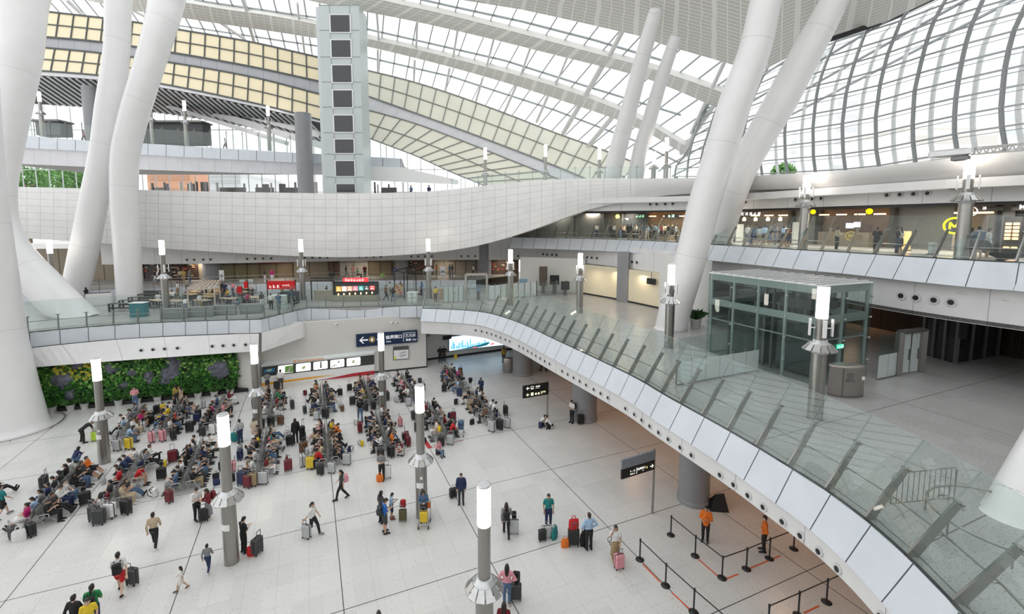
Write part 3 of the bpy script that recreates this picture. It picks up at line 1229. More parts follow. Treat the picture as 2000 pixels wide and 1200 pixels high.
for c in gridc:
    for a, b in zip(c, c[1:]):
        if (b - a).length > .05:
            mb.bar(a, b, .15, .22, 0, (0, 1, 0))
struct('mullion', mb, M_MULL, CWL)
mb = MB()
for r_ in rows[1:]:
    for a, b in zip(r_, r_[1:]):
        if (b - a).length > .05:
            mb.bar(a, b, .12, .10)
            mb.bar(a + Vector((.1, .25, -.26)), b + Vector((.1, .25, -.26)), .04, .04)
struct('transom', mb, M_MULL, CWL)
# pale fins standing outside the glass
mb = MB()
M_FIN = mat('outer fin', (.93, .94, .94), .5)
for c, c2 in zip(gridc[4:], gridc[5:]):
    for f in (.55,):
        P = [a.lerp(b, f) + Vector((1.2, 1.6, 0)) for a, b in zip(c, c2)]
        for a, b in zip(P, P[1:]):
            if (b - a).length > .05:
                mb.bar(a, b, .12, .3 if f > .3 else .45, 0, (0, 1, 0))
struct('outer_fin', mb, M_FIN, CWL)
# dark joint where the soffit meets the curtain wall
mb = MB()
for a, b in (((1600, 84), (1640, 71)), ((1640, 71), (1735, 39)), ((1735, 39), (1830, -6))):
    mb.bar(D(a[0], a[1], 37.5), D(b[0], b[1], 37.5), .25, .35)
struct('trim_%d' % tn, mb, M_BLACK)
tn += 1

# ================================================================== unseen roof and walls added around the viewer to hold back skylight
rp = lambda x, y: Vector((x, y, P2.z + ((P2.x - x) * RN.x + (P2.y - y) * RN.y) / RN.z))
mb = MB()
xs_, ys_ = list(range(-80, 64, 10)) + [62], [15, 5, -5, -15, -28]
mb.sheet([[rp(x, y) + RN * .3 for x in xs_] for y in ys_], -RN * .5, 0, False, [x * 1.0 for x in xs_], [24 - y for y in ys_])
struct('ceiling.005', mb, M_ROOFP)  # unseen overhead slab, sized to cut skylight on the near floor
mb = MB()
mb.box((52, 2, 24), (.5, 46, 48))
struct('wall_right.002', mb, mat('side light block', (.40, .39, .37), .6))  # unseen, added to keep the bridge deck darker
mb = MB()
mb.box((-9, -28, 12), (144, .5, 24))
struct('light_block_rear', mb, mat('rear light block', (.36, .36, .35), .6))  # unseen, added behind the viewer; low so some skylight passes over
mb = MB()
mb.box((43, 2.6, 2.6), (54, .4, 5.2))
struct('wall_right.003', mb, mat('dim light block', (.20, .17, .15), .6))  # unseen, added to stop skylight leaking in under the bridge
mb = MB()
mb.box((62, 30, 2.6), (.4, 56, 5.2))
struct('wall_right.004', mb, mat('dim light block', (.20, .17, .15), .6))  # unseen, added against light leaking in from the open side

mb = MB()
mb.box((40, 190, 9.5), (420, 190, 1))
struct('ground', mb, mat('outside paving', (.75, .74, .72), .8))

# ================================================================== dark back of the deck under the shops
DK = [Vector((q.x, q.y, Z1)) for q in offset(S2, 9.0)]
DKr = [p for p in DK if p.x > 22]
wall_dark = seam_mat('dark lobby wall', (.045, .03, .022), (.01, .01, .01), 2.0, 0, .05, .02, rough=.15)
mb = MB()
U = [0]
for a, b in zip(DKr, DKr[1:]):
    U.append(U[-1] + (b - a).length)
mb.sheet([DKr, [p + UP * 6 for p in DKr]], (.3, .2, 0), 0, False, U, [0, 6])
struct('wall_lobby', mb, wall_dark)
mb = MB()
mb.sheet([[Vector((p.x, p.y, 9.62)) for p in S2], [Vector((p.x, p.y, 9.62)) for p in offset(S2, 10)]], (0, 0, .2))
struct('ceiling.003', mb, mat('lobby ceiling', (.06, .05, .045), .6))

# ================================================================== white tree columns
def column(pts, label, seg=28, name='column', m=None, ground=None):
    P = [D(x, y, Y) for x, y, hw, Y in pts]
    Rr = [hw * Y / CAM_F * math.cos(math.atan((x - CAM_CX) / CAM_F)) for x, y, hw, Y in pts]
    C = []
    RR = []
    for i in range(len(P) - 1):
        p0 = P[i - 1] if i else P[i] * 2 - P[i + 1]
        p3 = P[i + 2] if i + 2 < len(P) else P[i + 1] * 2 - P[i]
        p1, p2 = P[i], P[i + 1]
        for k in range(5):
            t = k / 5
            C.append(0.5 * ((2 * p1) + (p2 - p0) * t + (2 * p0 - 5 * p1 + 4 * p2 - p3) * t * t + (3 * p1 - p0 - 3 * p2 + p3) * t ** 3))
            RR.append(Rr[i] + (Rr[i + 1] - Rr[i]) * t)
    C.append(P[-1])
    RR.append(Rr[-1])
    if ground is not None:
        # horizontal foot: last section cut level with the floor
        d = (C[-1] - C[-2]).normalized()
        C[-1] = C[-1] + d * 0.0
        C.append(C[-1] + d * RR[-1] * .9)
        RR.append(RR[-1])
    root = thing(name, label, 'column', (C[-1].x, C[-1].y, ground if ground is not None else C[-1].z))
    mb = MB()
    mb.tube(C, RR, seg, 0, True, True)
    if ground is not None:
        mb.v = [(v[0], v[1], max(v[2], ground - .03)) for v in mb.v]
    mb.build('shaft', m or M_COLUMN, root)
    # cladding joints
    j = MB()
    for f in (.22, .47, .72):
        i = int(len(C) * f)
        d = (C[i + 1] - C[i - 1]).normalized() * .012
        j.tube([C[i] - d, C[i] + d], RR[i] * 1.003, seg, 0, False)
    j.build('cladding_joint', M_JOINT, root)
    return root


M_JOINT = mat('column joint', (.55, .55, .55), .5)
column([(60, -60, 54, 43), (46, 0, 50, 42.5), (40, 100, 46, 42), (24, 200, 42, 41.5), (6, 300, 40, 41), (-2, 370, 38, 40.5), (2, 430, 38, 40.3), (18, 478, 42, 40), (47, 518, 44, 40), (82, 554, 45, 40), (113, 586, 45, 39.9), (143, 616, 45, 39.8)], 'curved white column leg sweeping down onto the food court deck', ground=Z1)
column([(-74, -60, 64, 33), (-71, 60, 65, 33), (-66, 150, 66, 33), (-57, 300, 68, 32.6), (-48, 400, 70, 32.3), (-36, 500, 72, 32), (-22, 600, 73, 31.8), (-10, 680, 74, 31.6), (8, 765, 77, 31.4), (25, 850, 84, 31.2)], 'huge white column standing on the hall floor beside the living wall', ground=0)
column([(236, -50, 27, 49), (231, 0, 26.5, 49), (228, 100, 26, 49), (214, 210, 29, 48.5), (203, 300, 30, 48.3), (182, 400, 30, 48), (166, 480, 31, 47.8), (150, 560, 31, 47.6), (145, 590, 31, 47.5)], 'white column slanting behind the curved leg, second of the crossed pair', ground=Z1)
column([(338, -50, 35, 49), (326, 0, 34, 49), (317, 40, 32, 48.6), (300, 100, 30, 48.3), (280, 165, 29.5, 48), (258, 240, 29.5, 47.8), (244, 310, 29.5, 47.6), (243, 400, 29, 47.5), (248, 480, 28.5, 47.5), (254, 586, 27.5, 47.3)], 'white bent column standing by the black food court benches', ground=Z1)
column([(1281, 15, 7, 41.9), (1280, 20, 12, 42), (1277, 34, 13.5, 42.3), (1257, 105, 15, 43.6), (1232, 200, 16, 45.4), (1208, 290, 17, 47), (1192, 358, 18, 48)], 'slim white column of the twin pair above the ribbon wall, round free top', ground=Z3)
column([(1320, 70, 11, 42.5), (1312, 95, 12, 43), (1290, 160, 13, 44.5), (1270, 230, 14, 46), (1252, 290, 15, 47), (1239, 358, 16, 48)], 'slim white column behind its twin above the ribbon wall', ground=Z3)
column([(1514, -60, 30, 32.8), (1496, 0, 31, 33), (1473, 100, 32, 33.3), (1436, 200, 33, 33.6), (1406, 300, 32, 33.9), (1375, 400, 32, 34.2), (1350, 500, 31.5, 34.4), (1320, 600, 32, 34.7), (1310, 645, 32, 34.8)], 'tall white column leaning over the bridge deck beside the cream walls', ground=Z1)
column([(1650, -60, 30, 34.6), (1630, 0, 30, 35), (1577, 100, 33, 35.6), (1524, 200, 34, 36.2), (1466, 300, 30, 36.8), (1438, 360, 29, 37.2), (1421, 410, 28, 38.2), (1404, 474, 26, 39.8)], 'tall white column crossing behind the leaning one, standing on the shop deck', ground=Z2)
column([(2180, 690, 84, 13.6), (2110, 800, 82, 13), (2030, 935, 80, 12.5), (1967, 1048, 79, 12.1)], 'white column foot inside a steel ring rail on the bridge deck', ground=Z1)


def ring_rail(c, r, z, label, a0=0, a1=360, tilt=.45):
    root = thing('ring_rail', label, 'rail', (c.x, c.y, z))
    mb = MB()
    pts = [(c.x + r * math.cos(R(a)), c.y + r * math.sin(R(a)), z + tilt) for a in range(a0, a1 + 1, 8)]
    mb.tube(pts, .035, 8)
    mb.build('rail', M_STEEL, root)
    for a in range(a0, a1, 45):
        p = Vector((c.x + r * math.cos(R(a)), c.y + r * math.sin(R(a)), z))
        m2 = MB()
        m2.tube([p, p + UP * tilt], .025, 8)
        m2.build('post', M_STEEL, root)


cI = Z(1967, 1048, Z1)
ring_rail(cI, 1.6, Z1, 'steel ring rail around the column foot on the bridge deck')
cB = D(25, 850, 31.2)
cB.z = 0
ring_rail(cB, 2.75, 0, 'low dark ring rail around the huge white column', tilt=.12)


# grey cylindrical columns
def cyl(px, py, hw, z, h, label, m=None, back=True):
    p = Z(px, py, z)
    r = hw * p.y / CAM_F * math.cos(math.atan((px - CAM_CX) / CAM_F))
    c = Vector((p.x, p.y + r * .9, z)) if back else p
    root = thing('round_column', label, 'column', (c.x, c.y, z))
    mb = MB()
    mb.lathe([(r, 0), (r, h)], c, 32)
    mb.build('shaft', m or M_GREYCOL, root)
    mb = MB()
    mb.lathe([(r * 1.06, 0), (r * 1.06, .22), (r, .26)], c, 32)
    mb.build('plinth', M_GREYCOL, root)
    return c


cyl(1021, 736, 20, 0, 5.3, 'grey round column beside a steel bin under the bridge far end')
cyl(1145, 827, 26, 0, 5.3, 'grey round column under the bridge behind the person with a black suitcase')
cyl(1365, 993, 34, 0, 5.3, 'thick grey round column under the bridge by the stanchions')
cyl(406, 548, 22, Z1 + 1, 5.5, 'grey round column of the food court between the white column and shops')
cyl(612, 540, 24, Z1 + 1, 5.5, 'grey round column behind the red banner kiosk')
cyl(782, 540, 13, Z1 + 1, 5.5, 'grey round column behind the black pergola stall')
cyl(945, 540, 14, Z1 + 1, 5.5, 'grey round column among the travellers on the raised walkway')
p = D(598, 376, 60)
mb = MB()
r0 = 15 * 60 / CAM_F
mb.lathe([(r0, 0), (r0, D(598, 225, 60).z - p.z + 1)], (p.x, p.y, p.z - .8), 24)
o = mb.build('round_column', M_GREYCOL)
tag(o, 'grey round column beside the lift tower behind the ribbon wall', 'column')
p = D(186, 300, 67)
mb = MB()
mb.lathe([(.95, 0), (.95, 9.2)], (p.x, p.y, 24.5), 24)
o = mb.build('round_column', M_GREYCOL)
tag(o, 'grey round column rising through the high balcony behind the bent columns', 'column')
# flat grey pier between the cream walls
q0, q1 = Z(1204, 588, Z1), Z(1223, 589.5, Z1)
mb = MB()
mb.sheet([[q0 + Vector((-.1, -.35, 0)), q1 + Vector((.05, -.35, 0))], [q0 + Vector((-.1, -.35, 5.2)), q1 + Vector((.05, -.35, 5.2))]], (.2, .6, 0))
o = mb.build('wall_pier', M_GREYCOL)
o['kind'] = 'structure'
mb = MB()
qa, qb = Z(834, 712, 0), Z(841, 706, 0)
mb.box(((qa.x + qb.x) / 2, qa.y + .3, 4.2), (.45, .5, 2.6))
struct('wall_pier.001', mb, M_GREYCOL)


# ================================================================== canted glass balustrades
LEAN = R(33)


def balustrade(P, z, spacing, label, glass_len=2.75, post_len=1.75, lean=LEAN):
    n = max(2, round(poly_len(P) / spacing))
    Q = resample(P, n + 1)
    root = thing('glass_balustrade', label, 'balustrade', (Q[n // 2].x, Q[n // 2].y, z))
    inn = [(b - a) for a, b in zip(Q, offset(Q, 1.0))]
    up = [UP * math.cos(lean) + v * math.sin(lean) for v in inn]
    rail = []
    for i in range(n + 1):
        t = (Q[min(i + 1, n)] - Q[max(i - 1, 0)]).normalized()
        if i < n:
            a, b = Q[i], Q[i + 1]
            d = (b - a).normalized() * .015
            th = -inn[i].normalized() * .018
            mb = MB()
            V = [a + d, b - d, b - d + up[i + 1] * glass_len, a + d + up[i] * glass_len]
            V += [v - th for v in V]
            mb.add(V, [(0, 1, 2, 3), (7, 6, 5, 4), (0, 4, 5, 1), (1, 5, 6, 2), (2, 6, 7, 3), (3, 7, 4, 0)])
            mb.mi = [0, 0, 1, 1, 1, 1]
            mb.build('glass_panel', [M_GLASS, M_GEDGE], root)
        # tapered steel blade post with a clamp at its head
        c0 = Q[i] + inn[i] * .14
        c1 = c0 + up[i] * post_len
        nn = up[i].cross(t).normalized()
        w = .032
        V = []
        for c, k in ((c0, .13), (c1, .085)):
            V += [c - t * w + nn * -k, c + t * w + nn * -k, c + t * w + nn * k, c - t * w + nn * k]
        mb = MB()
        mb.add(V, [(3, 2, 1, 0), (4, 5, 6, 7), (0, 1, 5, 4), (1, 2, 6, 5), (2, 3, 7, 6), (3, 0, 4, 7)])
        mb.bar(c1 - t * .14, c1 + t * .14, .05, .05)
        mb.ball(c1, .06, 8, 6)
        ci = c0 + up[i] * .72
        mb.bar(ci, ci + inn[i] * .30, .025, .025)
        mb.build('post', M_STEEL, root)
        rail.append(ci + inn[i] * .30 + UP * .02)
    mb = MB()
    mb.tube(rail, .028, 8)
    mb.build('handrail', M_STEEL, root)
    mb = MB()
    for a, b, ia, ib in zip(Q, Q[1:], inn, inn[1:]):
        mb.bar(a + ia * .16 + UP * .16, b + ib * .16 + UP * .16, .02, .03)
    mb.build('lower_rail', M_STEEL, root)
    return root


ELv = [p for p in EL if p.x > -42 and p.x < -7.2]
balustrade(ELv, Z1, 1.66, 'glass balustrade along the food court edge above the living wall and mural', 2.35, 1.15, R(7))
balustrade(BR, Z1, 1.42, 'long curved glass balustrade along the bridge deck')
balustrade([p for p in SH if p.x > 3], Z2, 1.5, 'glass balustrade along the shop deck edge')

# upper level glass behind the ribbon parapet
U3 = [q + UP * .0 for q, x in zip(offset(RT, .45), xs) if 880 <= x <= 1340]
root = thing('glass_balustrade', 'upright glass balustrade on top of the ribbon wall', 'balustrade', (U3[0].x, U3[0].y, U3[0].z))
nb = 16
Q = resample(U3, nb + 1)
for a, b in zip(Q, Q[1:]):
    mb = MB()
    mb.sheet([[a, b], [a + UP * 1.15, b + UP * 1.15]], (0, .02, 0))
    mb.build('glass_panel', M_GLASS, root)
    mb = MB()
    mb.bar(a + Vector((0, .1, 0)), a + Vector((0, .1, 1.3)), .05)
    mb.bar(a + Vector((-.2, .1, 1.1)), a + Vector((.2, .1, 1.1)), .04)
    mb.build('post', M_STEEL, root)
Q = resample([p + Vector((0, .25, 0)) for p in BAL], 27)
root = thing('glass_balustrade', 'glass balustrade along the high far balcony', 'balustrade', Q[13])
for a, b in zip(Q, Q[1:]):
    mb = MB()
    mb.sheet([[a, b], [a + UP * 2.0, b + UP * 2.0]], (0, .02, 0))
    mb.build('glass_panel', M_GLASS, root)
    mb = MB()
    mb.bar(a, a + UP * 2.4, .06)
    mb.bar(a + Vector((-.2, 0, 2.1)), a + Vector((.2, 0, 2.1)), .05)
    mb.build('post', M_STEEL_D, root)
# walkway handrail of the food court
n = 30
Q = resample([p + UP for p in RW], n)
root = thing('walkway_rail', 'steel two-bar handrail along the raised shop walkway', 'railing', Q[n // 2])
for h in (1.0, .6):
    mb = MB()
    mb.tube([p + UP * h + Vector((0, .15, 0)) for p in Q], .035, 6)
    mb.build('rail', M_STEEL, root)
for p in Q:
    mb = MB()
    mb.bar(p + Vector((0, .15, 0)), p + Vector((0, .15, 1.25)), .05)
    mb.build('post', M_STEEL, root)

# ================================================================== lamp posts
M_REFL = mat('reflector panel', (.50, .50, .49), .22, metal=.85)


def lamp(base, top, z, label, group=None, notice=0, speakers=0, h=None, ang=0, k=1.0):
    if h is None:
        b = Z(base[0], base[1], z)
        t = D(top[0], top[1], b.y)
        h = t.z - z
    else:
        b = Z(top[0], top[1], z + h)
        b.z = z
    root = thing('lamp_post', label, 'lamp', b, 0, group)
    cz = 3.0 if z < 1 else 3.12
    tz = h - 1.36
    r1, r2 = .29 * k, .205 * k
    m = MB()
    m.lathe([(r1 * 1.02, 0), (r1, .04), (r1, cz - .22), (r1 * .96, cz - .16)], (0, 0, 0), 26)
    m.build('pole', M_STEEL, root, world=False)
    m = MB()
    m.lathe([(r1 * 1.05, cz - .26), (r1 * 1.25, cz - .14), (r1 * 1.3, cz - .05), (r1 * 1.3, cz + .16), (r1 * .95, cz + .19), (r1 * .9, cz + .30), (r2 * 1.02, cz + .31)], (0, 0, 0), 26)
    m.build('collar', M_ALU, root, world=False)
    # ring of twelve small tilted reflector panels
    m = MB()
    for i in range(12):
        a = 2 * math.pi * (i + .5) / 12 + ang
        e, f = Vector((math.cos(a), math.sin(a), 0)), Vector((-math.sin(a), math.cos(a), 0))
        i0, o0 = e * (r1 * 1.35) + UP * (cz + .16), e * (.62 * k) + UP * (cz - .10)
        V = [i0 - f * .09 * k, i0 + f * .09 * k, o0 + f * .135 * k, o0 - f * .135 * k]
        dn = UP * -.025
        V += [v + dn for v in V]
        m.add(V, [(0, 1, 2, 3)[::-1], (4, 5, 6, 7), (0, 1, 5, 4), (1, 2, 6, 5), (2, 3, 7, 6), (3, 0, 4, 7)])
        m.bar(e * (r1 * 1.2) + UP * (cz - .12), o0 + dn, .03, .03, 1)
    m.build('reflector', [M_REFL, M_STEEL_D], root, world=False)
    m = MB()
    m.lathe([(r2, cz + .28), (r2, tz)], (0, 0, 0), 22)
    m.build('shaft', M_STEEL, root, world=False)
    m = MB()
    m.lathe([(r2 * 1.04, tz), (r2 * 1.06, tz + .03), (r2 * 1.06, h - .05)], (0, 0, 0), 22)
    m.build('lamp_tube', M_GLOW, root, world=False)
    m = MB()
    m.lathe([(r2 * 1.09, h - .05), (r2 * 1.09, h), (r2 * .9, h + .015)], (0, 0, 0), 22)
    m.build('cap', M_ALU, root, world=False)
    for i in range(speakers):
        a = ang + math.pi / 4 + 2 * math.pi * i / max(speakers, 1)
        e = Vector((math.cos(a), math.sin(a), 0))
        m = MB()
        m.rbox(e * (r2 + .20) + UP * (cz + .30 + .52), (.07, .15, .72), .02, a)
        m.bar(e * r2 + UP * (cz + .8), e * (r2 + .2) + UP * (cz + .8), .04, .04)
        m.build('speaker_panel', M_PAPER, root, world=False)
    if notice:
        for (dz, w, hh, da) in ((1.75, .36, .28, -.1), (2.15, .12, .14, .2))[:notice]:
            m = MB()
            a0 = -math.pi / 2 + da
            rows_ = []
            for zz in (dz - hh / 2, dz + hh / 2):
                rows_.append([Vector(((r1 + .006) * math.cos(a0 + q * w / r1 / 4), (r1 + .006) * math.sin(a0 + q * w / r1 / 4), zz)) for q in range(-2, 3)])
            m.sheet(rows_)
            m.build('notice', M_PAPER, root, world=False)
    return root


HL = 'steel lamp post on the hall floor '
lamp((205, 904), (187, 700), 0, HL + 'near the living wall, one notice and a tag', notice=2)
lamp((453, 1098), (433, 809), 0, HL + 'with a person in black leaning beside it', notice=1)
lamp((505, 848), (495, 672), 0, HL + 'in front of the train mural', notice=1)
lamp((748, 810), (741, 650), 0, HL + 'before the blue gate sign', notice=1)
lamp((824, 1008), (815, 752), 0, HL + 'behind the luggage trolley', notice=2)
lamp(None, (945, 946), 0, HL + 'beside the woman in a pink top', h=6.45, speakers=0, ang=.1)
DL = 'steel lamp post on the '
lamp((325, 606), (318, 469), Z1, DL + 'food court deck among dining tables', speakers=4)
lamp((592, 586), (586, 467), Z1, DL + 'food court deck behind the red banner kiosk', speakers=4)
lamp((838, 583), (837, 466), Z1, DL + 'deck behind the black pergola stall', speakers=4)
lamp((997, 597), (996, 487), Z1, DL + 'bridge deck beside the glass gate', speakers=4)
lamp((1132, 611), (1132, 494), Z1, DL + 'bridge deck in front of the cream wall', speakers=4)
lamp((1306, 679), (1311, 516), Z1, DL + 'bridge deck beside the leaning white column', speakers=4)
lamp((1591, 819), (1609, 558), Z1, DL + 'bridge deck in front of the glass lift', speakers=4, ang=.5)
for x, y, Yd, w_ in ((1577, 340, 31.95, 'shop deck before the lit shop counter'), (1897, 297, 23.75, 'shop deck in front of the yellow ring sign')):
    t = D(x, y, Yd)
    root = lamp((x, y), (x, y), Z2, DL + w_, h=t.z - Z2, speakers=4)
    root.location = (t.x, t.y, Z2)
lamp((108, 598), (101, 468), Z1, DL + 'food court deck behind the curved column leg', speakers=0)
for i, (x, y0, y1, Yd, w_) in enumerate([(948, 372, 288, 54, 'far upper level below the pale lattice, first'), (1065, 360, 282, 52, 'far upper level beside a stroller in grey'), (1170, 355, 287, 51, 'far upper level next to the slim white columns'), (1276, 352, 296, 47, 'upper level behind the slim white columns'), (1300, 352, 268, 46, 'upper level close to the curtain wall')]):
    b = D(x, y0, Yd)
    hh = D(x, y1, Yd).z - Z3
    root = lamp((x, y0), (x, y1), Z3, DL + w_, h=min(hh, 6.5), speakers=0, k=.8)
    root.location = (b.x, b.y, Z3)
for x, w_ in ((299, 'behind the bent column'), (365, 'above the dark lounge'), (527, 'near the grey column'), (84, 'before the bright glass')):
    p = D(x, interp(bu, x) - 1, 64)
    root = lamp((x, 285), (x, 200), p.z, DL + 'high far balcony ' + w_, h=6.0, speakers=2, k=.9)
    root.location = (p.x, p.y, p.z)


# ================================================================== vertical-plane helper
def vpl(px, py, A, B, off=0.0):
    """point where the pixel ray meets the upright plane through A and B, moved off towards the viewer"""
    A, B = Vector(A), Vector(B)
    t = (B - A)
    t.z = 0
    nrm = t.normalized().cross(UP)
    if nrm.y > 0:
        nrm = -nrm
    return plane_at(px, py, nrm, A + nrm * off)


def vq(mb, pts, A, B, off, m=0, th=.01):
    P = [vpl(x, y, A, B, off) for x, y in pts]
    t = (Vector(B) - Vector(A))
    t.z = 0
    nrm = t.normalized().cross(UP)
    if nrm.y > 0:
        nrm = -nrm
    mb.poly3(P, -nrm * th, m)


def arrow(o, xd, zd, s, nd, m=0, flip=1):
    """arrow shape as a flat plate"""
    xd, zd = Vector(xd).normalized(), Vector(zd).normalized()
    mb = MB()
    n = xd.cross(zd)
    o = Vector(o) + n * nd
    f = lambda a, b: o + xd * (a * s * flip) + zd * (b * s)
    mb.poly3([f(0, 0), f(.45, .45), f(.62, .45), f(.28, .09), f(1.1, .09), f(1.1, -.09), f(.28, -.09), f(.62, -.45), f(.45, -.45)], n * .006, m)
    return mb


# ---- blue gate sign on the wall
A, B = MW[1], MW[2]
xd = (B - A).normalized()
BL_, BR_, TR_ = vpl(696, 675.5, A, B, .25), vpl(815.5, 671, A, B, .25), vpl(815, 648.5, A, B, .25)
W_, H_ = (Vector((BR_.x - BL_.x, BR_.y - BL_.y, 0))).length, 1.22
zs = (BL_.z + BR_.z) / 2
root = thing('gate_sign', 'dark blue gate sign with white arrow and car numbers on the pale wall', 'sign', (BL_.x, BL_.y, zs))
o0 = Vector((BL_.x, BL_.y, zs))
mb = MB()
nd = xd.cross(UP)
c = o0 + xd * W_ / 2 + UP * H_ / 2 - nd * .07
rot = math.atan2(xd.y, xd.x)
mb.box(c, (W_, .14, H_), rot)
M_NAVY = mat('navy sign face', (.012, .03, .085), .35)
mb.build('panel', M_NAVY, root)
M_SIGNW = mat('sign white', (.85, .87, .9), .4, emit=.25, ecol=(1, 1, 1))
M_GOLD = mat('sign gold', (.36, .25, .09), .4)
arrow(o0 + xd * .28 + UP * .62, xd, UP, .72, .015).build('arrow', M_SIGNW, root)
mb = MB()
cc = o0 + xd * 1.45 + UP * .62
pts = [cc + xd * .31 * math.cos(a * math.pi / 12) + UP * .31 * math.sin(a * math.pi / 12) + nd * .01 for a in range(24)]
mb.poly3(pts, nd * .005)
mb.build('gate_disc', M_GOLD, root)
for s, sz, x, zz, bold in (('4', .52, 1.30, .43, .02), ('-', .6, 1.86, .45, .02), ('檢票閘口', .40, 2.72, .56, .012), ('Gate', .24, 2.75, .22, .01), ('9', .36, 4.66, .66, .015), ('-', .4, 5.02, .66, .02), ('16', .34, 5.18, .66, .015), ('車廂', .27, 4.62, .20, .01), ('Car', .27, 5.28, .20, .012)):
    text_mb(s, sz, o0 + xd * x + UP * zz, xd, UP, .02, bold).build('lettering', M_SIGNW, root)
mb = MB()
mb.box(o0 + xd * 4.42 + UP * .6 + nd * .012, (.03, .01, .9), rot)
for x0 in (4.55, 5.12):
    for (dx, dz, w_, h_) in ((.21, 0, .44, .025), (.21, .42, .44, .025), (0, .21, .025, .44), (.43, .21, .025, .44)):
        mb.box(o0 + xd * (x0 + dx) + UP * (.60 + dz) + nd * .012, (w_, .01, h_), rot)
mb.build('box_outline', M_SIGNW, root)

# ---- station map board under it
root = thing('map_board', 'white map board with dark header under the blue gate sign', 'notice board', vpl(783, 705, A, B, .1))
mb = MB()
vq(mb, [(768, 704), (798.5, 701.5), (798.5, 676), (768, 678)], A, B, .10, 0, .08)
mb.build('frame', M_STEEL_D, root)
mb = MB()
vq(mb, [(769.2, 702.6), (797.6, 700.3), (797.6, 683), (769.2, 685)], A, B, .115)
mb.build('map_sheet', M_PAPER, root)
mb = MB()
for q in ([(779, 690), (791, 686.5), (795, 688), (783, 692)], [(778, 695), (791, 692), (796, 693), (784, 698)]):
    vq(mb, q, A, B, .125)
mb.build('plan_drawing', paint((.5, .5, .52)), root)
mb = MB()
vq(mb, [(769.6, 702), (774, 701.7), (774, 696.5), (769.6, 697)], A, B, .125)
mb.build('yellow_key', paint((.75, .75, .05)), root)

# ---- train mural with windows and stripes
TA, TB = Z(511, 754.5, 0), Z(731.6, 732, 0)
root = thing('train_mural', 'wall display shaped like a white train car with picture windows and stripes', 'display', TA)
mb = MB()
vq(mb, [(511, 754.5), (731.6, 732), (730.4, 690.5), (509.6, 715)], TA, TB, 0, 0, .8)
mb.build('body', mat('train white', (.80, .81, .80), .35, var=.01), root)
tl, tr = vpl(509.6, 715, TA, TB, 0), vpl(730.4, 690.5, TA, TB, 0)
mb = MB()
bk = Vector((.09, .9, .28))
mb.sheet([[tl, tr], [tl + bk, tr + bk]], (0, 0, -.05))
mb.build('roof', mat('train roof', (.74, .78, .77), .35), root)
mb = MB()
vq(mb, [(510.5, 736.5), (731, 712), (730.8, 693.2), (510.2, 717.3)], TA, TB, .01)
mb.build('window_band', paint((.055, .06, .055), .3), root)
M_WINL = emitc((.95, .92, .86), .75)
fb = lambda x: 717.3 - (x - 510.2) * (24.1 / 220.6)
pics = [('dark', 515, 538), ('green', 543, 573), ('pale', 578, 607), ('tower', 612, 640), ('plans', 645, 672.5), ('map', 677, 704)]
for nm, x0, x1 in pics:
    yt0, yt1 = fb(x0) + 1.6, fb(x1) + 1.6
    yb0, yb1 = fb(x0) + 17, fb(x1) + 17
    pane = MB()
    vq(pane, [(x0 + 1.5, yb0), (x1 - 1.5, yb1), (x1, yb1 - 1.5), (x1, yt1 + 1.5), (x1 - 1.5, yt1), (x0 + 1.5, yt0), (x0, yt0 + 1.5), (x0, yb0 - 1.5)], TA, TB, .03, 0, .01)
    po = pane.build('picture_window', paint((.03, .035, .035), .3) if nm == 'dark' else M_WINL, root)
    g = MB()
    L = lambda a, b: (x0 + (x1 - x0) * a, (yb0 + (yb1 - yb0) * a) + ((yt0 - yb0) + ((yt1 - yb1) - (yt0 - yb0)) * a) * b)
    if nm == 'dark':
        vq(g, [L(.05, .25), L(.95, .3), L(.95, .85), L(.5, .75), L(.05, .7)], TA, TB, .04, 0)
        vq(g, [L(.25, .45), L(.7, .5), L(.65, .75), L(.3, .7)], TA, TB, .05, 1)
        ms = [paint((.03, .16, .33)), paint((.35, .55, .35))]
    elif nm == 'green':
        vq(g, [L(.45, .05), L(1, .05), L(1, .92), L(.45, .85)], TA, TB, .04, 0)
        vq(g, [L(.5, .05), L(.7, .05), L(.95, .85), L(.85, .85)], TA, TB, .05, 1)
        ms = [paint((.16, .42, .08)), paint((.55, .52, .45))]
    elif nm == 'pale':
        vq(g, [L(.35, .45), L(.5, .2), L(.65, .4), L(.6, .7)], TA, TB, .04, 0)
        ms = [paint((.65, .70, .40))]
    elif nm == 'tower':
        vq(g, [L(.45, .15), L(.6, .15), L(.58, .95), L(.47, .95)], TA, TB, .04, 0)
        ms = [paint((.30, .32, .33))]
    elif nm == 'plans':
        for a, b, w2, h2 in ((.08, .1, .12, .12), (.25, .18, .1, .2), (.4, .22, .12, .08), (.55, .55, .1, .25), (.72, .45, .1, .06), (.85, .62, .08, .08)):
            vq(g, [L(a, b), L(a + w2, b), L(a + w2, b + h2), L(a, b + h2)], TA, TB, .04, 0)
        ms = [paint((.25, .26, .28))]
    else:
        vq(g, [L(.4, .3), L(.6, .35), L(.55, .75), L(.42, .7)], TA, TB, .04, 0)
        vq(g, [L(.55, .08), L(.95, .35), L(.95, .42), L(.5, .1)], TA, TB, .05, 1)
        ms = [paint((.72, .70, .48)), paint((.3, .3, .3))]
    go = g.build('picture', ms, root)
mb = MB()
vq(mb, [(511, 754.3), (511, 749), (560, 743), (612, 736.2), (655, 732.2), (612, 739.4), (560, 746.8)], TA, TB, .02)
mb.build('orange_stripe', paint((.85, .38, .02), .4), root)
mb = MB()
vq(mb, [(585, 749.2), (640, 740.2), (690, 729.5), (731.4, 724), (731.5, 731.6), (690, 735.6), (640, 742.6)], TA, TB, .03)
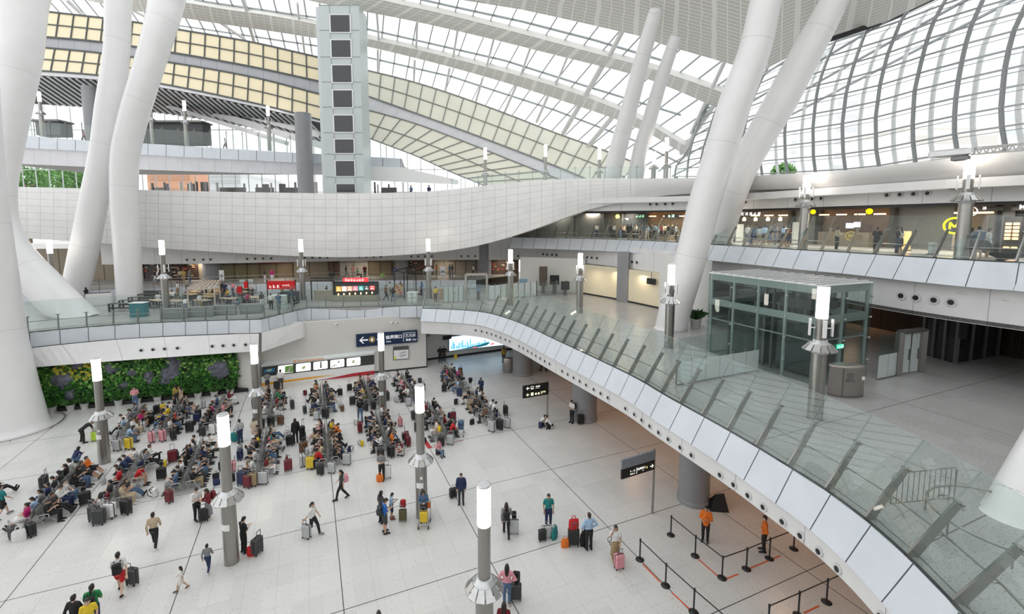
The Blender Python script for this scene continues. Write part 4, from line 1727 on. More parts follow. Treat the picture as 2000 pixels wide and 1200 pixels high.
mb.build('red_stripe', paint((.45, .02, .035), .4), root)
txd = (TB - TA).normalized()
text_mb('廣深港高速鐵路香港段', .26, vpl(572.5, 708.3, TA, TB, .02), txd, UP, .01, .008).build('lettering', paint((.85, .35, .10)), root)

# ---- bright LED screen in the recess
A, B = RC[1], RC[2]
root = thing('video_screen', 'bright video wall showing a blue skyline and a train under the bridge', 'screen', vpl(925, 690, A, B, .1))
mb = MB()
vq(mb, [(876, 687.5), (985, 675), (985, 645), (876, 658)], A, B, .1, 0, .15)
mb.build('frame', M_BLACK, root)
mb = MB()
vq(mb, [(877.5, 686), (984, 674), (984, 646), (877.5, 659)], A, B, .13)
mb.build('display', emitc((.62, .85, 1.0), 1.25), root)
mb = MB()
random.seed(5)
for i in range(22):
    x = 880 + i * 3.1 + random.random()
    yb = 683 - (x - 880) * .13
    hgt = random.choice((4, 6, 8, 11, 15))
    vq(mb, [(x, yb), (x + 2.2, yb - .3), (x + 2.2, yb - hgt), (x, yb - hgt + .2)], A, B, .15)
mb.build('skyline_picture', emitc((.10, .42, .75), .9), root)
mb = MB()
vq(mb, [(880, 685.4), (905, 681), (940, 673), (952, 668.5), (958, 669.5), (950, 675), (930, 680)], A, B, .17)
mb.build('train_picture', emitc((.02, .16, .22), .6), root)
mb = MB()
vq(mb, [(920, 681), (928, 677.5), (934, 679.2)], A, B, .18)
vq(mb, [(957, 672), (964, 670), (966, 672.5), (959, 674)], A, B, .18)
mb.build('red_picture', emitc((.8, .12, .1), .8), root)
mb = MB()
vq(mb, [(866, 665), (882, 662), (882, 656), (866, 658)], A, B, .8, 0, .3)
o = mb.build('hanging_display', M_BLACK)
tag(o, 'small black hanging display box beside the bright video wall', 'display')


# ================================================================== pole signs
def pole_sign(base, tl, tr, br, bl, label, rows):
    p = Z(base[0], base[1], 0)
    R1, R0 = D(tr[0], tr[1], p.y - .05), D(br[0], br[1], p.y - .05)
    L0 = Z(bl[0], bl[1], R0.z)
    xd = Vector((R0.x - L0.x, R0.y - L0.y, 0))
    Wd = xd.length
    xd.normalize()
    Hd = R1.z - R0.z
    root = thing('direction_sign', label, 'sign', p)
    mb = MB()
    mb.tube([p, Vector((p.x, p.y, R1.z + .02))], .06, 12)
    mb.build('pole', M_STEEL, root)
    rot = math.atan2(xd.y, xd.x)
    nd = xd.cross(UP)
    o0 = Vector((L0.x, L0.y, R0.z))
    for k, (kind, items) in enumerate(rows):
        h = Hd / len(rows)
        zc = R0.z + Hd - h * (k + .5)
        mb = MB()
        mb.rbox(o0 + xd * Wd / 2 + UP * (zc - R0.z), (Wd, .10, h * .96), .015, rot)
        bo = mb.build('board', paint((.20, .22, .25), .35) if kind == 'grey' else paint((.008, .008, .007), .4), root)
        for s, sz, x, dz, col in items:
            q = o0 + xd * (x * Wd) + UP * (zc - R0.z + dz * h)
            mm = emitc(col, .8)
            if s == '<':
                arrow(q, xd, UP, sz * h, .065).build('arrow', mm, root)
            elif s == '>':
                arrow(q, xd, UP, sz * h, .065, 0, -1).build('arrow', mm, root)
            elif s == 'box':
                m2 = MB()
                w_ = sz * h
                for (dx, dzz, a_, b_) in ((w_ / 2, 0, w_, .02), (w_ / 2, w_, w_, .02), (0, w_ / 2, .02, w_), (w_, w_ / 2, .02, w_)):
                    m2.box(q + xd * dx + UP * dzz + nd * .06, (a_, .01, b_), rot)
                m2.box(q + xd * w_ * .5 + UP * w_ * .3 + nd * .06, (w_ * .5, .01, w_ * .2), rot)
                m2.build('pictogram', mm, root)
            elif s == 'wc':
                m2 = MB()
                w_ = sz * h
                m2.box(q + xd * w_ * .5 + UP * w_ * .5 + nd * .055, (w_ * .9, .01, w_), rot)
                m2.build('pictogram', mm, root)
            elif s == 'bar':
                m2 = MB()
                m2.box(q + nd * .06, (.02, .01, sz * h), rot)
                m2.build('divider', mm, root)
            else:
                text_mb(s, sz * h, q, xd, UP, .06, .012).build('lettering', mm, root)


Wc = (.9, .9, .82)
pole_sign((1069, 813), (1019.5, 751.5), (1071, 746), (1071, 770.5), (1021, 779), 'black direction sign on a steel pole with two arrow rows', [
    ('black', [('<', .5, .12, .0, Wc), ('box', .42, .30, -.2, Wc), ('候車區', .26, .48, .0, Wc), ('Waiting Area', .12, .48, -.2, Wc)]),
    ('black', [('<', .5, .12, .0, (.95, .95, .6)), ('wc', .45, .30, -.22, (.95, .95, .6)), ('wc', .3, .46, -.2, (.95, .95, .6)), ('wc', .3, .57, -.2, (.95, .95, .6)), ('洗手間', .28, .68, -.02, (.95, .95, .6)), ('Toilet', .13, .68, -.2, (.95, .95, .6))])])
pole_sign((1274, 1003), (1209, 895), (1277, 879.5), (1277, 917), (1213, 937), 'grey and black direction sign on a steel pole beside the stanchions', [
    ('grey', []),
    ('black', [('9', .26, .24, .0, Wc), ('-', .26, .295, .0, Wc), ('16', .26, .33, .0, Wc), ('車廂 Car', .17, .24, -.26, Wc), ('bar', .6, .44, .0, Wc), ('檢票閘口', .26, .46, .0, Wc), ('Gate', .12, .60, -.2, Wc), ('4', .34, .73, -.1, (.95, .8, .25)), ('>', .42, .96, .0, Wc)])])


# ================================================================== glass lift hall on the bridge deck
C0, C1, C2 = Vector((12.85, 28.25, Z1)), Vector((15.62, 22.25, Z1)), Vector((19.35, 23.65, Z1))
C3 = C0 + C2 - C1
HT = 5.1
root = thing('glass_lift_hall', 'glazed lift enclosure with steel frame on the bridge deck', 'lift', C1)
M_LFR = mat('lift frame steel', (.38, .42, .41), .35, metal=.3)
for (a, b, k) in ((C0, C1, 4), (C1, C2, 2), (C2, C3, 4), (C3, C0, 2)):
    for i in range(k):
        p, q = a.lerp(b, i / k), a.lerp(b, (i + 1) / k)
        for z0, z1 in ((.05, 2.3), (2.3, HT)):
            mb = MB()
            mb.sheet([[p + UP * z0, q + UP * z0], [p + UP * (z1 - .02), q + UP * (z1 - .02)]], (.01, .015, 0))
            mb.build('glass_panel', M_GLASS_L, root)
        cen = (C0 + C2) / 2
        ins = (cen - p) * .05
        mb = MB()
        mb.tube([p + ins, p + ins + UP * HT], .09, 10)
        for z in (1, 2.2, 3.3, 4.4):
            mb.bar(p + ins + UP * z, p + UP * z, .06, .06)
            mb.ball(p + UP * z, .06, 8, 5)
        mb.build('frame_post', M_LFR, root)
    mb = MB()
    ins0, ins1 = ((C0 + C2) / 2 - a) * .05, ((C0 + C2) / 2 - b) * .05
    for z, h in ((3.35, .38), (4.9, .38)):
        mb.bar(a + ins0 + UP * z, b + ins1 + UP * z, .16, h)
    mb.bar(a + UP * .04, b + UP * .04, .10, .10)
    mb.bar(a + ins0 + UP * 2.3, b + ins1 + UP * 2.3, .06, .06)
    mb.build('frame_beam', M_LFR, root)
mb = MB()
e1, e2 = (C1 - C0).normalized(), (C2 - C1).normalized()
for P_, m_ in (([C0, C1, C2, C3], 0),):
    mb.poly3([p + UP * HT for p in P_], (0, 0, .06))
for i in range(12):
    a, b = C0.lerp(C1, (i + .5) / 12), C3.lerp(C2, (i + .5) / 12)
    mb.bar(a + UP * (HT + .1), b + UP * (HT + .1), .12, .05, 1)
mb.build('roof', [mat('lift roof glass', (.74, .76, .75), .3), M_ALU], root)
cen = (C0 + C2) / 2
for k, f in enumerate((.3, .72)):
    c = C0.lerp(C1, f) * .5 + C3.lerp(C2, f) * .5
    rz = math.atan2(e1.y, e1.x)
    mb = MB()
    mb.box(c + UP * 1.5, (2.0, 2.0, 2.6), rz)
    mb.box(c + UP * 3.9, (1.9, 1.9, .5), rz)
    mb.build('lift_car', paint((.05, .06, .06), .3), root)
    mb = MB()
    for dx in (-1.15, 1.15):
        for dy in (-1.1, 1.1):
            mb.box(c + e1 * dx + e2 * dy + UP * 2.4, (.12, .12, 4.8), rz)
    mb.box(c + UP * 4.5, (2.4, .2, .2), rz)
    mb.build('guide_rail', M_STEEL_D, root)
mb = MB()
ex = vpl(1641, 677, C1, C2, .06)
mb.box(ex, (.48, .04, .20), math.atan2(e2.y, e2.x))
o = mb.build('exit_sign', emitc((.05, .55, .30), 1.2), root)
mb = MB()
mb.box(ex + Vector((.08, -.04, 0)), (.14, .02, .12), math.atan2(e2.y, e2.x))
mb.box(ex + Vector((-.12, -.1, 0)), (.12, .02, .08), math.atan2(e2.y, e2.x))
mb.build('pictogram', M_SIGNW, root)

# frosted screens beside the lift
PA, PB = Z(1322, 753, Z1), Z(1481, 724.5, Z1)
root = thing('glass_partition', 'frosted glass partition between the balustrade and the lift', 'partition', PA)
for i in range(6):
    a, b = PA.lerp(PB, i / 6), PA.lerp(PB, (i + .97) / 6)
    mb = MB()
    mb.sheet([[a, b], [a + UP * 1.2, b + UP * 1.2]], (.004, .014, 0))
    fp = mb.build('frosted_panel', M_FROST, root)
    mb = MB()
    mb.sheet([[a + UP * 1.2, b + UP * 1.2], [a + UP * 2.45, b + UP * 2.45]], (.004, .014, 0))
    mb.build('glass_panel', M_GLASS_L, root)
    mb = MB()
    mb.bar(a + Vector((0, .12, 0)), a + Vector((0, .12, 1.3)), .07, .05)
    mb.build('post', M_STEEL, root)
mb = MB()
mb.bar(PA, PB, .08, .08)
mb.build('base_rail', M_STEEL_D, root)
# steel screen and door
PA, PB, PC = Z(1713, 742.5, Z1), Z(1752, 734, Z1), Z(1797, 727, Z1)
root = thing('glass_partition', 'frosted double panel screen between the lift and a steel door', 'partition', PA)
for i in range(2):
    a, b = PA.lerp(PB, i / 2), PA.lerp(PB, (i + .97) / 2)
    mb = MB()
    mb.sheet([[a, b], [a + UP * 1.3, b + UP * 1.3]], (.01, .02, 0))
    mb.build('frosted_panel', M_FROST, root)
    mb = MB()
    mb.sheet([[a + UP * 1.3, b + UP * 1.3], [a + UP * 2.4, b + UP * 2.4]], (.01, .02, 0))
    mb.build('glass_panel', M_GLASS_L, root)
mb = MB()
mb.bar(PA, PB, .1, .1)
mb.build('base_rail', M_STEEL_D, root)
root = thing('gate_door', 'steel framed door with frosted strips next to the lift screen', 'door', PB)
mb = MB()
for p in (PB, PC):
    mb.box(p + UP * 1.2, (.28, .28, 2.4))
mb.bar(PB + UP * 2.4, PC + UP * 2.4, .34, .16)
mb.build('frame', M_STEEL, root)
for f0, f1 in ((.14, .47), (.53, .86)):
    mb = MB()
    a, b = PB.lerp(PC, f0), PB.lerp(PC, f1)
    mb.sheet([[a + UP * .1, b + UP * .1], [a + UP * 2.25, b + UP * 2.25]], (.01, .03, 0))
    lf = mb.build('door_leaf', M_FROST, root)
    mb = MB()
    mb.bar(b + Vector((-.08, -.06, .8)), b + Vector((-.08, -.06, 1.4)), .05)
    mb.build('handle', M_STEEL_D, lf if False else root)
# dark glazed lobby box under the shop deck
K0, K1, K2 = Z(1800, 692, Z1), Z(1864, 710, Z1), Z(1944, 696, Z1)
K3 = K0 + K2 - K1
root = thing('lobby_kiosk', 'dark glazed lobby box with a black screen under the shop deck', 'kiosk', K1)
mb = MB()
M_KGL = mat('dark reflective glass', (.02, .02, .02), .08)
mb.prism([(p.x, p.y) for p in (K0, K1, K2, K3)], Z1, Z1 + 3.15)
mb.build('glazed_box', M_KGL, root)
for p in (K0, K1, K2, K0.lerp(K1, .33), K0.lerp(K1, .66), K1.lerp(K2, .33), K1.lerp(K2, .66)):
    mb = MB()
    mb.box(p + UP * 1.57 + Vector((0, -.05, 0)), (.16, .16, 3.15))
    mb.build('frame_post', M_STEEL_D, root)
mb = MB()
mb.bar(K0 + Vector((0, -.4, 2.0)).lerp(Vector((0, -.4, 2.0)), 0) + (K1 - K0) * .6, K1 + Vector((.2, -.4, 2.0)), .2, .95)
mb.build('screen', M_BLACK, root)

# big steel recycling bin on the bridge deck
p = Z(1661, 778, Z1)
root = thing('recycling_bin', 'large oval steel recycling bin with labels beside the lift', 'bin', (p.x, p.y + .35, Z1))
mb = MB()
mb.lathe([(.80, 0), (.82, .03), (.82, 1.42), (.84, 1.44), (.84, 1.5), (.6, 1.53)], (p.x, p.y + .35, Z1), 32, 0, True, 1.0, .5)
mb.build('body', mat('bin steel', (.34, .31, .29), .35, metal=.7, scale=12), root)
mb = MB()
mb.lathe([(.825, .08), (.828, .085), (.828, .1), (.825, .1)], (p.x, p.y + .35, Z1), 32, 0, True, 1.0, .505)
mb.build('base_joint', M_BLACK, root)
for i, x in enumerate((-.42, .22)):
    mb = MB()
    mb.box((p.x + x, p.y - .02, Z1 + .75), (.012, .03, 1.4))
    mb.build('door_seam', M_STEEL_D, root)
mb = MB()
for k, w_ in enumerate((.3, .36, .2, .34, .4)):
    mb.box((p.x - .1, p.y - .06, Z1 + 1.18 - k * .09), (w_, .02, .035))
mb.build('lettering', M_STEEL_D, root)
mb = MB()
mb.box((p.x + .55, p.y + .03, Z1 + .95), (.14, .03, .16))
mb.build('sticker', M_PAPER, root)
p = Z(993, 727, 0)
root = thing('waste_bin', 'tall oval steel bin next to the grey column under the bridge', 'bin', (p.x, p.y, 0))
mb = MB()
mb.lathe([(.5, 0), (.52, .04), (.52, 1.35), (.45, 1.42)], (p.x, p.y, 0), 24, 0, True, 1, .6)
mb.build('body', mat('bin steel', (.34, .31, .29), .35), root)
mb = MB()
mb.box((p.x, p.y - .31, .7), (.015, .02, 1.3))
mb.build('door_seam', M_STEEL_D, root)


# ================================================================== crowd barrier and stanchions
A, B = Z(1738, 997, Z1), Z(1862, 984, Z1)
root = thing('crowd_barrier', 'tubular steel crowd barrier standing behind the bridge balustrade', 'barrier', A)
d = (B - A).normalized()
mb = MB()
Lb = (B - A).length
mb.tube([A + UP * .2, A + UP * 1.05, A + UP * 1.12 + d * .08, B + UP * 1.12 - d * .08, B + UP * 1.05, B + UP * .2, A + UP * .2], .022, 8)
mb.build('frame', M_STEEL, root)
for i in range(1, 12):
    mb = MB()
    q = A.lerp(B, i / 12)
    mb.tube([q + UP * .2, q + UP * 1.12], .011, 6)
    mb.build('bar', M_STEEL, root)
for q in (A.lerp(B, .04), A.lerp(B, .96)):
    mb = MB()
    nx = Vector((-d.y, d.x, 0))
    mb.tube([q + nx * -.35 + UP * .02, q + nx * -.2 + UP * .16, q + UP * .2, q + nx * .2 + UP * .16, q + nx * .35 + UP * .02], .02, 8)
    mb.build('foot', M_STEEL, root)

chains = [
    ('of the outer queue line', [(1249.6, 1094), (1299.8, 1145), (1354.6, 1197), (1415, 1252)]),
    ('of the inner queue line', [(1310, 1046), (1357.5, 1087), (1410, 1130), (1457.6, 1112.5), (1502.5, 1092), (1550, 1073)]),
    ('of the queue line cut by the frame edge', [(1676, 1149), (1614, 1177), (1559, 1203), (1500, 1230)]),
]
ordn = ['first', 'second', 'third', 'fourth', 'fifth', 'sixth', 'seventh', 'eighth', 'ninth', 'tenth', 'eleventh', 'twelfth', 'thirteenth', 'fourteenth']
for nm, pts in chains:
    P = [Z(x, y, 0) for x, y in pts]
    for i, p in enumerate(P):
        root = thing('stanchion', ordn[i] + ' black belt stanchion ' + nm, 'stanchion', p, 0, 'belt stanchions of the queue')
        mb = MB()
        mb.lathe([(.18, 0), (.18, .025), (.06, .05), (.03, .06)], p, 20)
        mb.build('base', M_BLACK, root)
        mb = MB()
        mb.tube([p + UP * .05, p + UP * .96], .032, 12)
        mb.lathe([(.04, .86), (.04, .98), (.02, 1.0)], p, 12)
        mb.build('pole', M_BLACK, root)
        if i + 1 < len(P):
            mb = MB()
            mb.bar(p + UP * .92, P[i + 1] + UP * .92, .012, .05)
            mb.build('belt', M_BLACK, root)
tapes = [((1255, 1102), (1290, 1138)), ((1312, 1158), (1352, 1195)), ((1364, 1093), (1402, 1126)), ((1416, 1132), (1442, 1122)), ((1464, 1111), (1524, 1086)), ((1570, 1198), (1600, 1184))]
for i, (a, b) in enumerate(tapes):
    mb = MB()
    mb.bar(Z(a[0], a[1], .004), Z(b[0], b[1], .004), .06, .006)
    o = mb.build('floor_tape', paint((.65, .10, .03)))
    tag(o, ordn[i] + ' orange tape strip on the floor along the stanchions', 'floor tape', 'orange floor tapes')
# red floor tape corner by the benches
mb = MB()
mb.bar(Z(826, 856, .004), Z(840, 876, .004), .28, .006)
mb.bar(Z(840, 876, .004), Z(905, 860, .004), .05, .006)
o = mb.build('floor_tape', paint((.45, .03, .04)))
tag(o, 'dark red tape corner on the floor around the bench row', 'floor tape')
# black wedge cover beside the thick column
p = Z(1405, 1000, 0)
mb = MB()
mb.add([p + Vector(v) for v in ((-.45, 0, 0), (.45, -.1, 0), (.4, .7, 0), (-.4, .8, 0), (-.1, .3, .75), (.35, .3, .8))], [(0, 1, 5, 4), (1, 2, 5), (2, 3, 4, 5), (3, 0, 4), (3, 2, 1, 0)])
o = mb.build('floor_monitor', M_BLACK)
tag(o, 'black wedge shaped box against the thick grey column', 'box')

# ================================================================== living wall, rocks and white pots
A, B = WL[2], WL[4]
root = thing('living_wall', 'green planted wall with grey rock patches below the food court', 'plant wall', WL[3])
mb = MB()
mb.sheet([[Vector((p.x, p.y - .12, .25)) for p in WL[1:]], [Vector((p.x, p.y - .12, 3.9)) for p in WL[1:]]], (0, .1, 0))
mb.build('backing', paint((.02, .028, .018), .8), root)
random.seed(11)
rocks = [(338, 712, 17, 34), (322, 735, 14, 20), (427, 722, 26, 22), (120, 742, 26, 20), (215, 722, 20, 12), (135, 772, 16, 14), (240, 752, 12, 8), (290, 735, 12, 18), (255, 728, 14, 9), (150, 715, 14, 8)]
for (x, y, w_, h_) in rocks:
    mb = MB()
    pts = []
    for k in range(12):
        a = 2 * math.pi * k / 12
        f = .8 + .35 * random.random()
        pts.append(vpl(x + w_ * math.cos(a) * f, y + h_ * math.sin(a) * f, A, B, .2))
    c = vpl(x, y, A, B, .42)
    mb.add(pts + [c] + [q + Vector((0, .2, 0)) for q in pts], [(i, (i + 1) % 12, 12) for i in range(12)] + [(i, 13 + i, 13 + (i + 1) % 12, (i + 1) % 12) for i in range(12)], 0, False)
    mb.build('rock', mat('slate rock', (.15, .16, .20), .7, var=.5, scale=3.5), root)
mb = MB()
txd = (B - A).normalized()
nrm = -txd.cross(UP) if txd.cross(UP).y > 0 else txd.cross(UP)
gx = Vector((WL[1].x, WL[1].y, 0))
Ltot = (WL[4] - WL[1]).length


def leaf(mb, c, s, m):
    a = random.uniform(0, 6.28)
    u = (txd * math.cos(a) + UP * math.sin(a))
    v = (nrm * .8 + UP * -.4 + txd * random.uniform(-.5, .5)).normalized()
    w = u.cross(v).normalized()
    mb.add([c, c + u * s * .5 + w * s * .32 + v * s * .2, c + u * s + v * s * .1, c + u * s * .5 - w * s * .32 + v * s * .2], [(0, 1, 2, 3)], m)


for i in range(5200):
    px = random.uniform(62, 463)
    f = random.random()
    yb = interp([(60, 800), (465, 760)], px)
    yt = interp([(60, 718), (465, 690)], px)
    py = yt + (yb - yt) * f
    skip = False
    for (x, y, w_, h_) in rocks:
        if ((px - x) / w_) ** 2 + ((py - y) / h_) ** 2 < .8:
            skip = True
    dens = .55 + .45 * math.sin(px * .045 + f * 4) * math.cos(px * .021 - f * 3)
    if skip or random.random() > dens + .25:
        continue
    c = vpl(px, py, A, B, .15 + random.random() * .25)
    if 105 < px < 180 and py < 740 and random.random() < .6:
        m = 3
    else:
        m = random.choice((0, 0, 1, 1, 2)) if f < .55 else random.choice((0, 0, 0, 0, 1))
    leaf(mb, c, random.uniform(.20, .46), m)
lv = mb.build('foliage', [paint((.03, .12, .02)), paint((.07, .26, .03)), paint((.30, .50, .14)), paint((.55, .50, .06))], root)
mb = MB()
mb.box((WL[2] + (WL[4] - WL[2]) / 2) + Vector((0, -.35, .14)), ((WL[4] - WL[2]).length + 2, .5, .28), math.atan2(txd.y, txd.x))
mb.build('planter_trough', M_BLACK, root)


def potted(p, s, label, seed, group='white pots along the living wall', col=(.03, .10, .02)):
    random.seed(seed)
    root = thing('potted_plant', label, 'potted plant', p, 0, group)
    mb = MB()
    mb.lathe([(.20 * s, 0), (.22 * s, .02), (.30 * s, .5 * s), (.32 * s, .5 * s), (.28 * s, .46 * s), (.05, .45 * s)], p, 16)
    mb.build('pot', M_WHITE, root)
    mb = MB()
    for i in range(46):
        a = random.uniform(0, 6.28)
        l = random.uniform(.35, .75) * s
        e = Vector((math.cos(a), math.sin(a), 0))
        sd = Vector((-e.y, e.x, 0)) * .05 * s
        b0 = p + UP * .46 * s + e * .08 * s
        k = random.uniform(.3, 1.0)
        m1 = b0 + e * l * .45 * k + UP * l * .6
        t1 = b0 + e * l * k + UP * l * (.95 - .5 * k)
        mb.add([b0 - sd * .5, b0 + sd * .5, m1 + sd, t1, m1 - sd], [(0, 1, 2, 3, 4)], i % 2)
    mb.build('leaves', [paint(col), paint((col[0] * 2.4, col[1] * 2, col[2] * 2))], root)


for i, (x, y) in enumerate([(115, 801), (150, 797), (177, 794), (206, 791), (242, 788), (278, 784.5), (317, 781), (358, 776), (395, 774), (426, 771), (457, 767)]):
    potted(Z(x, y, 0) + Vector((0, -.5, 0)), .95, ordn[i] + ' white pot with a leafy plant before the living wall', 30 + i)
potted(Z(1358, 641, Z1), 1.5, 'dark leafy plant in a pale pot beside the leaning white column', 77, None, (.015, .05, .015))

# ================================================================== lift tower at the far side
tA, tB = D(636, 376, 55), D(711.5, 376, 55)
zt = D(620, 10, 55).z
root = thing('lift_tower', 'tall pale green panelled lift tower with a column of dark windows', 'tower', ((tA.x + tB.x) / 2, 55, Z3 - 1))
mb = MB()
wT = tB.x - tA.x
mb.box(((tA.x + tB.x) / 2, 56.5, (Z3 - 2 + zt) / 2), (wT, 3, zt - Z3 + 2))
M_TOWER = mat('tower panel', (.52, .58, .58), .35, var=.03, scale=.5)
mb.build('body', M_TOWER, root)
mb = MB()
zs_ = [D(640, y, 55).z for y in (10, 59, 111, 160, 209, 259, 301, 346)]
for z in zs_:
    mb.box(((tA.x + tB.x) / 2, 54.98, z), (wT, .05, .05))
for f in (.27, .77):
    mb.box((tA.x + wT * f, 54.98, (Z3 - 1 + zt) / 2), (.05, .05, zt - Z3 + 1))
mb.build('panel_joint', M_MULL, root)
wy = [(28, 65), (77, 114), (126, 163), (175, 212), (224, 260), (271, 301), (313, 346), (359, 377)]
for y0, y1 in wy:
    z1, z0 = D(665, y0, 55).z, D(665, y1, 55).z
    mb = MB()
    mb.box((tA.x + wT * .53, 54.97, (z0 + z1) / 2), (wT * .54, .10, z1 - z0))
    w = mb.build('window_frame', M_ALU, root)
    mb = MB()
    mb.box((tA.x + wT * .53, 54.93, (z0 + z1) / 2), (wT * .47, .10, (z1 - z0) * .88))
    mb.build('window_pane', mat('dark lift pane', (.05, .055, .06), .08), root)
mb = MB()
mb.box((tA.x - .25, 56.2, (Z3 + zt) / 2), (.5, 1.5, zt - Z3))
mb.build('side_fin', M_MULL_P, root)

# interior of the far level between ribbon and balcony: dark furniture, glazed lines
mb = MB()
random.seed(8)
for x in range(276, 790, 9):
    a = D(x + random.uniform(-2, 2), 378, 66)
    h = random.choice((1.2, 1.6, 3.2, 3.2))
    mb.box((a.x, 66 + random.uniform(-2, 3), Z3 + h / 2), (random.choice((.12, .2, .2, .9)), .3, h), 0, random.choice((0, 0, 1)))
for x0, x1 in ((430, 480), (500, 535), (552, 585), (300, 330), (745, 775)):
    a, b = D(x0, 376, 68), D(x1, 376, 68)
    mb.box(((a.x + b.x) / 2, 68, Z3 + 1.9), (b.x - a.x, .3, 1.5), 0, 0)
o = mb.build('wall_back.005', [M_STEEL_D, M_WALL])
o['kind'] = 'structure'
mb = MB()
a, b = D(285, 372, 72), D(600, 335, 72)
mb.box(((a.x + b.x) / 2, 74, b.z + .6), (b.x - a.x + 30, 14, .4))
struct('ceiling.004', mb, mat('upper ceiling', (.35, .34, .32), .6))
# dark lounge block and stairs seen through the balcony glass
for (x0, x1, y0, y1, lb, c) in [(280, 400, 240, 283, 'dark lounge kiosk on the high far balcony behind the bent column', (.06, .065, .07)), (76, 124, 238, 266, 'dark counter on the high far balcony before the bright glass', (.12, .13, .14))]:
    a, b = D(x0, y1, 70), D(x1, y0, 70)
    root = thing('kiosk', lb, 'kiosk', ((a.x + b.x) / 2, 70, a.z))
    mb = MB()
    mb.rbox(((a.x + b.x) / 2, 70.5, (a.z + b.z) / 2), (b.x - a.x, 2, b.z - a.z), .2)
    mb.build('body', paint(c), root)
    mb = MB()
    mb.rbox(((a.x + b.x) / 2, 70.2, b.z), (b.x - a.x + .6, 2.6, .3), .1)
    mb.build('canopy', M_STEEL_D, root)
# diagonal escalator flanks behind the balcony glass
for i, (p0, p1, w) in enumerate([((385, 196), (620, 262), .5), ((420, 222), (640, 288), .5), ((330, 208), (560, 280), .3)]):
    mb = MB()
    a, b = D(p0[0], p0[1], 76), D(p1[0], p1[1], 72)
    mb.bar(a, b, 1.0, w * 2)
    o = mb.build('escalator_flank', M_ALU)
    tag(o, ('upper', 'middle', 'lowest')[i] + ' sloping escalator flank seen through the far balcony glass', 'escalator')

# ---- long cantilever device over the band at the curtain wall
a, b = D(1815, 303, 24.5), D(2010, 286, 21.5)
root = thing('maintenance_arm', 'long grey telescopic arm lying above the white band at the curtain wall', 'machine arm', a)
mb = MB()
d = (b - a)
mb.rbox(a + d * .25, (d.length * .5, .5, .38), .12, math.atan2(d.y, d.x))
mb.build('boom', M_ALU, root)
mb = MB()
for i in range(14):
    p = a + d * (.5 + i * .035)
    mb.bar(p + UP * (-.15 if i % 2 else .15), p + d * .035 + UP * (.15 if i % 2 else -.15), .05)
mb.bar(a + d * .45 + UP * .16, b + UP * .16, .07)
mb.bar(a + d * .45 - UP * .16, b - UP * .16, .07)
mb.build('lattice', M_STEEL, root)
mb = MB()
mb.rbox(a + d * .35 - UP * .3, (.7, .35, .25), .06, math.atan2(d.y, d.x))
mb.build('bracket', M_STEEL_D, root)

# ================================================================== outside: pale towers beyond the glass
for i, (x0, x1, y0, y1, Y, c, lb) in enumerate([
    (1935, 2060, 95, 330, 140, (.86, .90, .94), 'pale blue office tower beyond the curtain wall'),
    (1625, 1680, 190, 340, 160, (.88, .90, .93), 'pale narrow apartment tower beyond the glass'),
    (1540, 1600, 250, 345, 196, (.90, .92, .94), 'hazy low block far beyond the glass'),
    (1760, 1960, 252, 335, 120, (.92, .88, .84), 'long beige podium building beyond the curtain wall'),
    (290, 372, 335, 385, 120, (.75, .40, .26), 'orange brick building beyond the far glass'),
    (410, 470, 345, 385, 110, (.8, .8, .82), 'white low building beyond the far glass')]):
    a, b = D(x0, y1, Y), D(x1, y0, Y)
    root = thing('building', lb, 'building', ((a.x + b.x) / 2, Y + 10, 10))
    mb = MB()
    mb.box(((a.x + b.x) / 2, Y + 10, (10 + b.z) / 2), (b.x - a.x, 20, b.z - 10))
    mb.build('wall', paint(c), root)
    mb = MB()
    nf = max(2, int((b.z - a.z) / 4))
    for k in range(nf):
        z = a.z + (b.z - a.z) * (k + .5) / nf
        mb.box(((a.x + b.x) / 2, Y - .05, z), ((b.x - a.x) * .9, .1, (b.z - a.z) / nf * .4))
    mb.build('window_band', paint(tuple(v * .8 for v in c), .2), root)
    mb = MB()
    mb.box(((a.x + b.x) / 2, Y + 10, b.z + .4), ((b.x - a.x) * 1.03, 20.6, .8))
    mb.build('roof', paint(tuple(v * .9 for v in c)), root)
random.seed(3)
for i, (x, y, Y, s) in enumerate([(48, 352, 100, 4), (112, 354, 112, 5), (150, 350, 100, 3.4), (1530, 336, 120, 3)]):
    c = D(x, y, Y)
    root = thing('tree', ('round', 'broad', 'tall', 'small')[i] + ' green tree outside beyond the glass wall, ' + ('first', 'second', 'third', 'by the bridge side')[i], 'tree', (c.x, Y, 10))
    mb = MB()
    mb.tube([(c.x, Y, 10), (c.x, Y, c.z)], .3, 8)
    mb.build('trunk', paint((.15, .10, .06)), root)
    mb = MB()
    for k in range(1300):
        v = Vector((random.gauss(0, 1), random.gauss(0, 1), random.gauss(0, 1))).normalized() * s * random.uniform(.5, 1)
        p = c + Vector((v.x, v.y, v.z * .8))
        u = Vector((random.uniform(-1, 1), random.uniform(-1, 1), random.uniform(-1, 1))).normalized() * .34
        w = u.orthogonal().normalized() * .25
        mb.add([p - u, p + w, p + u, p - w], [(0, 1, 2, 3)])
    mb.build('crown', paint((.14, .34, .07)), root)

